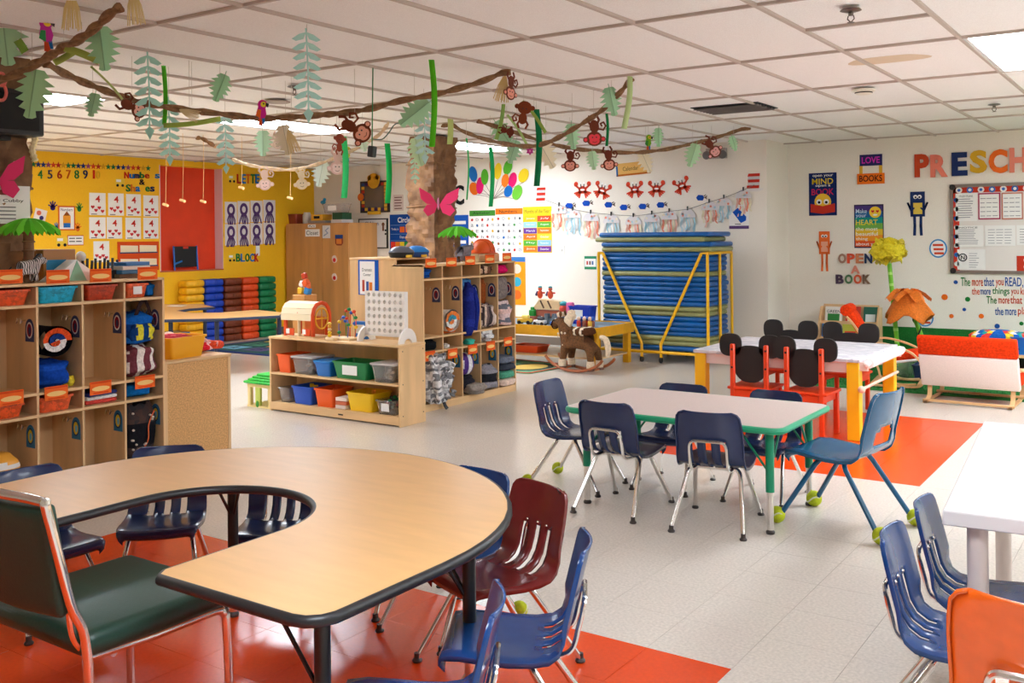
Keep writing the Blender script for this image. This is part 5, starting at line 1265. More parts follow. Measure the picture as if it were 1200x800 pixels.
book(W*.56, 2, W*.26, .2, (206, 60, 40), 'red picture book in the display stand top row', None, INK, (236, 226, 210))
book(W*.86, 2, W*.24, .2, (20, 100, 80), 'dark green picture book in the top row', None, INK, (226, 236, 236))
book(W*.2, 1, W*.32, .18, (70, 140, 210), 'sky blue picture book in the display stand middle row', None, INK, (240, 240, 236))
book(W*.54, 1, W*.28, .18, (190, 190, 60), 'yellow-green picture book in the middle row', None, INK, (226, 70, 50))
book(W*.85, 1, W*.26, .17, (60, 130, 190), 'blue picture book beside the yellow-green one', None, INK, (240, 220, 90))
book(W*.3, 0, W*.3, .16, (226, 120, 50), 'orange picture book in the display stand bottom row', None, INK, (240, 230, 200))
book(W*.7, 0, W*.3, .16, (120, 80, 150), 'purple picture book in the display stand bottom row', None, INK, (240, 230, 200))
# tufted trees
GP = pl((110, 190, 30)); GP2 = pl((170, 220, 110))
def tuft_tree(label, top, bot, rad, c, stripe, name='tufted_tree', squash=.7, style='puff'):
    t = thing(name, label, 'decoration', bot); a = Vector((0, 0, 0)); b = top-bot; n = 10
    po = part('pole', MB().tube([a.lerp(b, k/n) for k in range(n+1)], .024, 12), GP, t)
    if stripe == 'rings':
        for k in range(1, n): part('pole_band', MB().tube([a.lerp(b, (k+.1)/n), a.lerp(b, (k+.35)/n)], .0255, 12), GP2, po)
    else:
        ax_ = (b-a).normalized(); u = ax_.orthogonal().normalized(); w = ax_.cross(u)
        part('pole_band', MB().tube([a.lerp(b, k/40)+(u*math.cos(k*.75)+w*math.sin(k*.75))*.022 for k in range(41)], .009, 6), BLACK, po)
    m1 = mat('tulle_%d_%d_%d' % c, c, .8, kind='noise', scale=60, amt=.2, bump=.4, alpha=.9)
    rn = random.Random(len(label))
    if style == 'puff':
        part('tuft_core', lump_mb((rad*1.7, rad*1.7, rad*1.7*squash), [m1], 3, amp=.12, fold=6), None, t, ang=70).location = b-Vector((0, 0, rad*.5*squash))
        for k in range(26):
            th, ph = rn.uniform(0, 2*PI), rn.uniform(-1.2, 1.4); d = Vector((math.cos(th)*math.cos(ph), math.sin(th)*math.cos(ph), math.sin(ph)*squash))
            u = d.orthogonal().normalized(); w = d.cross(u).normalized(); c_ = b+Vector((0, 0, rad*.3*squash))+d*rad*.72; r_ = rad*.42
            g = [[c_+u*r_*s1*1.0+w*r_*s2+d*rad*.26*math.sin(3*s1+2*s2+k) for s1 in (-1, -.5, 0, .5, 1)] for s2 in (-1, -.5, 0, .5, 1)]
            part('tulle_ruffle', MB().grid(g), m1, t)
    else:
        rows = []
        for i in range(8):
            f = i/7; r_ = rad*(.25+.85*f**.8); row = []
            for k in range(25):
                a_ = 2*PI*k/24; row.append(b+Vector((math.cos(a_)*r_*(1+.16*math.sin(5*a_)*f), math.sin(a_)*r_*(1+.16*math.sin(5*a_)*f), rad*.55-rad*1.5*f+.05*math.sin(4*a_+1)*f)))
            rows.append(row)
        o = part('petal_bell', MB().grid(rows), m1, t); md = o.modifiers.new('s', 'SOLIDIFY'); md.thickness = .006
        for k in range(5):
            a_ = 2*PI*k/5+.4; u = Vector((math.cos(a_), math.sin(a_), 0)); w = Vector((-math.sin(a_), math.cos(a_), 0))
            g = [[b+u*rad*(.2+.9*f)+w*rad*.5*s1*(1-.3*f)+Vector((0, 0, rad*(.55-.5*f*f+.1*math.sin(4*s1)))) for s1 in (-1, -.5, 0, .5, 1)] for f in (0, .33, .66, 1)]
            part('petal', MB().grid(g), m1, t)
    return t
tb0 = gY(1054, 430, 10.95); tb0.z = .012; tt0 = gY(1041, 297, 10.95)
tuft_tree('yellow tulle puff on a tall green pole by the wall', tt0, tb0, .19, (238, 216, 40), 'rings', squash=.5)
t2 = gY(1064, 352, 10.75); b2 = gY(1088, 415, 10.75); b2 = t2+(b2-t2)*(t2.z-.012)/(t2.z-b2.z)
tuft_tree('orange tulle bell flower on a green pole with black spiral', t2, b2, .2, (240, 124, 30), 'spiral', 'bell_flower', style='bell')
tb1 = gY(1049, 430, 10.6); tb1.z = .012
# low shelf with cushion and bin behind the sofa
lx = gY(1195, 420, 9.95).x
t = thing('low_bench', 'low black-framed wooden bench behind the sofa', 'bench', (lx+.35, 10.0, .012))
part('top', MB().box(0, 0, .3, 1.15, .4, .03, .004), WOODH, t); part('panel', MB().box(0, .18, .15, 1.1, .02, .28), BLACK, t)
for s in (-1, 1): part('leg', MB().box(s*.54, 0, .145, .04, .38, .285), BLACK, t)
blanket('patchwork cushion in many colours on the low bench', (gY(1172, 408, 9.95).x, 9.95, .327), (.5, .3, .2), [fa((220, 60, 50)), fa((240, 200, 60)), fa((236, 230, 226)), fa((30, 90, 170)), fa((40, 150, 140))], 4, name='patchwork_cushion', cat='cushion', stripe='x', nstr=17, amp=.06)
storage_bin('bright blue bin on the low bench beside the cushion', (gY(1206, 412, 9.95).x, 9.95, .327), (.26, .3, .16), (20, 110, 200), 0)
storage_bin('clear lidded tub on the turf beside the armchair', (gY(1054, 430, 10.2).x, 10.2, .012), (.26, .3, .2), (0, 0, 0), 0, clear=True)
storage_bin('navy tub on the turf behind the sofa end', (gY(1070, 430, 10.0).x+.16, 10.0, .012), (.28, .3, .16), (24, 50, 90), 0)
# ================================================================== things on the walls
def star(r, k=.42, n=5, a0=PI/2): return [((r if i % 2 == 0 else r*k)*math.cos(a0+PI*i/n), (r if i % 2 == 0 else r*k)*math.sin(a0+PI*i/n)) for i in range(2*n)]
def heart(cx, cy, s):
    return [(cx+s*.062*16*math.sin(a)**3/2, cy+s*.062*(13*math.cos(a)-5*math.cos(2*a)-2*math.cos(3*a)-math.cos(4*a))/2) for a in [2*PI*k/18 for k in range(18)]]
def letter(ch, x0, y0, x1, y1, col, plane, label, group=None, th=.012, bold=.02, name='wall_letter'):
    if plane == 'Y': f = lambda x, y: gX(x, y, XL)
    else: f = lambda x, y: gY(x, y, {'B': YB, 'C': YC}[plane])
    c = f((x0+x1)/2, (y0+y1)/2); a, b = f(x0, (y0+y1)/2), f(x1, (y0+y1)/2); w = (b-a).length; h = abs(f((x0+x1)/2, y0).z-f((x0+x1)/2, y1).z)
    mb = MB(); put_text(mb, ch, -w/2, -h/2, w/2, h/2, th, bold, th)
    loc = (XL+.002, c.y, c.z) if plane == 'Y' else (c.x, {'B': YB, 'C': YC}[plane]-.002, c.z)
    return single(name, label, 'letter', mb, pa(col), loc, rot=(PI/2, 0, PI/2) if plane == 'Y' else (PI/2, 0, 0), group=group)
NAVY, REDL, BLU, GRNL, YLL, ORL = (30, 42, 90), (206, 50, 30), (30, 110, 190), (30, 120, 60), (230, 180, 40), (236, 110, 30)
# ---- yellow wall
sc_ = [(30, 110, 70), (30, 50, 120), (30, 50, 120), (150, 70, 120), (214, 70, 40), (190, 50, 40), (220, 160, 40), (40, 120, 70)]
for k in range(24):
    px = 39+k*5.85; py = 192.5+.20*k
    p = gX(px, py, XL)
    single('star_cutout', 'small paper star, %s in the border row counted from the trunk' % ORD[k], 'star', MB().prism(star(.042), 0, .003), pa(sc_[k % 8]), (XL+.002, p.y, p.z), rot=(PI/2, 0, PI/2), group='paper star border')
for ch, px, c, lb in (('4', 46.8, GRNL, 'green'), ('5', 58.2, NAVY, 'navy'), ('6', 69.5, (180, 50, 30), 'dark red'), ('7', 80, (206, 90, 30), 'orange'), ('8', 89.6, GRNL, 'green'), ('9', 99.7, NAVY, 'navy'), ('1', 109.6, REDL, 'red')):
    w = 2.6 if ch != '1' else 1.0
    letter(ch, px-w, 199.3, px+w, 209.3, c, 'Y', '%s number %s in the number row on yellow wall' % (lb, ch), 'number line digits', name='wall_number', bold=0)
letter('0', 112.5, 199.8, 117, 209.5, (240, 190, 50), 'Y', 'pale yellow number 0 at the end of the number row', 'number line digits', name='wall_number', bold=0)
def word(s, x0, x1, y0, y1, cols, plane, what, gap=.12, name='wall_letter', drop='', bold=.02):
    n = len(s); w = (x1-x0)/n
    for i, ch in enumerate(s):
        if ch in ' _': continue
        lo = ch in 'aceumnors' and not s.isupper(); yb = y0+(y1-y0)*.3 if lo else y0
        letter(ch, x0+i*w+w*gap/2, yb, x0+(i+1)*w-w*gap/2, y1, cols[i % len(cols)], plane, 'letter %s of the word %s on the %s' % (ch, what, 'yellow wall' if plane == 'Y' else 'white wall'), what+' letters', name=name, bold=bold)
word('Numbe_s', 145, 187, 201.5, 209, [REDL, BLU, NAVY, GRNL, REDL, BLU, BLU], 'Y', 'Numbers')
letter('&', 163, 210, 169, 216.5, (26, 26, 40), 'Y', 'black ampersand between the words Numbers and Shapes', bold=0)
word('Sha_es', 147, 181, 216, 224.5, [GRNL, (230, 120, 40), BLU, GRNL, GRNL, NAVY], 'Y', 'Shapes')
def fn_bus(t, w, h):
    part('body', MB().prism(rpoly(-w/2, -h*.3, w/2, h*.5, h*.15), 0, .003), pa((244, 206, 70)), t)
    part('windows', MB().rect(-w*.4, .08*h, w*.1, .36*h, .003, .004), WHITEP, t)
    for s in (-1, 1): part('wheel', MB().disc(s*w*.27, -h*.32, h*.17, .003, .005, 12), INK, t)
card('bus_cutout', 'yellow bus cutout beside the word Shapes', 'decoration', 135, 209, 146, 219, fn_bus, 'Y')
card('bus_cutout', 'yellow bus cutout beside a white name card', 'decoration', 65.5, 277.5, 79, 289, fn_bus, 'Y')
card('bus_cutout', 'yellow bus cutout before the word LETTE', 'decoration', 267.5, 205, 276, 214, fn_bus, 'Y')
card('bus_cutout', 'yellow bus cutout before the word BLOCK', 'decoration', 267.5, 298, 276, 306.5, fn_bus, 'Y')
def fn_four(seed):
    def f(t, w, h):
        rn = random.Random(seed)
        part('sheet', MB().rect(-w/2, -h/2, w/2, h/2, 0, .003), WHITEP, t)
        mb = MB(); put_text(mb, '4', -w*.14, h*.08, w*.16, h*.38, .0045, .02); part('painted_digit', mb, pa((206, 50, 36)), t)
        n = 0
        for k in range(4):
            x, y = (-.3+.2*k)*w, (-.16-.14*(k % 2)+rn.uniform(-.04, .04))*h
            part('heart', MB().prism(heart(x, y, w*.23), .003, .0042), pa((206, 56, 60)), t)
        part('caption', MB().rect(-w*.4, -h*.47, -w*.05, -h*.44, .003, .004), INK, t)
    return f
boxes = [(104.6, 226, 123.7, 252), (126.7, 226.5, 145, 252.5), (147.8, 227.5, 165, 253), (168, 229, 185.6, 253.5), (104.6, 254.5, 123.7, 279.5), (125, 254.5, 143, 279.5), (147, 255, 165, 280), (168, 255, 185.6, 279.5), (109.6, 282.5, 128, 307)]
for k, q in enumerate(boxes):
    card('number_painting', 'painted red 4 sheet, %s row, %s from the orange recess' % (('upper', 'lower')[k//4], ORD[3-k % 4]) if k < 8 else 'white sheet with painted red 4 hanging alone below the two rows', 'painting', *q, fn_four(k), 'Y', group='number four paintings')
def fn_poster(frame, pic, txt=None, tcol=INK):
    def f(t, w, h):
        part('frame', MB().rect(-w/2, -h/2, w/2, h/2, 0, .004), pa(frame), t); part('sheet', MB().rect(-w*.42, -h*.44, w*.42, h*.44, .004, .005), WHITEP, t)
        if pic:
            part('crayon_body', MB().rect(-w*.22, -h*.3, w*.22, h*.1, .005, .006), pa(pic), t); part('crayon_tip', MB().prism([(-w*.2, h*.1), (w*.2, h*.1), (0, h*.28)], .005, .006), pa((150, 80, 30)), t)
            part('overalls', MB().rect(-w*.2, -h*.38, w*.2, -h*.2, .006, .007), pa((40, 110, 190)), t)
        if txt: mb = MB(); put_text(mb, txt, -w*.34, h*.28, w*.34, h*.4, .0062); part('lettering', mb, pa(tcol) if isinstance(tcol, tuple) else tcol, t)
    return f
card('crayon_poster', 'orange-framed poster of a crayon on the yellow wall', 'poster', 68, 241, 88, 270, fn_poster((226, 110, 40), (240, 160, 50), 'Numbers', (60, 50, 110)), 'Y')
def fn_hand(c):
    def f(t, w, h):
        mb = MB().disc(0, -h*.18, w*.26, 0, .003, 12, h*.28)
        for k in range(5):
            a = PI*.12+PI*.76*k/4; mb.strip([(0, -h*.15), (w*.46*math.cos(a), -h*.15+h*.6*math.sin(a))], w*.11, 0, .003)
        part('handprint', mb, pa(c), t)
    return f
for x0, y0, x1, y1, c, lb in ((56, 235, 67.5, 247, (70, 40, 120), 'purple'), (88, 237, 97.5, 248.5, (60, 150, 70), 'green'), (86.5, 260.5, 95.5, 271.5, (236, 110, 40), 'orange'), (62, 260, 70, 271, (60, 130, 190), 'blue')):
    card('handprint_cutout', '%s handprint cutout around the crayon poster' % lb, 'decoration', x0, y0, x1, y1, fn_hand(c), 'Y')
def fn_card(t, w, h):
    part('border', MB().rect(-w/2, -h/2, w/2, h/2, 0, .003), pa((214, 90, 60)), t); part('sheet', MB().rect(-w*.47, -h*.42, w*.47, h*.42, .003, .004), WHITEP, t)
    for k in range(4): part('text_line', MB().rect(-w*.4+(w*.42 if k % 2 else 0), h*.15-h*.3*(k//2), -w*.05+(w*.42 if k % 2 else 0), h*.24-h*.3*(k//2), .004, .005), INK, t)
card('schedule_card', 'small white schedule card with red border on yellow wall', 'sign', 79, 275.5, 98, 287.5, fn_card, 'Y')
def fn_dots(t, w, h):
    part('sheet', MB().rect(-w/2, -h/2, w/2, h/2, 0, .003), pa((236, 226, 222)), t); part('red_dot', MB().disc(-w*.15, h*.15, w*.2, .003, .004, 12), pa((220, 110, 80)), t); part('blue_dot', MB().disc(w*.15, -h*.2, w*.18, .003, .004, 12), pa((60, 50, 110)), t)
card('dot_painting', 'small white sheet with red and blue dots beside the tree trunk', 'painting', 40, 245, 54, 259, fn_dots, 'Y').rotation_euler = (PI/2, .25, PI/2)
def fn_switch(t, w, h):
    part('plate', MB().prism(rpoly(-w/2, -h/2, w/2, h/2, w*.1, 2), 0, .006), mat('switch_plate', (240, 236, 230), .4), t); part('toggle', MB().rect(-w*.1, -h*.12, w*.1, h*.12, .006, .016), mat('switch_toggle', (220, 214, 206), .4), t)
card('light_switch', 'white light switch plate on the yellow wall', 'switch', 45.5, 292.5, 51.5, 303, fn_switch, 'Y')
card('light_switch', 'white light switch plate on the white back wall', 'switch', 656, 288, 661.8, 298.5, fn_switch, 'B')
def fn_pocket(t, w, h):
    part('board', MB().rect(-w/2, -h/2, w/2, h/2, 0, .012), pa((220, 80, 30)), t)
    for i in range(2):
        for j in range(2):
            x0, y0 = (-.44+.46*i)*w, (.12-.46*j)*h
            part('sentence_strip', MB().prism([(x0, y0), (x0+w*.42, y0-h*.02), (x0+w*.42, y0+h*.24), (x0, y0+h*.26)], .012, .014), pa((244, 224, 190)), t)
        part('clip_rail', MB().rect(-w*.46, (-.02-.46*i+.12)*h, w*.46, (.02-.46*i+.12)*h, .014, .02), pa((60, 70, 110)), t)
card('pocket_chart', 'orange pocket chart with cream strips on the yellow wall', 'chart', 138, 283, 186, 317, fn_pocket, 'Y')
word('LETTE', 277, 304, 204, 215, [REDL, BLU, ORL, GRNL, BLU], 'Y', 'LETTE')
word('BLOCK', 276, 303, 297, 306.5, [GRNL, BLU, GRNL, BLU, REDL], 'Y', 'BLOCK')
PUR = pa((94, 64, 116))
def fn_octo(seed):
    def f(t, w, h):
        rn = random.Random(seed); part('sheet', MB().rect(-w/2, -h/2, w/2, h/2, 0, .003), pa((240, 232, 234)), t)
        n = 18; mb = MB(); o = [(w*.33*math.cos(2*PI*k/n), h*.12+h*.3*math.sin(2*PI*k/n)) for k in range(n)]; i_ = [(x*.5, h*.12+(y-h*.12)*.5) for x, y in o]
        for k in range(n): mb.prism([o[k], o[(k+1) % n], i_[(k+1) % n], i_[k]], .003, .006)
        part('ring', mb, PUR, t)
        for k in range(5):
            x = (-.3+.15*k)*w; part('tentacle', MB().strip([(x*.6, -h*.15), (x, -h*.35), (x+rn.uniform(-.12, .12)*w, -h*.55)], w*.09, .004, .007), PUR, t)
    return f
for r in range(2):
    for k in range(4):
        x0 = 263.5+15*k; y0 = 236.5-.7*k+r*26
        card('octopus_craft', 'purple paper octopus sheet, %s row, %s from the orange recess' % (('upper', 'lower')[r], ORD[k]), 'craft', x0, y0, x0+14, y0+25, fn_octo(r*4+k), 'Y', group='purple octopus crafts')
single('hanging_label', 'small white label strip below the octopus sheets', 'label', MB().rect(-.035, -.08, .035, .08, 0, .003), WHITEP, tuple(gX(302, 293, XL+.003)), rot=(PI/2, 0, PI/2))

# ---- back wall
def fn_quilt(t, w, h):
    part('frame', MB().rect(-w/2, -h/2, w/2, h/2, 0, .03), mat('frame_dark', (40, 34, 34), .5), t)
    pal = [(60, 40, 90), (190, 60, 40), (226, 170, 60), (40, 70, 120)]; n = 8; q = 0
    for i in range(n):
        for j in range(n):
            if i in (0, n-1) or j in (0, n-1):
                x0, y0 = -w*.45+w*.9*i/n, -h*.45+h*.9*j/n; part('quilt_patch', MB().rect(x0+.004, y0+.004, x0+w*.9/n-.004, y0+h*.9/n-.004, .03, .034), pa(pal[(i*2+j+i*j) % 4]), t); q += 1
    part('mirror', MB().rect(-w*.33, -h*.33, w*.33, h*.33, .03, .032), mat('mirror_grey', (120, 116, 118), .2, .6), t)
    b = part('bear_topper', MB().disc(0, h*.5, w*.2, .03, .05, 16).disc(-w*.14, h*.6, w*.07, .03, .05, 10).disc(w*.14, h*.6, w*.07, .03, .05, 10), pa((226, 160, 40)), t)
    part('name_plate', MB().rect(-w*.22, -h*.56, w*.22, -h*.46, .03, .045), pa((232, 176, 50)), t); part('side_topper', MB().disc(-w*.46, 0, w*.1, .034, .05, 12), pa((226, 110, 40)), t)
card('quilted_mirror', 'patchwork framed mirror with yellow bear topper on back wall', 'mirror', 423.5, 212, 457, 249, fn_quilt, 'B')
def fn_list(t, w, h):
    part('sheet', MB().rect(-w/2, -h/2, w/2, h/2, 0, .003), pa((226, 206, 196)), t)
    for k in range(5): part('text_line', MB().rect(-w*.38, h*(.3-.17*k), w*(.36-.1*(k % 2)), h*(.36-.17*k), .003, .004), pa((120, 70, 70)), t)
card('list_sheet', 'small beige list sheet beside the patchwork mirror', 'paper', 461, 228, 473, 247, fn_list, 'B')
def fn_wb(t, w, h):
    part('frame', MB().rect(-w/2, -h/2, w/2, h/2, 0, .02), BLACK, t); part('board', MB().rect(-w*.46, -h*.46, w*.46, h*.46, .02, .022), mat('whiteboard', (226, 220, 216), .3), t)
    mb = MB(); put_text(mb, 'Children', -w*.26, h*.27, w*.2, h*.4, .0225, .01); part('lettering', mb, pa((80, 40, 100)), t)
    for s in (-1, 1): part('monkey_sticker', MB().disc(s*w*.36, h*.3, w*.05, .022, .024, 10).rect(s*w*.36-w*.03, h*.08, s*w*.36+w*.03, h*.28, .022, .024), pa((130, 86, 60)), t)
    for k in range(2): part('magnet', MB().disc(w*.44, h*(.1-.12*k), w*.025, .022, .028, 10), INK, t)
card('whiteboard', 'whiteboard headed Children in black frame on back wall', 'whiteboard', 421, 256, 455, 291, fn_wb, 'B')
def fn_circle(t, w, h):
    part('backing', MB().rect(-w/2, -h/2, w/2, h/2, 0, .006), pa((20, 70, 150)), t)
    mb = MB(); put_text(mb, 'Circle Time', -w*.26, h*.3, w*.46, h*.43, .0075, .02); part('title', mb, WHITEP, t)
    for k, c in enumerate([(236, 110, 40), (236, 110, 40), (206, 40, 50), (40, 150, 80)]): part('word_card', MB().rect(w*(-.2+.17*k), h*.06, w*(-.06+.17*k), h*.2, .006, .008), pa(c), t)
    for k, c in enumerate([(230, 60, 40), (240, 130, 30), (240, 200, 40), (50, 150, 70), (40, 120, 190), (120, 70, 160), (200, 60, 130)]): part('colour_card', MB().rect(w*(-.47+.135*k), -h*.33, w*(-.345+.135*k), -h*.17, .006, .008), pa(c), t)
    mb = MB(); put_text(mb, 'Days of the week', -w*.2, -h*.1, w*.3, -h*.02, .0075); put_text(mb, 'Today is', -w*.45, h*.1, -w*.24, h*.17, .0075); part('lettering', mb, WHITEP, t)
    for z in (.24, .02, -.14, -.36): part('pocket_seam', MB().rect(-w*.48, h*z-.004, w*.48, h*z+.002, .006, .008), pa((120, 160, 210)), t)
card('circle_time_chart', 'blue Circle Time pocket chart on the back wall', 'chart', 457, 251, 497, 299, fn_circle, 'B')
for ch, x0, x1 in (('A', 480, 490), ('B', 507, 517), ('C', 533, 544)): letter(ch, x0, 217, x1, 240, (24, 24, 26), 'B', 'large black letter %s on the back wall' % ch, th=.02)
def fn_stripes(t, w, h):
    part('backing', MB().rect(-w/2, -h/2, w/2, h/2, 0, .006), pa((28, 86, 176)), t)
    for k in range(3): part('white_strip', MB().rect(-w*.4, h*(.22-.3*k), w*.4, h*(.32-.3*k), .006, .008), WHITEP, t)
card('calendar_chart', 'blue chart with white strips beside the letter C', 'chart', 522, 252, 549, 290, fn_stripes, 'B')
# balloon bunch
bal = [((133, 155, 175, 235), BLU, .25), ((133, 238, 185, 305), ORL, .5), ((172, 213, 210, 298), (226, 30, 110), -.1), ((197, 170, 235, 250), (90, 180, 50), 0), ((240, 118, 265, 195), (224, 40, 40), .1), ((265, 138, 303, 222), (238, 206, 40), -.15), ((310, 122, 362, 198), (90, 180, 50), -.4), ((300, 195, 345, 262), (244, 130, 40), -.2), ((335, 187, 385, 265), (230, 30, 110), -.3), ((307, 255, 368, 315), BLU, -.5), ((388, 165, 447, 240), (238, 206, 40), -.6), ((357, 252, 413, 330), (110, 190, 60), -.5)]
names = ['blue', 'orange', 'pink', 'green', 'red', 'yellow', 'green', 'orange', 'pink', 'blue', 'yellow', 'lime']
knot = gY(578, 233, YB)
for k, ((a, b, c, d), col, rt) in enumerate(bal):
    x0, y0, x1, y1 = 520+a/4.445, 160+b/4.445, 520+c/4.445, 160+d/4.445
    def fb(t, w, h, rt=rt, col=col, k=k):
        part('balloon', MB().disc(0, 0, min(w, h)*.42 if w > h*.75 else w*.5, .004+.002*(k % 4), .007+.002*(k % 4), 20, h*.52, rt), pa(col), t)
        kx, kz = knot.x-t.location.x, knot.z-t.location.z
        part('string', MB().strip([(0, -h*.45), (kx*.6, kz*.7), (kx, kz)], .006, .001, .003), pa((150, 130, 120)), t)
    nb = {3: 'green balloon cutout above the pink one near the letter C', 6: 'green balloon cutout highest in the bunch', 7: 'orange balloon cutout in the middle of the bunch', 1: 'orange balloon cutout lowest by the letter C', 2: 'pink balloon cutout by the letter C side', 8: 'pink balloon cutout on the hat side of the bunch', 0: 'blue balloon cutout nearest the letter C', 9: 'blue balloon cutout overlapping the lime one', 5: 'yellow balloon cutout next to the red one', 10: 'yellow balloon cutout nearest the striped hat', 4: 'red balloon cutout in the wall bunch', 11: 'lime balloon cutout below the yellow one'}[k]
    card('balloon_cutout', nb, 'balloon', x0, y0, x1, y1, fb, 'B', group='balloon cutouts')
def fn_abc(hc, seed):
    def f(t, w, h):
        part('sheet', MB().rect(-w/2, -h/2, w/2, h/2, 0, .003), WHITEP, t); part('header', MB().rect(-w/2, h*.37, w/2, h/2, .003, .005), pa(hc), t)
        rn = random.Random(seed); mb = MB(); put_text(mb, 'Alphabet' if seed == 1 else 'Numbers', -w*.36, h*.4, w*.3, h*.47, .0055); part('title', mb, INK, t)
        cs = [(200, 60, 50), (60, 110, 170), (90, 90, 90), (220, 170, 60), (90, 150, 90), (150, 100, 70)]; L_ = 'AaBbCcDdEeFfGgHhIiJjKkLlMmNnOoPp'
        for i in range(5):
            for j in range(6):
                x, y = w*(-.4+.2*i), h*(.28-.135*j)
                if (i+j) % 2: mb = MB(); put_text(mb, L_[(i*6+j) % 32], x-w*.05, y-h*.03, x+w*.05, y+h*.035, .0035); part('chart_letter', mb, pa((110, 104, 110)), t)
                else: part('chart_picture', MB().disc(x, y, w*.05, .003, .004, 7, h*.032, rn.random()*3), pa(cs[rn.randrange(6)]), t)
    return f
card('alphabet_chart', 'white alphabet chart with green header on back wall', 'poster', 550.5, 246.5, 580.5, 296, fn_abc((70, 140, 50), 1), 'B')
card('number_chart', 'white picture chart with orange header on back wall', 'poster', 581, 244, 612.5, 298.5, fn_abc((240, 120, 30), 2), 'B')
def fn_months(t, w, h):
    part('sheet', MB().rect(-w/2, -h/2, w/2, h/2, 0, .004), pa((244, 200, 40)), t)
    mb = MB(); put_text(mb, 'Months of the Year', -w*.44, h*.36, w*.44, h*.44, .0055); part('title', mb, pa((60, 110, 40)), t)
    cs = [(240, 190, 40), (230, 80, 40), (150, 200, 230), (100, 170, 60), (110, 60, 150), (240, 130, 40), (240, 120, 40), (244, 200, 60), (90, 170, 60), (140, 190, 230), (236, 120, 40), (120, 60, 150)]
    ms = ['January', 'July', 'February', 'August', 'March', 'September', 'April', 'October', 'May', 'November', 'June', 'December']
    for k in range(12):
        i, j = k % 2, k//2; x0, y0 = w*(-.48+.49*i), h*(.18-.132*j); c_ = part('month_cell', MB().rect(x0, y0, x0+w*.47, y0+h*.12, .004, .006), pa(cs[k]), t)
        mb = MB(); put_text(mb, ms[k], x0+w*.1, y0+h*.04, x0+w*.4, y0+h*.085, .0065); part('month_name', mb, WHITEP, c_)
card('months_chart', 'yellow months of the year chart with coloured cells', 'poster', 613, 242, 646.5, 296, fn_months, 'B')
def fn_orange_poster(t, w, h):
    part('sheet', MB().rect(-w/2, -h/2, w/2, h/2, 0, .004), pa((244, 156, 30)), t); part('blue_band', MB().rect(-w/2, h*.4, w/2, h/2, .004, .005), pa((60, 120, 190)), t)
    for k, c in enumerate([(244, 210, 190), (60, 170, 200), (236, 110, 40)]): part('picture', MB().disc(-w*.05, h*(.25-.27*k), w*.28, .004, .006, 12, h*.1), pa(c), t)
card('orange_poster', 'orange and blue poster beside the cubby unit end', 'poster', 598, 301, 616, 357, fn_orange_poster, 'B')
def fn_green_sheet(t, w, h):
    part('border', MB().rect(-w/2, -h/2, w/2, h/2, 0, .003), pa((50, 140, 100)), t); part('sheet', MB().rect(-w*.47, -h*.3, w*.47, h*.3, .003, .004), WHITEP, t)
    for k in range(3): part('picture', MB().rect(w*(-.32+.22*k), -h*.15, w*(-.18+.22*k), h*.12, .004, .005), pa([(200, 80, 70), (120, 90, 80), (80, 110, 160)][k]), t)
card('procedure_card', 'green-bordered picture card beside the mat cart', 'sign', 685, 300, 699, 315.5, fn_green_sheet, 'B')
def fn_hat(t, w, h):
    for k in range(5): part('hat_band', MB().prism([(-w*(.36-.02*k)+w*.04*math.sin(k), -h*.34+h*.166*k), (w*(.30+.01*k), -h*.34+h*.166*k), (w*(.31+.01*k), -h*.34+h*.166*(k+1)), (-w*(.34-.02*k), -h*.34+h*.166*(k+1))], .002, .005), pa((200, 50, 36) if k % 2 == 0 else (212, 206, 206)), t)
    part('hat_brim', MB().disc(w*.04, -h*.4, w*.5, 0, .003, 18, h*.1), pa((238, 232, 228)), t)
card('striped_hat_cutout', 'red and white striped hat cutout beside the balloons', 'decoration', 626, 219.5, 642, 238, fn_hat, 'B')
card('striped_hat_cutout', 'red and white striped hat cutout at the wall corner', 'decoration', 872, 203, 894, 224, fn_hat, 'B')
CRB = pa((222, 70, 44))
def fn_crab(t, w, h):
    mb = MB().disc(0, -h*.02, w*.24, 0, .003, 14, h*.24)
    for s in (-1, 1):
        for k in range(4): mb.strip([(s*w*.1, -h*.1), (s*w*(.2+.09*k), -h*(.5-.09*k))], w*.085, 0, .003)
        mb.strip([(s*w*.18, h*.05), (s*w*.36, h*.22)], w*.1, 0, .003); mb.disc(s*w*.38, h*.34, w*.12, 0, .003, 10, h*.16, s*.4)
    part('body', mb, CRB, t)
    for s in (-1, 1): part('eye_stalk', MB().strip([(s*w*.07, h*.1), (s*w*.1, h*.38)], w*.05, .002, .004), BLACK, t); part('eye', MB().disc(s*w*.1, h*.4, w*.06, .004, .006, 10), WHITEP, t)
    part('smile', MB().disc(0, -h*.02, w*.13, .003, .005, 12, h*.06), WHITEP, t)
for k, (x, y, tl) in enumerate([(682.7, 222, 0), (706, 223, -.3), (744, 221.7, .05), (769.4, 220.7, 0), (799, 217.4, .3)]):
    o = card('crab_craft', 'red handprint crab craft, %s in its row from the balloons' % ORD[k], 'craft', x-10, y-9.5, x+10, y+9.5, fn_crab, 'B', group='handprint crabs'); o.rotation_euler = (PI/2, -tl, 0)
def fn_fish(t, w, h):
    part('body', MB().prism([(-w*.5, h*.05), (-w*.3, h*.42), (w*.1, h*.36), (w*.22, 0), (w*.1, -h*.42), (-w*.35, -h*.4)], 0, .004), pa((20, 76, 180)), t)
    part('tail', MB().prism([(w*.18, 0), (w*.5, h*.3), (w*.42, 0), (w*.5, -h*.3)], 0, .003), pa((110, 90, 84)), t); part('fin', MB().strip([(w*.2, h*.2), (w*.35, h*.4)], w*.06, 0, .003), BLACK, t)
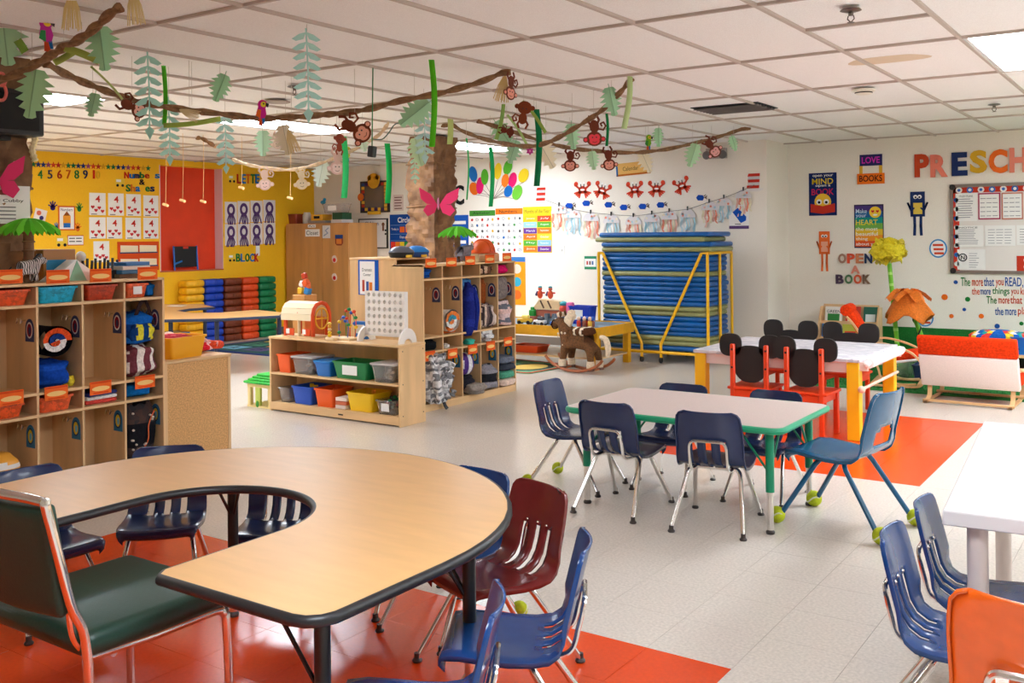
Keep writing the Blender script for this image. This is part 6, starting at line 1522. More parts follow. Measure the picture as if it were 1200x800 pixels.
for k, (x, y) in enumerate([(668.8, 241), (688.8, 238), (714.8, 239.7), (732.7, 242.8), (754.8, 241.7), (775.9, 240), (822.4, 231.5)]):
    card('fish_craft', 'small blue paper fish, %s in its row from the balloons' % ORD[k], 'craft', x-6.5, y-4, x+6.5, y+4, fn_fish, 'B', group='blue paper fish')
SC = [(238, 146, 122), (194, 218, 228), (240, 228, 198), (226, 224, 222), (236, 186, 170), (170, 208, 220)]
def fn_jelly(seed):
    def f(t, w, h):
        rn = random.Random(seed)
        part('plate', MB().prism([(w*.5*math.cos(a), h*.16+h*.32*math.sin(a)) for a in [PI*k/12 for k in range(13)]], .012, .016), pa((224, 218, 220)), t)
        for k in range(6): part('tissue_dab', MB().disc(rn.uniform(-.34, .34)*w, h*(.22+rn.random()*.16), w*.07, .016, .018, 7), pa(SC[(k+seed) % 6]), t)
        for k in range(6):
            x = w*(-.4+.16*k); L_ = h*rn.uniform(.42, .66)
            rows = [[(x-w*.06+.01*math.sin(q*1.7+k), h*.17-L_*q/5, .008+.012*math.sin(q*1.2+k)), (x+w*.06+.01*math.sin(q*1.7+k), h*.17-L_*q/5, .008+.012*math.cos(q*1.1+k))] for q in range(6)]
            part('streamer', MB().grid(rows), pa(SC[(k*2+seed) % 6]), t)
        part('clip', MB().rect(-w*.04, h*.42, w*.04, h*.56, .01, .02), BLACK, t)
    return f
JL = [(656, 246), (672, 251), (693, 254.7), (717, 257), (743, 258.6), (764.6, 255.8), (785, 253), (806.5, 250.6), (831.8, 242), (849, 237), (871.8, 228)]
for k, (x, y) in enumerate(JL): card('jellyfish_craft', 'paper plate jellyfish, %s on the line from the months chart' % ORD[k], 'craft', x-9.5, y-7, x+9.5, y+26, fn_jelly(k), 'B', group='paper plate jellyfish')
lp = [gY(x, y-5.5, YB-.02) for x, y in [(640, 240)]+JL+[(884, 222)]]
single('clothes_line', 'thin string holding the jellyfish crafts along the back wall', 'string', MB().tube(lp, .003, 5), pa((120, 110, 104)))
def fn_bluecard(t, w, h):
    part('sheet', MB().rect(-w/2, -h/2, w/2, h/2, 0, .003), WHITEP, t); part('purple_strip', MB().rect(-w/2, -h/2, w/2, -h*.37, .003, .004), pa((100, 70, 120)), t)
    part('blue_block', MB().prism([(-w*.32, h*.2), (-w*.05, h*.38), (w*.38, 0), (w*.36, -h*.16), (w*.1, -h*.26)], .003, .005), pa((20, 86, 190)), t); part('caption', MB().rect(-w*.2, -h*.32, w*.1, -h*.29, .003, .004), INK, t)
card('shape_card', 'white card with a blue block and purple strip by the corner', 'poster', 854.5, 240, 877.5, 268, fn_bluecard, 'B')
def fn_banner(t, w, h):
    part('sheet', MB().rect(-w/2, -h/2, w/2, h/2, 0, .004), pa((238, 190, 110)), t); part('blue_strip', MB().rect(-w/2, -h/2, -w*.45, h*.3, .004, .005), pa((40, 110, 190)), t); part('brown_strip', MB().rect(-w/2, -h/2, w/2, -h*.36, .004, .005), pa((200, 110, 40)), t)
    mb = MB(); put_text(mb, 'Calendar', -w*.3, -h*.12, w*.16, h*.2, .0055); part('lettering', mb, pa((120, 80, 40)), t)
card('name_banner', 'cream and orange banner high on the back wall', 'sign', 722, 190, 762, 205, fn_banner, 'B').rotation_euler = (PI/2, -.05, 0)
c = gY(841, 180, YB)
t = thing('emergency_light', 'grey emergency light box high on the back wall', 'emergency light', (c.x, YB, c.z), rot=(PI/2, 0, 0))
part('housing', MB().rect(-.12, -.06, .12, .06, 0, .07), pl((176, 166, 160)), t); part('lamp_head', MB().lathe([(.045, 0), (.05, .03), (.03, .04)], 14, (.1, -.02, .07)), pl((110, 104, 104)), t); part('lamp_head', MB().lathe([(.045, 0), (.05, .03), (.03, .04)], 14, (-.1, -.02, .07)), pl((110, 104, 104)), t)

# ---- preschool wall
PC = [(206, 74, 40), (240, 132, 112), (36, 52, 104), (220, 168, 44), (244, 112, 40), (240, 140, 120)]
for ch, (x0, x1, y0, y1), c, lb in zip('PRESCH', [(1072, 1089, 180.5, 207.5), (1090.5, 1110.8, 181, 207.5), (1115.5, 1133.8, 178.5, 206), (1136.8, 1156.8, 176, 203), (1158.8, 1180.8, 175, 203), (1183, 1204, 173, 202)], PC, ['brick red', 'coral', 'navy', 'mustard', 'orange', 'pink coral']):
    letter(ch, x0, y0, x1, y1, c, 'C', 'large %s letter %s of the preschool heading' % (lb, ch), th=.02, bold=.045)
def fn_mind(t, w, h):
    part('sheet', MB().rect(-w/2, -h/2, w/2, h/2, 0, .004), pa((24, 44, 104)), t)
    for s, y0, y1, x0, x1, c in (('open your', .39, .46, -.36, .38, (240, 240, 240)), ('MIND', .235, .37, -.38, .38, (238, 206, 60)), ('open a', .16, .22, -.26, .28, (240, 240, 240)), ('BOOK', -.02, .13, -.4, .4, (214, 40, 90))):
        mb = MB(); put_text(mb, s, w*x0, h*y0, w*x1, h*y1, .0055, .01); part('lettering', mb, pa(c), t)
    part('smiley', MB().disc(0, -h*.18, w*.3, .004, .006, 20), pa((246, 200, 60)), t)
    for s in (-1, 1): part('lens', MB().disc(s*w*.13, -h*.18, w*.1, .006, .008, 14), WHITEP, t); part('pupil', MB().disc(s*w*.13, -h*.19, w*.05, .008, .009, 10), INK, t)
    for s in (-1, 1): part('book_page', MB().prism([(0, -h*.46), (s*w*.44, -h*.42), (s*w*.44, -h*.22), (0, -h*.28)], .008, .011), pa((206, 56, 40)), t)
card('mind_poster', 'navy poster reading open your MIND open a BOOK', 'poster', 948, 202.5, 980.5, 252.5, fn_mind, 'C')
def fn_love(t, w, h):
    part('upper_panel', MB().rect(-w*.4, h*.12, w*.42, h*.5, 0, .012), pa((44, 44, 100)), t); part('lower_panel', MB().rect(-w*.5, -h*.5, w*.5, -h*.14, 0, .012), pa((246, 120, 30)), t)
    for s in (-1, 1): part('link_strip', MB().rect(s*w*.36-w*.06, -h*.16, s*w*.36+w*.06, h*.14, 0, .006), pa((230, 180, 60)), t)
    mb = MB(); put_text(mb, 'LOVE', -w*.32, h*.2, w*.34, h*.42, .013, .02); part('lettering', mb, pa((214, 50, 190)), t)
    mb = MB(); put_text(mb, 'BOOKS', -w*.42, -h*.42, w*.42, -h*.2, .013, .02); part('lettering', mb, pa((90, 40, 20)), t)
card('love_books_sign', 'paper sign reading LOVE on navy over BOOKS on orange', 'sign', 1004.5, 181, 1036.5, 215.5, fn_love, 'C')
def fn_heartp(t, w, h):
    cs = [(80, 60, 130), (40, 100, 160), (30, 150, 140), (120, 180, 80), (230, 190, 50), (240, 150, 40), (230, 90, 40)]
    part('sheet', MB().rect(-w/2, -h/2, w/2, h/2, 0, .003), pa((60, 50, 80)), t)
    for k, c in enumerate(cs): part('colour_band', MB().rect(-w*.47, h*(.47-.134*(k+1)), w*.47, h*(.47-.134*k), .003, .004), pa(c), t)
    for s, y0, y1, x0, x1, c in (('Make', .3, .4, -.44, -.06, (200, 220, 240)), ('your', .18, .27, -.44, -.08, (200, 220, 240)), ('HEART', .03, .15, -.44, .3, (244, 220, 60)), ('the most', -.1, -.02, -.44, .3, (240, 240, 230)), ('beautiful', -.22, -.13, -.44, .3, (240, 240, 230)), ('thing', -.34, -.25, -.44, -.04, (240, 240, 230)), ('about you', -.46, -.37, -.44, .34, (240, 240, 230))):
        mb = MB(); put_text(mb, s, w*x0, h*y0, w*x1, h*y1, .0048, .005); part('lettering', mb, pa(c), t)
    part('smiley', MB().disc(w*.22, h*.32, w*.2, .004, .006, 20), pa((246, 206, 60)), t)
    for s in (-1, 1): part('heart_eye', MB().prism(heart(w*(.22+s*.08), h*.34, w*.11), .006, .008), pa((214, 40, 50)), t)
    part('smile', MB().disc(w*.22, h*.26, w*.08, .006, .007, 12, h*.02), WHITEP, t)
card('heart_poster', 'rainbow poster reading Make your HEART with a smiley', 'poster', 1001, 239.5, 1035.5, 290.5, fn_heartp, 'C')
def fn_bookman(c, c2):
    def f(t, w, h):
        part('body', MB().rect(-w*.34, -h*.08, w*.34, h*.5, 0, .004), pa(c), t); part('held_book', MB().rect(-w*.2, -h*.02, w*.22, h*.24, .004, .01), pa(c2), t)
        for s in (-1, 1):
            part('eye', MB().disc(s*w*.1, h*.38, w*.1, .004, .006, 12), WHITEP, t); part('pupil', MB().disc(s*w*.09, h*.37, w*.05, .006, .007, 10), INK, t)
            part('arm', MB().strip([(s*w*.34, h*.12), (s*w*.46, h*.24), (s*w*.3, h*.06), (s*w*.16, h*.12)], w*.08, .004, .011), pa(c), t)
            part('leg', MB().strip([(s*w*.15, -h*.08), (s*w*.14, -h*.3), (s*w*.16, -h*.5)], w*.13, 0, .004), pa(c), t)
    return f
card('book_figure', 'navy paper book figure with legs reading a yellow book', 'decoration', 1063, 224.5, 1088, 275, fn_bookman((34, 52, 104), (226, 190, 80)), 'C')
card('book_figure', 'orange paper book figure with legs holding a pink book', 'decoration', 957, 271, 975.5, 317, fn_bookman((238, 112, 50), (240, 170, 140)), 'C')
word('OPEN', 982, 1023, 297, 308.5, [(170, 130, 110), (226, 90, 60), (214, 130, 90), (50, 64, 100)], 'C', 'OPEN', bold=.04)
letter('A', 997, 311, 1008, 320.5, (236, 150, 130), 'C', 'salmon letter A between the words OPEN and BOOK', bold=.04)
word('BOOK', 979, 1021, 321.5, 332.5, [(90, 70, 90), (90, 130, 90), (226, 100, 60), (140, 110, 90)], 'C', 'BOOK', bold=.04)
def fn_board(t, w, h):
    fr = mat('aluminium', (150, 140, 132), .35, .7)
    part('frame', MB().rect(-w/2, -h/2, w/2, -h/2+.035, 0, .025), fr, t); part('frame', MB().rect(-w/2, h/2-.035, w/2, h/2, 0, .025), fr, t)
    part('frame', MB().rect(-w/2, -h/2, -w/2+.035, h/2, 0, .025), fr, t); part('frame', MB().rect(w/2-.035, -h/2, w/2, h/2, 0, .025), fr, t)
    part('corner_cap', MB().disc(-w/2+.03, h/2-.03, .032, .02, .03, 12), DARK, t); part('corner_cap', MB().disc(-w/2+.03, -h/2+.03, .032, .02, .03, 12), DARK, t)
    part('cork', MB().rect(-w/2+.03, -h/2+.03, w/2-.03, h/2-.03, 0, .008), pa((236, 228, 222)), t)
    B = pa((206, 60, 40)); bw = .06; x0, x1, y0, y1 = -w/2+.035, w/2-.035, -h/2+.035, h/2-.035
    part('border_strip', MB().rect(x0, y1-bw, x1, y1, .008, .012), B, t); part('border_strip', MB().rect(x0, y0, x0+bw, y1, .008, .012), B, t); part('border_strip', MB().rect(x0+.62, y0, x1, y0+.16, .008, .012), B, t)
    n = int((x1-x0)/.11)
    for k in range(n):
        for yy in (y1-bw*.5,)+((y0+.045, y0+.115) if k > 5 else ()):
            d_ = part('border_dot', MB().disc(x0+.06+k*.11, yy, .034, .012, .014, 10), pa((60, 110, 190) if k % 2 else (240, 236, 232)), t); part('border_dot', MB().disc(x0+.06+k*.11, yy, .017, .014, .015, 8), pa((240, 236, 232) if k % 2 else (60, 110, 190)), t)
    for k in range(int((y1-y0)/.1)-1): part('border_dot', MB().disc(x0+bw/2, y0+.07+k*.1, .026, .012, .014, 10), pa((60, 110, 190) if k % 2 else (240, 236, 232)), t)
def on_board(name, label, x0, y0, x1, y1, border=None, lines=8, title=None, seed=1, logo=False, cols=1):
    def f(t, w, h):
        rn = random.Random(seed)
        part('sheet', MB().rect(-w/2, -h/2, w/2, h/2, 0, .002), pa(border) if border else WHITEP, t)
        if border: part('inner_sheet', MB().rect(-w*.44, -h*.45, w*.44, h*.45, .002, .003), WHITEP, t)
        if title: mb = MB(); put_text(mb, title, -w*.34, h*.36, w*.3, h*.43, .0035); part('title', mb, INK, t)
        if logo:
            part('logo_ring', MB().tube([(-w*.3+w*.14*math.cos(2*PI*k/18), h*.1+w*.14*math.sin(2*PI*k/18), .003) for k in range(18)], .006, 6, True), INK, t); mb = MB(); put_text(mb, 'N', -w*.37, h*.1-w*.08, -w*.23, h*.1+w*.08, .0035, .02); part('logo_letter', mb, INK, t)
        for k in range(lines):
            y = h*(.28-.66*k/max(1, lines-1))
            for c_ in range(cols): xa_ = -w*.4+w*.82*c_/cols; part('text_line', MB().rect(xa_ if not logo else max(xa_, -w*.08), y, xa_+w*.8/cols*rn.uniform(.7, .92), y+h*.025, .003, .0036), pa((150, 146, 156)), t)
    return card(name, label, 'notice', x0, y0, x1, y1, f, 'C', out=.013)
bx1_ = 1252
card('bulletin_board', 'bulletin board with red dotted border and metal frame', 'bulletin board', 1111.5, 214, bx1_, 321, fn_board, 'C')
on_board('notice_sheet', 'white study sheet notice at the bulletin board corner', 1120, 226.5, 1145.5, 259, None, 9, 'STUDY PLANS', 1)
on_board('notice_sheet', 'calendar sheet with red-purple border on bulletin board', 1146.5, 226, 1172.5, 257, (176, 50, 90), 5, None, 2, cols=3)
on_board('notice_sheet', 'calendar sheet with pink-brown border on bulletin board', 1174, 225.5, 1199, 257, (206, 130, 110), 5, None, 3, cols=3)
on_board('notice_sheet', 'plain typed notice in the bulletin board middle row', 1119.5, 264, 1152.5, 289, None, 9, 'NOTICE', 4)
on_board('notice_sheet', 'wide typed schedule beside the plain typed notice', 1154.5, 264, 1190, 288, None, 6, None, 5, cols=3)
on_board('notice_sheet', 'typed schedule running off beyond the wide one', 1191.5, 263.5, 1228, 287, None, 6, None, 6, cols=3)
on_board('notice_sheet', 'notice with round N logo at the bulletin board bottom', 1122, 292, 1155, 316, None, 7, None, 7, logo=True)
def fn_round(t, w, h):
    part('ring', MB().disc(0, 0, w*.5, 0, .003, 24, h*.5), pa((60, 140, 200)), t); part('white_disc', MB().disc(0, 0, w*.42, .003, .004, 24, h*.42), WHITEP, t)
    for k in range(3): part('red_stripe', MB().rect(-w*(.3-.04*k), h*(.12-.22*k), w*(.28+.02*k), h*(.24-.22*k), .004, .005), pa((220, 80, 50)), t)
card('round_sticker', 'round blue-ringed sticker with red stripes beside the bulletin board', 'sticker', 1089, 280, 1110, 302, fn_round, 'C')
card('round_sticker', 'round blue-ringed sticker with red stripes near the orange flower', 'sticker', 1074, 362.5, 1094, 382.5, fn_round, 'C')
def quote(label, x0, x1, y0, y1, words):
    c = gY((x0+x1)/2, (y0+y1)/2, YC); t = thing('wall_quote', label, 'lettering', (c.x, YC-.002, c.z), rot=(PI/2, 0, 0))
    for s, a, b, col in words:
        hh_ = y1-y0; p, q = gY(a, y1+(hh_*.2 if any(c_ in 'gjpqy,' for c_ in s) else 0), YC), gY(b, y0 if any(c_ in 'bdfhklt' or c_.isupper() for c_ in s) else y0+hh_*.3, YC); mb = MB(); put_text(mb, s, p.x-c.x, p.z-c.z, q.x-c.x, q.z-c.z, .002, .01); part('word', mb, pa(col), t)
G_, R_, B_ = (30, 120, 50), (214, 70, 30), (30, 80, 160)
quote('painted wall words The more that you READ', 1126, 1198, 325, 335, [('The', 1126, 1137, G_), ('more', 1139, 1152, R_), ('that', 1153, 1165, B_), ('you', 1167, 1176, R_), ('READ,', 1178, 1199, B_)])
quote('painted wall words the more things you know', 1139, 1215, 337, 345, [('the', 1139, 1148, R_), ('more', 1149, 1161, B_), ('things', 1163, 1183, G_), ('you', 1185, 1194, R_), ('know.', 1196, 1214, R_)])
quote('painted wall words The more that you learn', 1156, 1215, 347, 355.5, [('The', 1156, 1168, G_), ('more', 1170, 1183, R_), ('that', 1184, 1198, R_), ('you', 1200, 1210, B_), ('learn,', 1212, 1230, G_)])
quote('painted wall words the more places', 1166, 1215, 360, 369, [('the', 1166, 1176, B_), ('more', 1178, 1191, B_), ('places', 1193, 1215, R_)])
for x, y, r, c, lb in ((1107, 348, 3.8, ORL, 'orange'), (1120, 330.5, 2.5, B_, 'blue'), (1134, 350.5, 3, G_, 'green'), (1130, 362.5, 2.2, B_, 'blue'), (1115, 370.3, 2.7, ORL, 'orange'), (1150, 370.3, 3, ORL, 'orange'), (1168.6, 382, 3, B_, 'blue'), (1197, 379, 2.4, G_, 'green')):
    p = gY(x, y, YC); single('wall_dot', '%s dot decal around the painted wall words' % lb, 'decal', MB().disc(0, 0, r*.0088, 0, .002, 14), pa(c), (p.x, YC-.002, p.z), rot=(PI/2, 0, 0), group=lb+' wall dots')
# ================================================================== brown paper tree trunks round the columns
KRAFT = mat('kraft_paper', (158, 116, 78), .7, kind='noise', scale=9, rgb2=(104, 70, 44), bump=.6)
def trunk(label, x0, x1, y0, y1, seed):
    rn = random.Random(seed); mb = MB(); cx_, cy_ = (x0+x1)/2, (y0+y1)/2; a, b = (x1-x0)/2, (y1-y0)/2; n = 36; m = 56
    rows = []
    ph = [rn.uniform(0, 6.3) for _ in range(6)]
    for i in range(m+1):
        z = (ZC-.002)*i/m; row = []
        for k in range(n):
            s = 4*k/n; q, f = int(s), s-int(s)
            x, y = [(-a+2*a*f, -b), (a, -b+2*b*f), (a-2*a*f, b), (-a, b-2*b*f)][q]
            d = .010*math.sin(9*z+ph[0]+3*x*8)+.010*math.sin(5*z+ph[1]+k*.9)+rn.uniform(-.019, .019)
            row.append((x*(1+d/a), y*(1+d/b), z))
        row.append(row[0]); rows.append(row)
    t = thing('paper_tree_trunk', label, 'tree trunk', (cx_, cy_, 0))
    part('column', MB().b(-a+.04, -b+.04, 0, a-.04, b-.04, ZC-.003), WALLW, t)
    part('paper_wrap', mb.grid(rows), KRAFT, t, ang=22)
    for k, z in enumerate((.9, 1.75, 2.2)): part('seam_fold', MB().tube([(-a*1.04, -b*1.04, z), (a*1.04, -b*1.04, z+.02), (a*1.04, b*1.04, z-.01), (-a*1.04, b*1.04, z)], .008, 6, True), KRAFT, t)
    return t
TA = (-5.92, -5.53, 2.72, 3.12)
trunk('crumpled brown paper tree trunk behind the left cubby unit', *TA, 1)
q = gz(508, 158, ZC)
TBx1, TBy0 = q.x, q.y
trunk('crumpled brown paper tree trunk behind the blanket-filled cubby unit', TBx1-.36, TBx1, TBy0, TBy0+.36, 2)
# speaker on trunk A
xs = TA[1]+.16
y1 = gX(51, 130, xs).y; z0, z1 = gX(25, 158, xs).z, gX(25, 105, xs).z
t = thing('wall_speaker', 'black box speaker mounted on the tree trunk column', 'speaker', (TA[1]+.02, y1-.16, z0))
part('cabinet', MB().box(.07, 0, (z1-z0)/2, .16, .32, z1-z0, .008), BLACK, t); part('grille', MB().box(.152, 0, (z1-z0)/2, .008, .26, (z1-z0)*.8, .004), mat('grille', (14, 14, 16), .8), t); part('bracket', MB().box(0, 0, -.012, .06, .06, .024), DARK, t)
def on_trunk(name, label, cat, px0, py0, px1, py1, fn, X):
    c = gX((px0+px1)/2, (py0+py1)/2, X); w = gX(px1, (py0+py1)/2, X).y-gX(px0, (py0+py1)/2, X).y; h = gX((px0+px1)/2, py0, X).z-gX((px0+px1)/2, py1, X).z
    t = thing(name, label, cat, c, rot=(PI/2, 0, PI/2)); fn(t, w, h); return t
def fn_cubbyp(t, w, h):
    part('sheet', MB().rect(-w/2, -h/2, w/2, h/2, 0, .003), WHITEP, t); mb = MB(); put_text(mb, 'Preschool Cubby', -w*.42, h*.05, w*.4, h*.15, .0035, .01); part('title', mb, INK, t)
    for c_ in range(2):
        for k in range(4): part('text_line', MB().rect(-w*.36+w*.4*c_, -h*(.08+.1*k), -w*.36+w*.4*c_+w*.24, -h*(.05+.1*k), .003, .004), pa((120, 116, 120)), t)
    part('picture', MB().disc(w*.1, h*.32, w*.12, .003, .005, 10, h*.07), pa((150, 90, 80)), t)
on_trunk('cubby_poster', 'white preschool cubby list poster taped to the trunk', 'poster', -44, 217, 36, 262, fn_cubbyp, TA[1]+.03)
def fn_fly(t, w, h):
    PK = pa((228, 60, 110)); PK2 = pa((244, 140, 170))
    for s in (-1, 1):
        part('wing', MB().prism([(s*w*.02, -h*.1), (s*w*.2, h*.28), (s*w*.5, h*.5), (s*w*.46, h*.12), (s*w*.3, -h*.06)], 0, .004, Matrix.Rotation(-s*.25, 4, 'Y')), PK, t)
        part('wing', MB().prism([(s*w*.02, -h*.08), (s*w*.3, -h*.08), (s*w*.4, -h*.28), (s*w*.28, -h*.48), (s*w*.1, -h*.36)], 0, .004, Matrix.Rotation(-s*.25, 4, 'Y')), PK, t)
        for k in range(4): part('wing_spot', MB().disc(s*w*(.12+.07*k), h*(.04+.1*k), w*.028, .005, .007, 8), PK2, t)
    part('body', MB().ell((0, -h*.05, .008), (w*.03, h*.22, .01), 10, 8), pa((190, 120, 150)), t)
on_trunk('butterfly', 'large pink paper butterfly on the trunk above the cubby list', 'butterfly', -34, 181, 27, 233, fn_fly, TA[1]+.05)
on_trunk('butterfly', 'pink paper butterfly on the trunk beyond the toy shelf', 'butterfly', 498, 220, 529, 254, fn_fly, TBx1+.03).rotation_euler = (PI/2, 0, YAW+.3)
c = gX(1, 108, TA[1]+.2); single('paper_chain', 'pink paper chain link beside the black speaker', 'decoration', MB().tube([(0, .03*math.cos(a), .045*math.sin(a)) for a in [2*PI*k/16 for k in range(16)]], .009, 8, True).tube([(0.005, .025*math.cos(a), .07+.035*math.sin(a)) for a in [2*PI*k/16 for k in range(16)]], .008, 8, True), pa((230, 120, 110)), c)
c = gX(39, 175, TA[1]+.02); single('cream_garland', 'cream ruffled garland strip hanging at the trunk edge', 'decoration', MB().tube(loft([(0, 0, .14), (.01, .008, .07), (0, -.006, 0), (.01, .006, -.07)]), [.014+.006*(k % 2) for k in range(19)], 6), pa((240, 226, 180)), c)

# ------------------------------------------------------------------ on the cubby tops
def palm(label, px, ytop, ybase, X, rpx, d):
    b = gX(px, ybase, X); b.z = 1.207; top = gX(px, ytop, X); r = rpx*d/F; hh_ = top.z-b.z
    t = thing('paper_palm_tree', label, 'paper palm', b)
    part('stem', MB().tube([(0, 0, 0), (0, 0, hh_-.02)], .028, 10), KRAFT, t)
    for k in range(6): part('stem_ring', MB().tube([(.03*math.cos(a), .03*math.sin(a), hh_*(k+.5)/6.5) for a in [2*PI*q/10 for q in range(10)]], .006, 5, True), KRAFT, t)
    for k in range(14):
        a = 2*PI*k/14; u = Vector((math.cos(a), math.sin(a), 0)); w = Vector((-math.sin(a), math.cos(a), 0))
        g = []
        for i in range(6):
            f = i/5; ww = r*.26*math.sin(PI*(.1+.8*f))
            ce_ = u*r*f+Vector((0, 0, hh_+.02-r*.42*f*f))
            g.append([ce_-w*ww-Vector((0, 0, .02*f)), ce_+Vector((0, 0, .012)), ce_+w*ww-Vector((0, 0, .02*f))])
        part('palm_leaf', MB().grid(g), pa((88, 190, 40) if k % 2 else (110, 208, 56)), t)
palm('green tissue palm tree on the left cubby unit beside zebra', 34, 262, 330, XF-.14, 36, 5.2)
palm('green tissue palm tree on the blanket-filled cubby unit', 536, 269, 300, XF-.2, 23, 8.7)
def beast(label, name, p, L_, cols, rz, stripes=False, horn=False, neck=1.0):
    t = thing(name, label, 'toy animal', p, rz); m = cols[0]; s = L_
    hv = [(0, 0, .42*s), (.24*s, 0, .44*s), (-.24*s, 0, .42*s), (.36*s, 0, (.5+.12*neck)*s), (.48*s, 0, (.52+.1*neck)*s), (.58*s, 0, .46*s+.08*neck*s)]
    he = [(0, 1), (0, 2), (1, 3), (3, 4), (4, 5)]; hr = [.19*s, .17*s, .17*s, .12*s, .11*s, .08*s]
    for (bx_, i0) in ((.22, 1), (-.22, 2)):
        for sd in (-1, 1):
            n = len(hv); hv += [(bx_*s, sd*.1*s, .24*s), (bx_*s, sd*.11*s, .03*s)]; he += [(i0, n), (n, n+1)]; hr += [.075*s, .06*s]
    skin('body', hv, he, hr, m, t, 2)
    for sd in (-1, 1): part('ear', MB().ell((.37*s, sd*.1*s, (.62+.12*neck)*s), (.03*s, .025*s, .06*s), 8, 6), m, t); part('eye', MB().ell((.5*s, sd*.1*s, (.56+.1*neck)*s), (.018*s, .012*s, .018*s), 8, 6), BLACK, t)
    part('tail', MB().tube(loft([(-.4*s, 0, .45*s), (-.48*s, 0, .36*s), (-.47*s, 0, .25*s)]), .02*s, 6), cols[1], t)
    if horn: part('horn', MB().lathe([(.035*s, 0), (.022*s, .07*s), (.002*s, .14*s)], 10, (.58*s, 0, .58*s)), pl((220, 210, 196)), t)
    if stripes: part('mane', MB().tube(loft([(.22*s, 0, .62*s), (.32*s, 0, .74*s), (.4*s, 0, .78*s)]), .035*s, 6), BLACK, t)
    return t
ZM = mat('zebra_plush', (236, 230, 226), .9, kind='wave', scale=26, rgb2=(30, 28, 30)); GM = mat('rhino_plush', (126, 120, 128), .9, kind='noise', scale=40, amt=.2, bump=.3)
p = gX(34, 329, XF-.06); beast('small black and white striped zebra toy on left cubby unit', 'zebra_toy', (XF-.07, p.y-.01, 1.207), .2, (ZM, BLACK), PI/2, True)
p = gX(543, 303, XF-.1); beast('grey plush rhinoceros toy on the blanket-filled cubby unit', 'rhino_toy', (XF-.1, p.y, 1.207), .24, (GM, GM), PI/2, False, True, .3)
y = gX(567, 303, XF-.12).y
single('wood_box', 'plain wooden box under the orange hard hat', 'box', MB().box(0, 0, .035, .2, .32, .07, .004), WOODP, (XF-.16, y, 1.207))
t = thing('hard_hat', 'orange plastic toy hard hat on a wooden box', 'hat', (XF-.15, y+.03, 1.277))
part('shell', MB().lathe([(.105, 0), (.108, .03), (.1, .07), (.075, .105), (.04, .12), (0, .124)], 20), pl((236, 92, 16)), t); part('brim', MB().lathe([(.105, 0), (.135, .002), (.137, .008), (.108, .012)], 20), pl((236, 92, 16)), t)
for k in (-1, 0, 1): part('ridge', MB().tube([(.11*math.cos(a), k*.03, .013+.115*math.sin(a)) for a in [PI*q/10 for q in range(11)]], .008, 6), pl((226, 84, 14)), t)
def onA(px): return gX(px, 325, XF-.2).y
single('paper_tent', 'white and pale green folded paper tent on left cubby unit', 'paper craft', MB().m(WHITEP).prism([(-.17, 0), (.17, 0), (0, .12)], -.05, .05, Matrix.Rotation(PI/2, 4, 'Z') @ Matrix.Rotation(PI/2, 4, 'X')).m(pa((150, 200, 170))).prism([(-.05, .0), (.06, 0), (.0, .115)], .05, .053, Matrix.Rotation(PI/2, 4, 'Z') @ Matrix.Rotation(PI/2, 4, 'X')), None, (XF-.12, onA(75), 1.207))
single('craft_box', 'brown printed craft box at the back of left cubby top', 'box', MB().m(pl((170, 110, 40))).box(0, 0, .09, .12, .2, .18, .004).m(pa((60, 140, 180))).box(.061, -.02, .08, .002, .12, .08), None, (XF-.26, onA(70), 1.207))
t = thing('glue_bottle', 'small white glue bottle with orange cap on left cubby', 'bottle', (XF-.25, onA(84), 1.207)); part('bottle', MB().lathe([(.022, 0), (.024, .01), (.024, .07), (.012, .085)], 12), pl((240, 238, 236)), t); part('cap', MB().lathe([(.012, .085), (.01, .1), (.003, .118)], 10), pl((236, 110, 30)), t)
storage_bin('turquoise tray on top of left cubby unit', (XF-.22, onA(93), 1.207), (.14, .2, .05), (20, 140, 190), Q, name='tray', cat='tray')
t = thing('marker_rack', 'black rack of markers on top of left cubby unit', 'marker rack', (XF-.2, onA(117), 1.207)); part('rack', MB().box(0, 0, .025, .08, .26, .05, .003), BLACK, t)
for k in range(9): part('marker', MB().tube([(.0, -.11+.0275*k, .03), (.005*(k % 3), -.11+.0275*k, .11+.012*(k % 2))], .008, 8), pl([(30, 30, 34), (60, 60, 70), (40, 40, 60)][k % 3]), t)
single('figurine', 'small grey and white figurine behind the marker rack', 'figurine', MB().m(pl((150, 140, 130))).lathe([(.03, 0), (.034, .05), (.02, .1)], 12).m(pl((236, 226, 214))).ell((0, 0, .13), (.03, .03, .035)), None, (XF-.28, onA(104), 1.207))
for k, (c, w) in enumerate([((120, 100, 80), .2), ((60, 130, 180), .19), ((230, 224, 214), .2), ((50, 110, 170), .18)]): single('workbook', '%s workbook in the pile on left cubby unit' % ['brown', 'light blue', 'white', 'dark blue'][k], 'book', MB().box(0, 0, .012, .16, w, .023, .002), pl(c), (XF-.19, onA(147)+.006*k, 1.207+.024*k), .04*k)

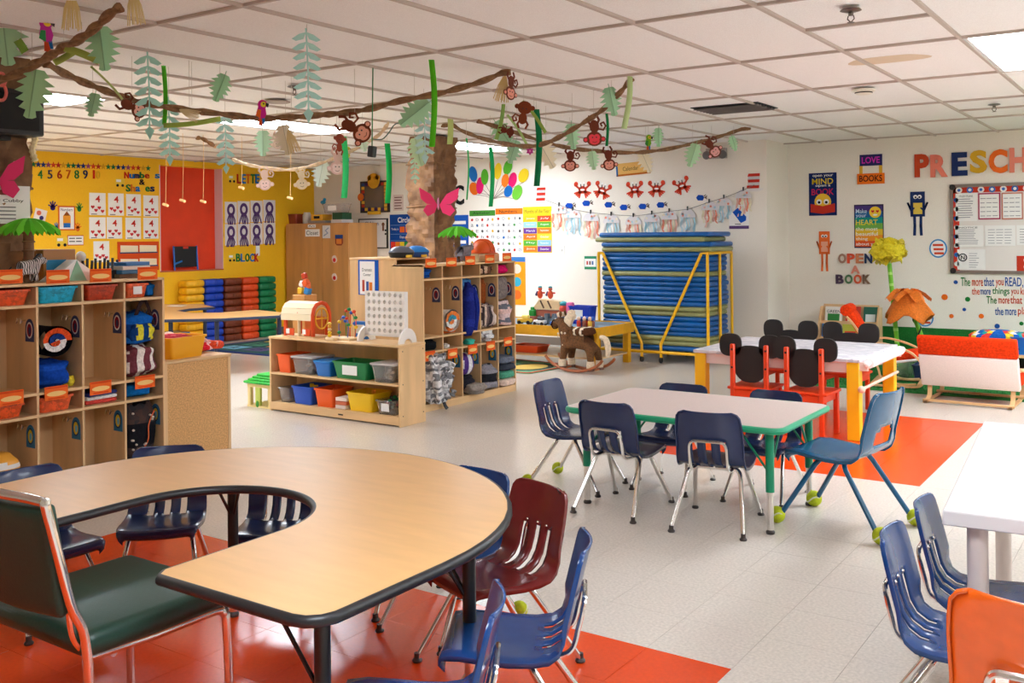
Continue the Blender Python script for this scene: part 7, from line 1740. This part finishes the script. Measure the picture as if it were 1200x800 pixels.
# ================================================================== paper jungle under the ceiling
def vine(label, pts, r, m, seed=1, name='paper_vine'):
    rn = random.Random(seed); P = loft([gd(x, y, d) for x, y, d in pts]); n = len(P)
    for p in P: p.z = min(p.z, ZC-r*1.2)
    t = thing(name, label, 'vine', P[0]); O = P[0].copy()
    for st in range(2):
        q = []; rr = []
        for i, p in enumerate(P):
            tg = (P[min(i+1, n-1)]-P[max(i-1, 0)]).normalized(); u = tg.orthogonal().normalized(); w = tg.cross(u); a = i*.75+st*PI
            q.append(p-O+(u*math.cos(a)+w*math.sin(a))*r*.5); rr.append(r*(.62+.2*rn.random()))
        part('twisted_strand', MB().tube(q, rr, 7), m, t)
    return t
KV = mat('vine_paper', (112, 78, 48), .8, kind='noise', scale=30, rgb2=(150, 110, 72), bump=.5); KV2 = mat('vine_overexposed', (216, 186, 150), .8, kind='noise', scale=30, amt=.2, bump=.5)  # KV2: paleness from strong light is painted into the vine colour
vine('thick twisted brown paper vine rising from speaker to ceiling', [(-12, 97, 5.1), (20, 86, 5.05), (48, 71, 4.95), (72, 57, 4.8), (97, 43, 4.62), (120, 24, 4.46), (141, 4, 4.36)], .021, KV, 1)
vine('long twisted brown paper vine with parrot, sagging to the lime ribbon', [(54, 75, 5.0), (88, 92, 5.3), (125, 107, 5.5), (160, 119, 5.7), (205, 127, 5.8), (255, 133, 6.0), (305, 139, 6.1), (345, 137, 6.15), (385, 134, 6.2), (425, 129, 6.2), (470, 118, 6.2), (520, 108, 6.2), (562, 96, 6.2), (598, 81, 6.2)], .019, KV, 2)
vine('twisted brown vine climbing from second trunk to the pale ribbon', [(518, 135, 9.2), (536, 150, 9.0), (562, 161, 8.6), (595, 169, 8.1), (625, 171, 7.7), (650, 163, 7.4), (675, 149, 7.1), (703, 131, 6.85), (725, 110, 6.7), (741, 91, 6.58)], .017, KV, 3)
vine('thin twisted brown vine running to the wall corner with monkeys', [(560, 142, 8.0), (600, 154, 8.3), (640, 167, 8.6), (670, 174, 8.8), (700, 177, 9.0), (740, 179, 9.2), (780, 175, 9.4), (825, 165, 9.6), (855, 156, 9.7), (879, 148, 9.74)], .017, KV, 4)
vine('twisted vine painted overexposed pale, with pale monkeys near the yellow wall', [(272, 187, 8.6), (300, 195, 8.6), (338, 199, 8.6), (370, 193, 8.5), (400, 182, 8.4), (425, 170, 8.3), (444, 158, 8.2), (455, 144, 8.1)], .014, KV2, 5)
vine('short dark vine stub under the ceiling near yellow wall', [(231, 159, 10.1), (242, 165, 9.9), (253, 172, 9.6)], .018, KV, 6)
def hung(name, label, cat, px, py, d, fn, spx, jit=0, tilt=0, group=None, args=()):
    rot = (Matrix.Rotation(YAW+jit, 3, 'Z') @ Matrix.Rotation(PI/2, 3, 'X') @ Matrix.Rotation(tilt, 3, 'Z')).to_euler()
    t = thing(name, label, cat, gd(px, py, d), rot=rot, group=group); fn(t, spx*d/F, *args)
    up = Vector((0, 0, ZC-.001-t.location.z)); up.rotate(rot.to_matrix().inverted()); s_ = spx*d/F*.3; dr = up.normalized()
    if name != 'paper_flower' and up.length > s_: part('hanging_thread', MB().tube([dr*s_+Vector((0, 0, -.003)), up], .0012, 4), pa((200, 190, 180)), t)
    return t
def leaf_poly(s, nl=6, wd=.42, notch=.5):
    R_ = []
    for k in range(nl*2+1):
        f = k/(nl*2); w = wd*math.sin(PI*(.06+.88*f)**.75)
        if k % 2 == 0 and 0 < k < nl*2: w *= notch
        R_.append((w*s, (.5-f)*s-(.04*s if k % 2 else 0)))
    return R_+[(-x, y) for x, y in R_[::-1]]
def fn_monstera(t, s, c, wd=.42):
    c = tuple(int(v*.64+255*.36) for v in c)
    P = leaf_poly(s, 6, wd); n = len(P)//2; g = []
    mb = MB()
    for a, b in zip(P[:n], P[:n][1:]):
        for sg in (1, -1):
            z = lambda x: -.25*abs(x)
            mb.prism([(0, a[1]), (sg*a[0], a[1]), (sg*b[0], b[1]), (0, b[1])], -.0015, .0015, Matrix.Rotation(sg*.28, 4, 'Y'))
    part('blade', mb, pa(c), t, smooth=False)
    part('midrib', MB().strip([(0, -.48*s), (0, .62*s)], .02*s, .001, .005), pa(tuple(int(v*.85) for v in c)), t)
def fn_frond(t, s, c, n=7, wd=.17):
    c = tuple(int(v*.7+255*.3) for v in c)
    part('stem', MB().strip([(0, .5*s), (.01*s, 0), (0, -.5*s)], .012*s+.003, -.001, .002), pa(c), t)
    L_ = s/n*1.35
    me = None
    for k in range(n):
        y = .46*s-s*.92*k/n
        for sg in (-1, 1):
            if me is None:
                mb = MB(); mb.prism([(0, 0), (wd*s*.5, -L_*.16), (wd*s*1.0, -L_*.52), (wd*s*.72, -L_*.66), (wd*s*.2, -L_*.5)], -.001, .001); me = mb.data('leaflet', pa(c), False)
            o = link('leaflet', me, t, (0, y, 0)); o.rotation_euler = (0, (0 if sg > 0 else PI)+.25, 0)
    part('tip', MB().prism([(0, -.44*s), (wd*.35*s, -.5*s), (0, -.62*s), (-wd*.35*s, -.5*s)], -.001, .001), pa(c), t)
def fn_ribbon(t, s, c, wpx=.05, sway=.03):
    n = 10; g = [[(x+sway*s*math.sin(3.2*k/n), s*.5-s*k/n, .02*s*math.sin(5*k/n)+(.3*x*math.sin(2.5*k/n))) for x in (-wpx/2, 0, wpx/2)] for k in range(n+1)]
    o = part('strip', MB().grid(g), pa(c), t); md = o.modifiers.new('t', 'SOLIDIFY'); md.thickness = .002
BRN, PNK = pa((112, 54, 34)), pa((240, 170, 150))
def fn_monkey(t, s, face=(240, 170, 150), br=(112, 54, 34), arms=True):
    B_ = pa(br); Fc = pa(face)
    part('body', MB().disc(.02*s, .18*s, .15*s, 0, .003, 16, .2*s), B_, t)
    part('arm', MB().strip([(-.08*s, .22*s), (-.18*s, .36*s), (-.12*s, .5*s)], .07*s, -.002, .001), B_, t); part('arm', MB().strip([(.1*s, .22*s), (.18*s, .38*s), (.12*s, .5*s)], .07*s, -.002, .001), B_, t)
    tl = [(.14*s+.0*s, .1*s), (.3*s, .06*s), (.38*s, .18*s), (.32*s, .3*s), (.22*s, .26*s), (.26*s, .18*s)]
    part('tail', MB().strip(tl, .05*s, -.003, 0), B_, t)
    h = part('head', MB().disc(0, -.2*s, .25*s, .003, .006, 20, .23*s), B_, t)
    for sg in (-1, 1): e = part('ear', MB().disc(sg*.27*s, -.22*s, .085*s, .002, .005, 12), B_, t); part('inner_ear', MB().disc(sg*.275*s, -.22*s, .055*s, .005, .007, 12), Fc, e)
    part('face', MB().disc(-.075*s, -.16*s, .1*s, .006, .008, 14).disc(.075*s, -.16*s, .1*s, .006, .008, 14).disc(0, -.27*s, .16*s, .006, .0085, 16, .11*s), Fc, h)
    for sg in (-1, 1): part('eye', MB().disc(sg*.06*s, -.16*s, .022*s, .0085, .0105, 8), BLACK, h)
    part('mouth', MB().strip([(-.07*s, -.29*s), (0, -.32*s), (.07*s, -.29*s)], .014*s, .0085, .01), BRN, h)
def fn_parrot(t, s, c, c2):
    part('body', MB().prism([(-.12*s, .25*s), (.12*s, .22*s), (.16*s, -.05*s), (.08*s, -.24*s), (-.12*s, -.2*s), (-.2*s, 0)], 0, .004), pa(c), t)
    part('head', MB().disc(.02*s, .3*s, .17*s, .002, .005, 14), pa(c), t); part('face_patch', MB().disc(.06*s, .3*s, .1*s, .005, .007, 12), pa((244, 214, 60)), t); part('eye', MB().disc(.07*s, .32*s, .03*s, .007, .009, 8), BLACK, t)
    part('beak', MB().prism([(.14*s, .36*s), (.26*s, .32*s), (.22*s, .18*s), (.14*s, .24*s)], .003, .008), BLACK, t)
    part('wing', MB().prism([(-.14*s, .12*s), (-.02*s, .1*s), (-.06*s, -.22*s), (-.22*s, -.1*s)], .004, .007), pa(c2), t)
    part('tail', MB().prism([(-.1*s, -.18*s), (.06*s, -.22*s), (.02*s, -.5*s), (-.14*s, -.46*s)], 0, .003), pa((226, 90, 50)), t); part('tail', MB().prism([(.0, -.2*s), (.1*s, -.2*s), (.1*s, -.42*s), (.02*s, -.42*s)], .001, .004), pa((40, 120, 190)), t)
GL1, GL2, TEA, CRM, OLV = (120, 190, 120), (150, 206, 140), (140, 206, 190), (236, 216, 168), (160, 176, 84)
LF = 'green paper monstera leaves in the jungle'
for px, py, s, d, c, j, tl, lb in [(6, 46, 62, 4.95, GL1, .3, .1, 'large green monstera leaf by the ceiling above the speaker'), (38, 110, 58, 5.0, (110, 182, 100), .1, -.15, 'green monstera leaf hanging in front of the black speaker'), (120, 57, 52, 4.6, (104, 186, 110), .2, .1, 'long green leaf hanging from the thick vine'), (109, 123, 28, 5.6, GL1, .3, -.2, 'small green leaf in front of a light panel by the speaker'), (258, 103, 34, 5.95, (110, 186, 110), .5, -.35, 'small green leaf hanging between teal frond and parrot'), (486, 133, 44, 6.3, GL1, .2, -.9, 'wide green leaf beside the lime ribbon'), (717, 119, 34, 6.7, (112, 184, 120), .1, .2, 'green monstera leaf near the pale ribbon vine end'), (671, 160, 30, 7.3, (120, 190, 120), .3, .1, 'green leaf on the vine beside the pink-faced monkey'), (695, 188, 22, 8.9, GL2, .1, .1, 'small green leaf between the two hanging monkeys'), (772, 161, 22, 9.3, GL1, .4, 0, 'small green leaf beside the green parrot'), (812, 182, 28, 9.5, (130, 190, 120), .0, -.3, 'green monstera leaf before the monkey at the vine end'), (860, 168, 18, 9.6, GL1, .3, .3, 'small green leaf at the wall end of the vine'), (376, 204, 30, 8.5, (206, 230, 214), .1, -.2, 'mint leaf painted overexposed on the pale vine'), (308, 168, 30, 8.2, (150, 210, 160), .1, 0, 'mint monstera leaf above the pale vine'), (425, 167, 22, 8.2, (200, 230, 190), 0, .3, 'pale round leaf beside the tailed monkey'), (640, 181, 36, 8.0, CRM, .0, .5, 'cream monstera leaf where two vines cross'), (757, 190, 26, 9.5, CRM, .1, .4, 'cream monstera leaf over the cream banner'), (335, 164, 36, 6.6, (226, 206, 160), .3, .2, 'tan leaf hanging beside the parrot'), (590, 157, 34, 8.4, GL1, .2, .6, 'green leaf on the vine by second trunk'), (601, 178, 28, 8.3, (120, 190, 130), -.2, -.3, 'green leaf below the crossing vines'), (490, 178, 34, 8.6, (150, 196, 130), 0, .2, 'olive green leaf hanging beside second trunk')]:  # leaf on the KV2 vine carries overexposure in its colour
    hung('paper_leaf', lb, 'leaf', px, py, d, fn_monstera, s, j, tl, LF, (c,))
for px, y0, y1, d, c, n, lb in [(360, 28, 138, 4.85, TEA, 8, 'long teal paper frond hanging beside the sprinkler'), (174, 56, 158, 5.4, (130, 204, 180), 7, 'teal paper frond hanging in front of sideways monkey'), (198, 110, 190, 6.0, (150, 218, 204), 7, 'pale teal frond hanging over the yellow wall numbers'), (264, 130, 200, 6.6, (160, 224, 214), 6, 'pale teal frond hanging over the orange recess edge'), (497, 106, 188, 7.0, (150, 200, 190), 8, 'grey-teal frond hanging beside the lime ribbon'), (486, 176, 214, 8.8, (170, 220, 190), 5, 'small teal frond hanging by second trunk edge')]:
    hung('paper_frond', lb, 'frond', px, (y0+y1)/2, d, fn_frond, (y1-y0)*.9, .15, .02, 'teal paper fronds', (c, n))
for px, y0, y1, d, c, w, tl, lb in [(506, 70, 172, 5.86, (90, 196, 30), .034, 0, 'bright lime ribbon hanging from the ceiling by trunk'), (192, 77, 146, 5.95, (84, 190, 40), .026, 0, 'lime ribbon hanging between the teal fronds'), (403, 160, 232, 8.3, (60, 210, 120), .05, 0, 'emerald ribbon hanging by the pale monkeys'), (454, 168, 238, 9.0, (20, 170, 80), .05, 0, 'green ribbon hanging over the patchwork mirror'), (629, 128, 218, 7.6, (16, 120, 70), .046, 0, 'dark green ribbon hanging beside the balloons'), (711, 133, 171, 7.2, (16, 120, 60), .02, 0, 'short dark green ribbon beside pink-faced monkey'), (575, 172, 242, 8.6, (40, 190, 110), .036, 0, 'green ribbon hanging in front of the balloons'), (547, 162, 234, 8.8, (60, 190, 110), .014, 0, 'thin green ribbon hanging beside letter C'), (25, 46, 62, 4.9, (130, 170, 70), .04, .55, 'olive ribbon draped from ceiling to thick vine'), (735, 120, 62, 6.55, (190, 214, 150), .036, -.12, 'pale green ribbon at the vine end on ceiling'), (626, 137, 46, 7.4, (150, 176, 80), .024, .65, 'olive ribbon draped past the dark monkey'), (586, 142, 44, 8.0, (150, 190, 100), .03, -.2, 'light olive ribbon looping by second trunk'), (606, 152, 42, 7.9, (170, 196, 120), .02, .6, 'light olive ribbon sloping to the crossing vines'), (527, 150, 38, 8.9, (190, 206, 130), .05, 0, 'pale olive ribbon over the second trunk')]:
    if y1 > y0: hung('paper_ribbon', lb, 'ribbon', px, (y0+y1)/2, d, fn_ribbon, y1-y0, .2, tl, 'paper ribbons', (c, w))
    else: hung('paper_ribbon', lb, 'ribbon', px, y0, d, fn_ribbon, y1, .2, tl, 'paper ribbons', (c, w))
hung('paper_ribbon', 'olive ribbon draped past thick vine to the long leaf', 'ribbon', 96, 64, 4.75, fn_ribbon, 40, .2, 1.2, 'paper ribbons', (OLV, .035)); hung('paper_ribbon', 'short olive ribbon hanging over the thick vine top', 'ribbon', 75, 67, 4.85, fn_ribbon, 26, .2, -1.0, 'paper ribbons', (OLV, .035))
hung('paper_ribbon', 'olive ribbon sagging below the long vine', 'ribbon', 225, 143, 5.85, fn_ribbon, 66, .1, -1.45, 'paper ribbons', ((170, 196, 90), .03)); hung('paper_ribbon', 'thin yellow-green ribbon trailing over a ceiling light panel', 'ribbon', 125, 97, 5.4, fn_ribbon, 52, .1, .75, 'paper ribbons', ((190, 206, 130), .012))
MK = 'paper monkeys on the vines'
for px, py, s, d, fc, br, j, tl, lb in [(155, 126, 40, 5.65, (240, 180, 160), (112, 54, 34), .9, 1.3, 'brown paper monkey turned sideways behind a teal frond'), (416, 152, 46, 6.15, (240, 168, 140), (120, 56, 32), .1, 1.1, 'large brown paper monkey with curled tail on the long vine'), (598, 102, 36, 6.2, (236, 160, 140), (116, 60, 44), .9, -.1, 'brown paper monkey hanging at the ceiling end of the vine'), (614, 133, 34, 6.6, (128, 58, 30), (128, 58, 30), .1, 3.0, 'dark brown paper monkey with its back turned'), (696, 155, 38, 7.0, (236, 70, 80), (112, 54, 34), .1, .05, 'brown paper monkey with bright pink face'), (668, 188, 30, 8.8, (240, 160, 140), (112, 50, 34), .0, 0, 'brown paper monkey hanging nearest the crossing vines'), (713, 187, 30, 9.0, (240, 160, 140), (112, 50, 34), .1, .12, 'brown paper monkey hanging above the cream banner'), (834, 173, 30, 9.6, (244, 176, 170), (116, 56, 40), .1, .7, 'brown paper monkey beside the emergency light'), (310, 210, 30, 8.5, (244, 206, 196), (226, 190, 170), .0, .1, 'paper monkey painted overexposed pale under the pale vine'), (353, 210, 28, 8.5, (240, 222, 190), (236, 214, 180), .5, .1, 'paper monkey painted overexposed cream on the pale vine below the string'), (395, 190, 34, 8.3, (244, 220, 214), (226, 190, 180), .4, .0, 'paper monkey painted overexposed pink beside the emerald ribbon'), (398, 168, 26, 8.0, (150, 70, 50), (150, 70, 50), .8, 3.1, 'small reddish monkey behind the emerald ribbon'), (594, 154, 20, 8.0, (112, 50, 34), (112, 50, 34), .2, 1.4, 'small dark monkey clinging to the thin vine'), (325, 165, 22, 8.1, (240, 220, 200), (230, 206, 186), .2, 0, 'small cream monkey beside the mint leaf')]:  # monkeys on the KV2 vine have light bleaching painted into their colours
    hung('paper_monkey', lb, 'paper monkey', px, py, d, fn_monkey, s, j, tl, MK, (fc, br))
hung('paper_parrot', 'magenta paper parrot hanging above the thick vine', 'paper parrot', 55, 40, 4.85, fn_parrot, 42, .5, .15, None, ((206, 60, 170), (60, 160, 90)))
hung('paper_parrot', 'magenta paper parrot sitting on the long vine', 'paper parrot', 307, 132, 6.05, fn_parrot, 32, .1, 0, None, ((214, 40, 150), (240, 110, 40)))
hung('paper_parrot', 'green paper parrot sitting on the vine over the mat cart', 'paper parrot', 760, 167, 9.4, fn_parrot, 20, .1, 0, None, ((130, 190, 40), (60, 140, 60)))
hung('paper_parrot', 'yellow-green paper parrot behind the emerald ribbon', 'paper parrot', 407, 181, 8.4, fn_parrot, 20, .1, 0, None, ((200, 210, 60), (90, 160, 60)))
hung('paper_flower', 'small magenta paper flower beside the dark green ribbon', 'flower', 621, 177, 7.9, lambda t, s: (part('petals', MB().prism(star(s*.5, .6, 6), 0, .003), pa((190, 40, 140)), t), part('center', MB().disc(0, 0, s*.15, .003, .006, 8), pa((230, 120, 180)), t)), 10, 0, 0)
def fn_tassel(t, s, c):
    rn = random.Random(int(s*1000))
    part('knot', MB().ell((0, .46*s, 0), (.05*s, .05*s, .03*s), 8, 6), pa(c), t)
    for k in range(13):
        x = (k-6)/6*.26*s; part('raffia_strand', MB().strip([(x*.2, .45*s), (x*.7, .1*s), (x+rn.uniform(-.03, .03)*s, -.5*s*rn.uniform(.8, 1))], .028*s, -.001+.002*(k % 3), .001+.002*(k % 3)), pa(c), t)
for px, py, s, d, c, tl, lb in [(84, 14, 44, 4.4, (226, 206, 140), 0, 'pale raffia tassel by the thick vine top'), (158, 10, 40, 4.35, (230, 212, 150), .1, 'pale raffia tassel past the thick vine end'), (589, 104, 32, 6.2, (214, 184, 120), -.2, 'tan raffia tassel at the ceiling end of the long vine'), (342, 166, 28, 6.4, (224, 196, 140), .3, 'tan raffia tassel by the tan leaf'), (222, 133, 24, 5.8, (226, 200, 150), 1.2, 'cream raffia tassel along the long vine')]:
    hung('raffia_tassel', lb, 'tassel', px, py, d, fn_tassel, s, .2, tl, 'raffia tassels', (c,))
# hanging threads with little paper beads
for px, y1, d, lb in [(194, 240, 9.6, 'nearest the yellow number sheets'), (214, 235, 9.8, 'second in the orange recess'), (238, 236, 10.0, 'third in the orange recess'), (283, 220, 10.2, 'over the word LETTE'), (340, 232, 10.4, 'before the closet')]:
    top = gd(px, 150, d); top.z = ZC-.002; b = gd(px, y1, d); t = thing('hanging_thread', 'thin thread with paper bead hanging '+lb, 'thread', top); L_ = b-top
    part('thread', MB().tube([(0, 0, 0), L_*.5+Vector((.01, 0, 0)), L_], .0022, 5), pa((214, 170, 110)), t); part('paper_bead', MB().tube([L_+Vector((-.035, 0, .008)), L_+Vector((.035, 0, -.008))], .014, 8), pa((240, 190, 130)), t)
d = 6.12; top = gd(437, 82, d); top.z = ZC-.002; b = gd(436, 171, d)
t = thing('hanging_lantern', 'small black paper lantern on a green string', 'lantern', top); L_ = b-top
part('string', MB().tube([(0, 0, 0), L_*.45, L_], .004, 6), pa((60, 130, 80)), t); part('box', MB().box(L_.x, L_.y, L_.z-.035, .045, .045, .07, .006, rot=Matrix.Rotation(.15, 3, 'Y')), BLACK, t)
single('cable_loop', 'thin grey cable drooping below the ceiling beside the trunk', 'cable', MB().tube(loft([gd(437, 163, 8.2), gd(448, 163, 8.2), gd(456, 155, 8.2), gd(464, 145, 8.2), gd(480, 144, 8.3)]), .005, 6), pa((90, 110, 104)))
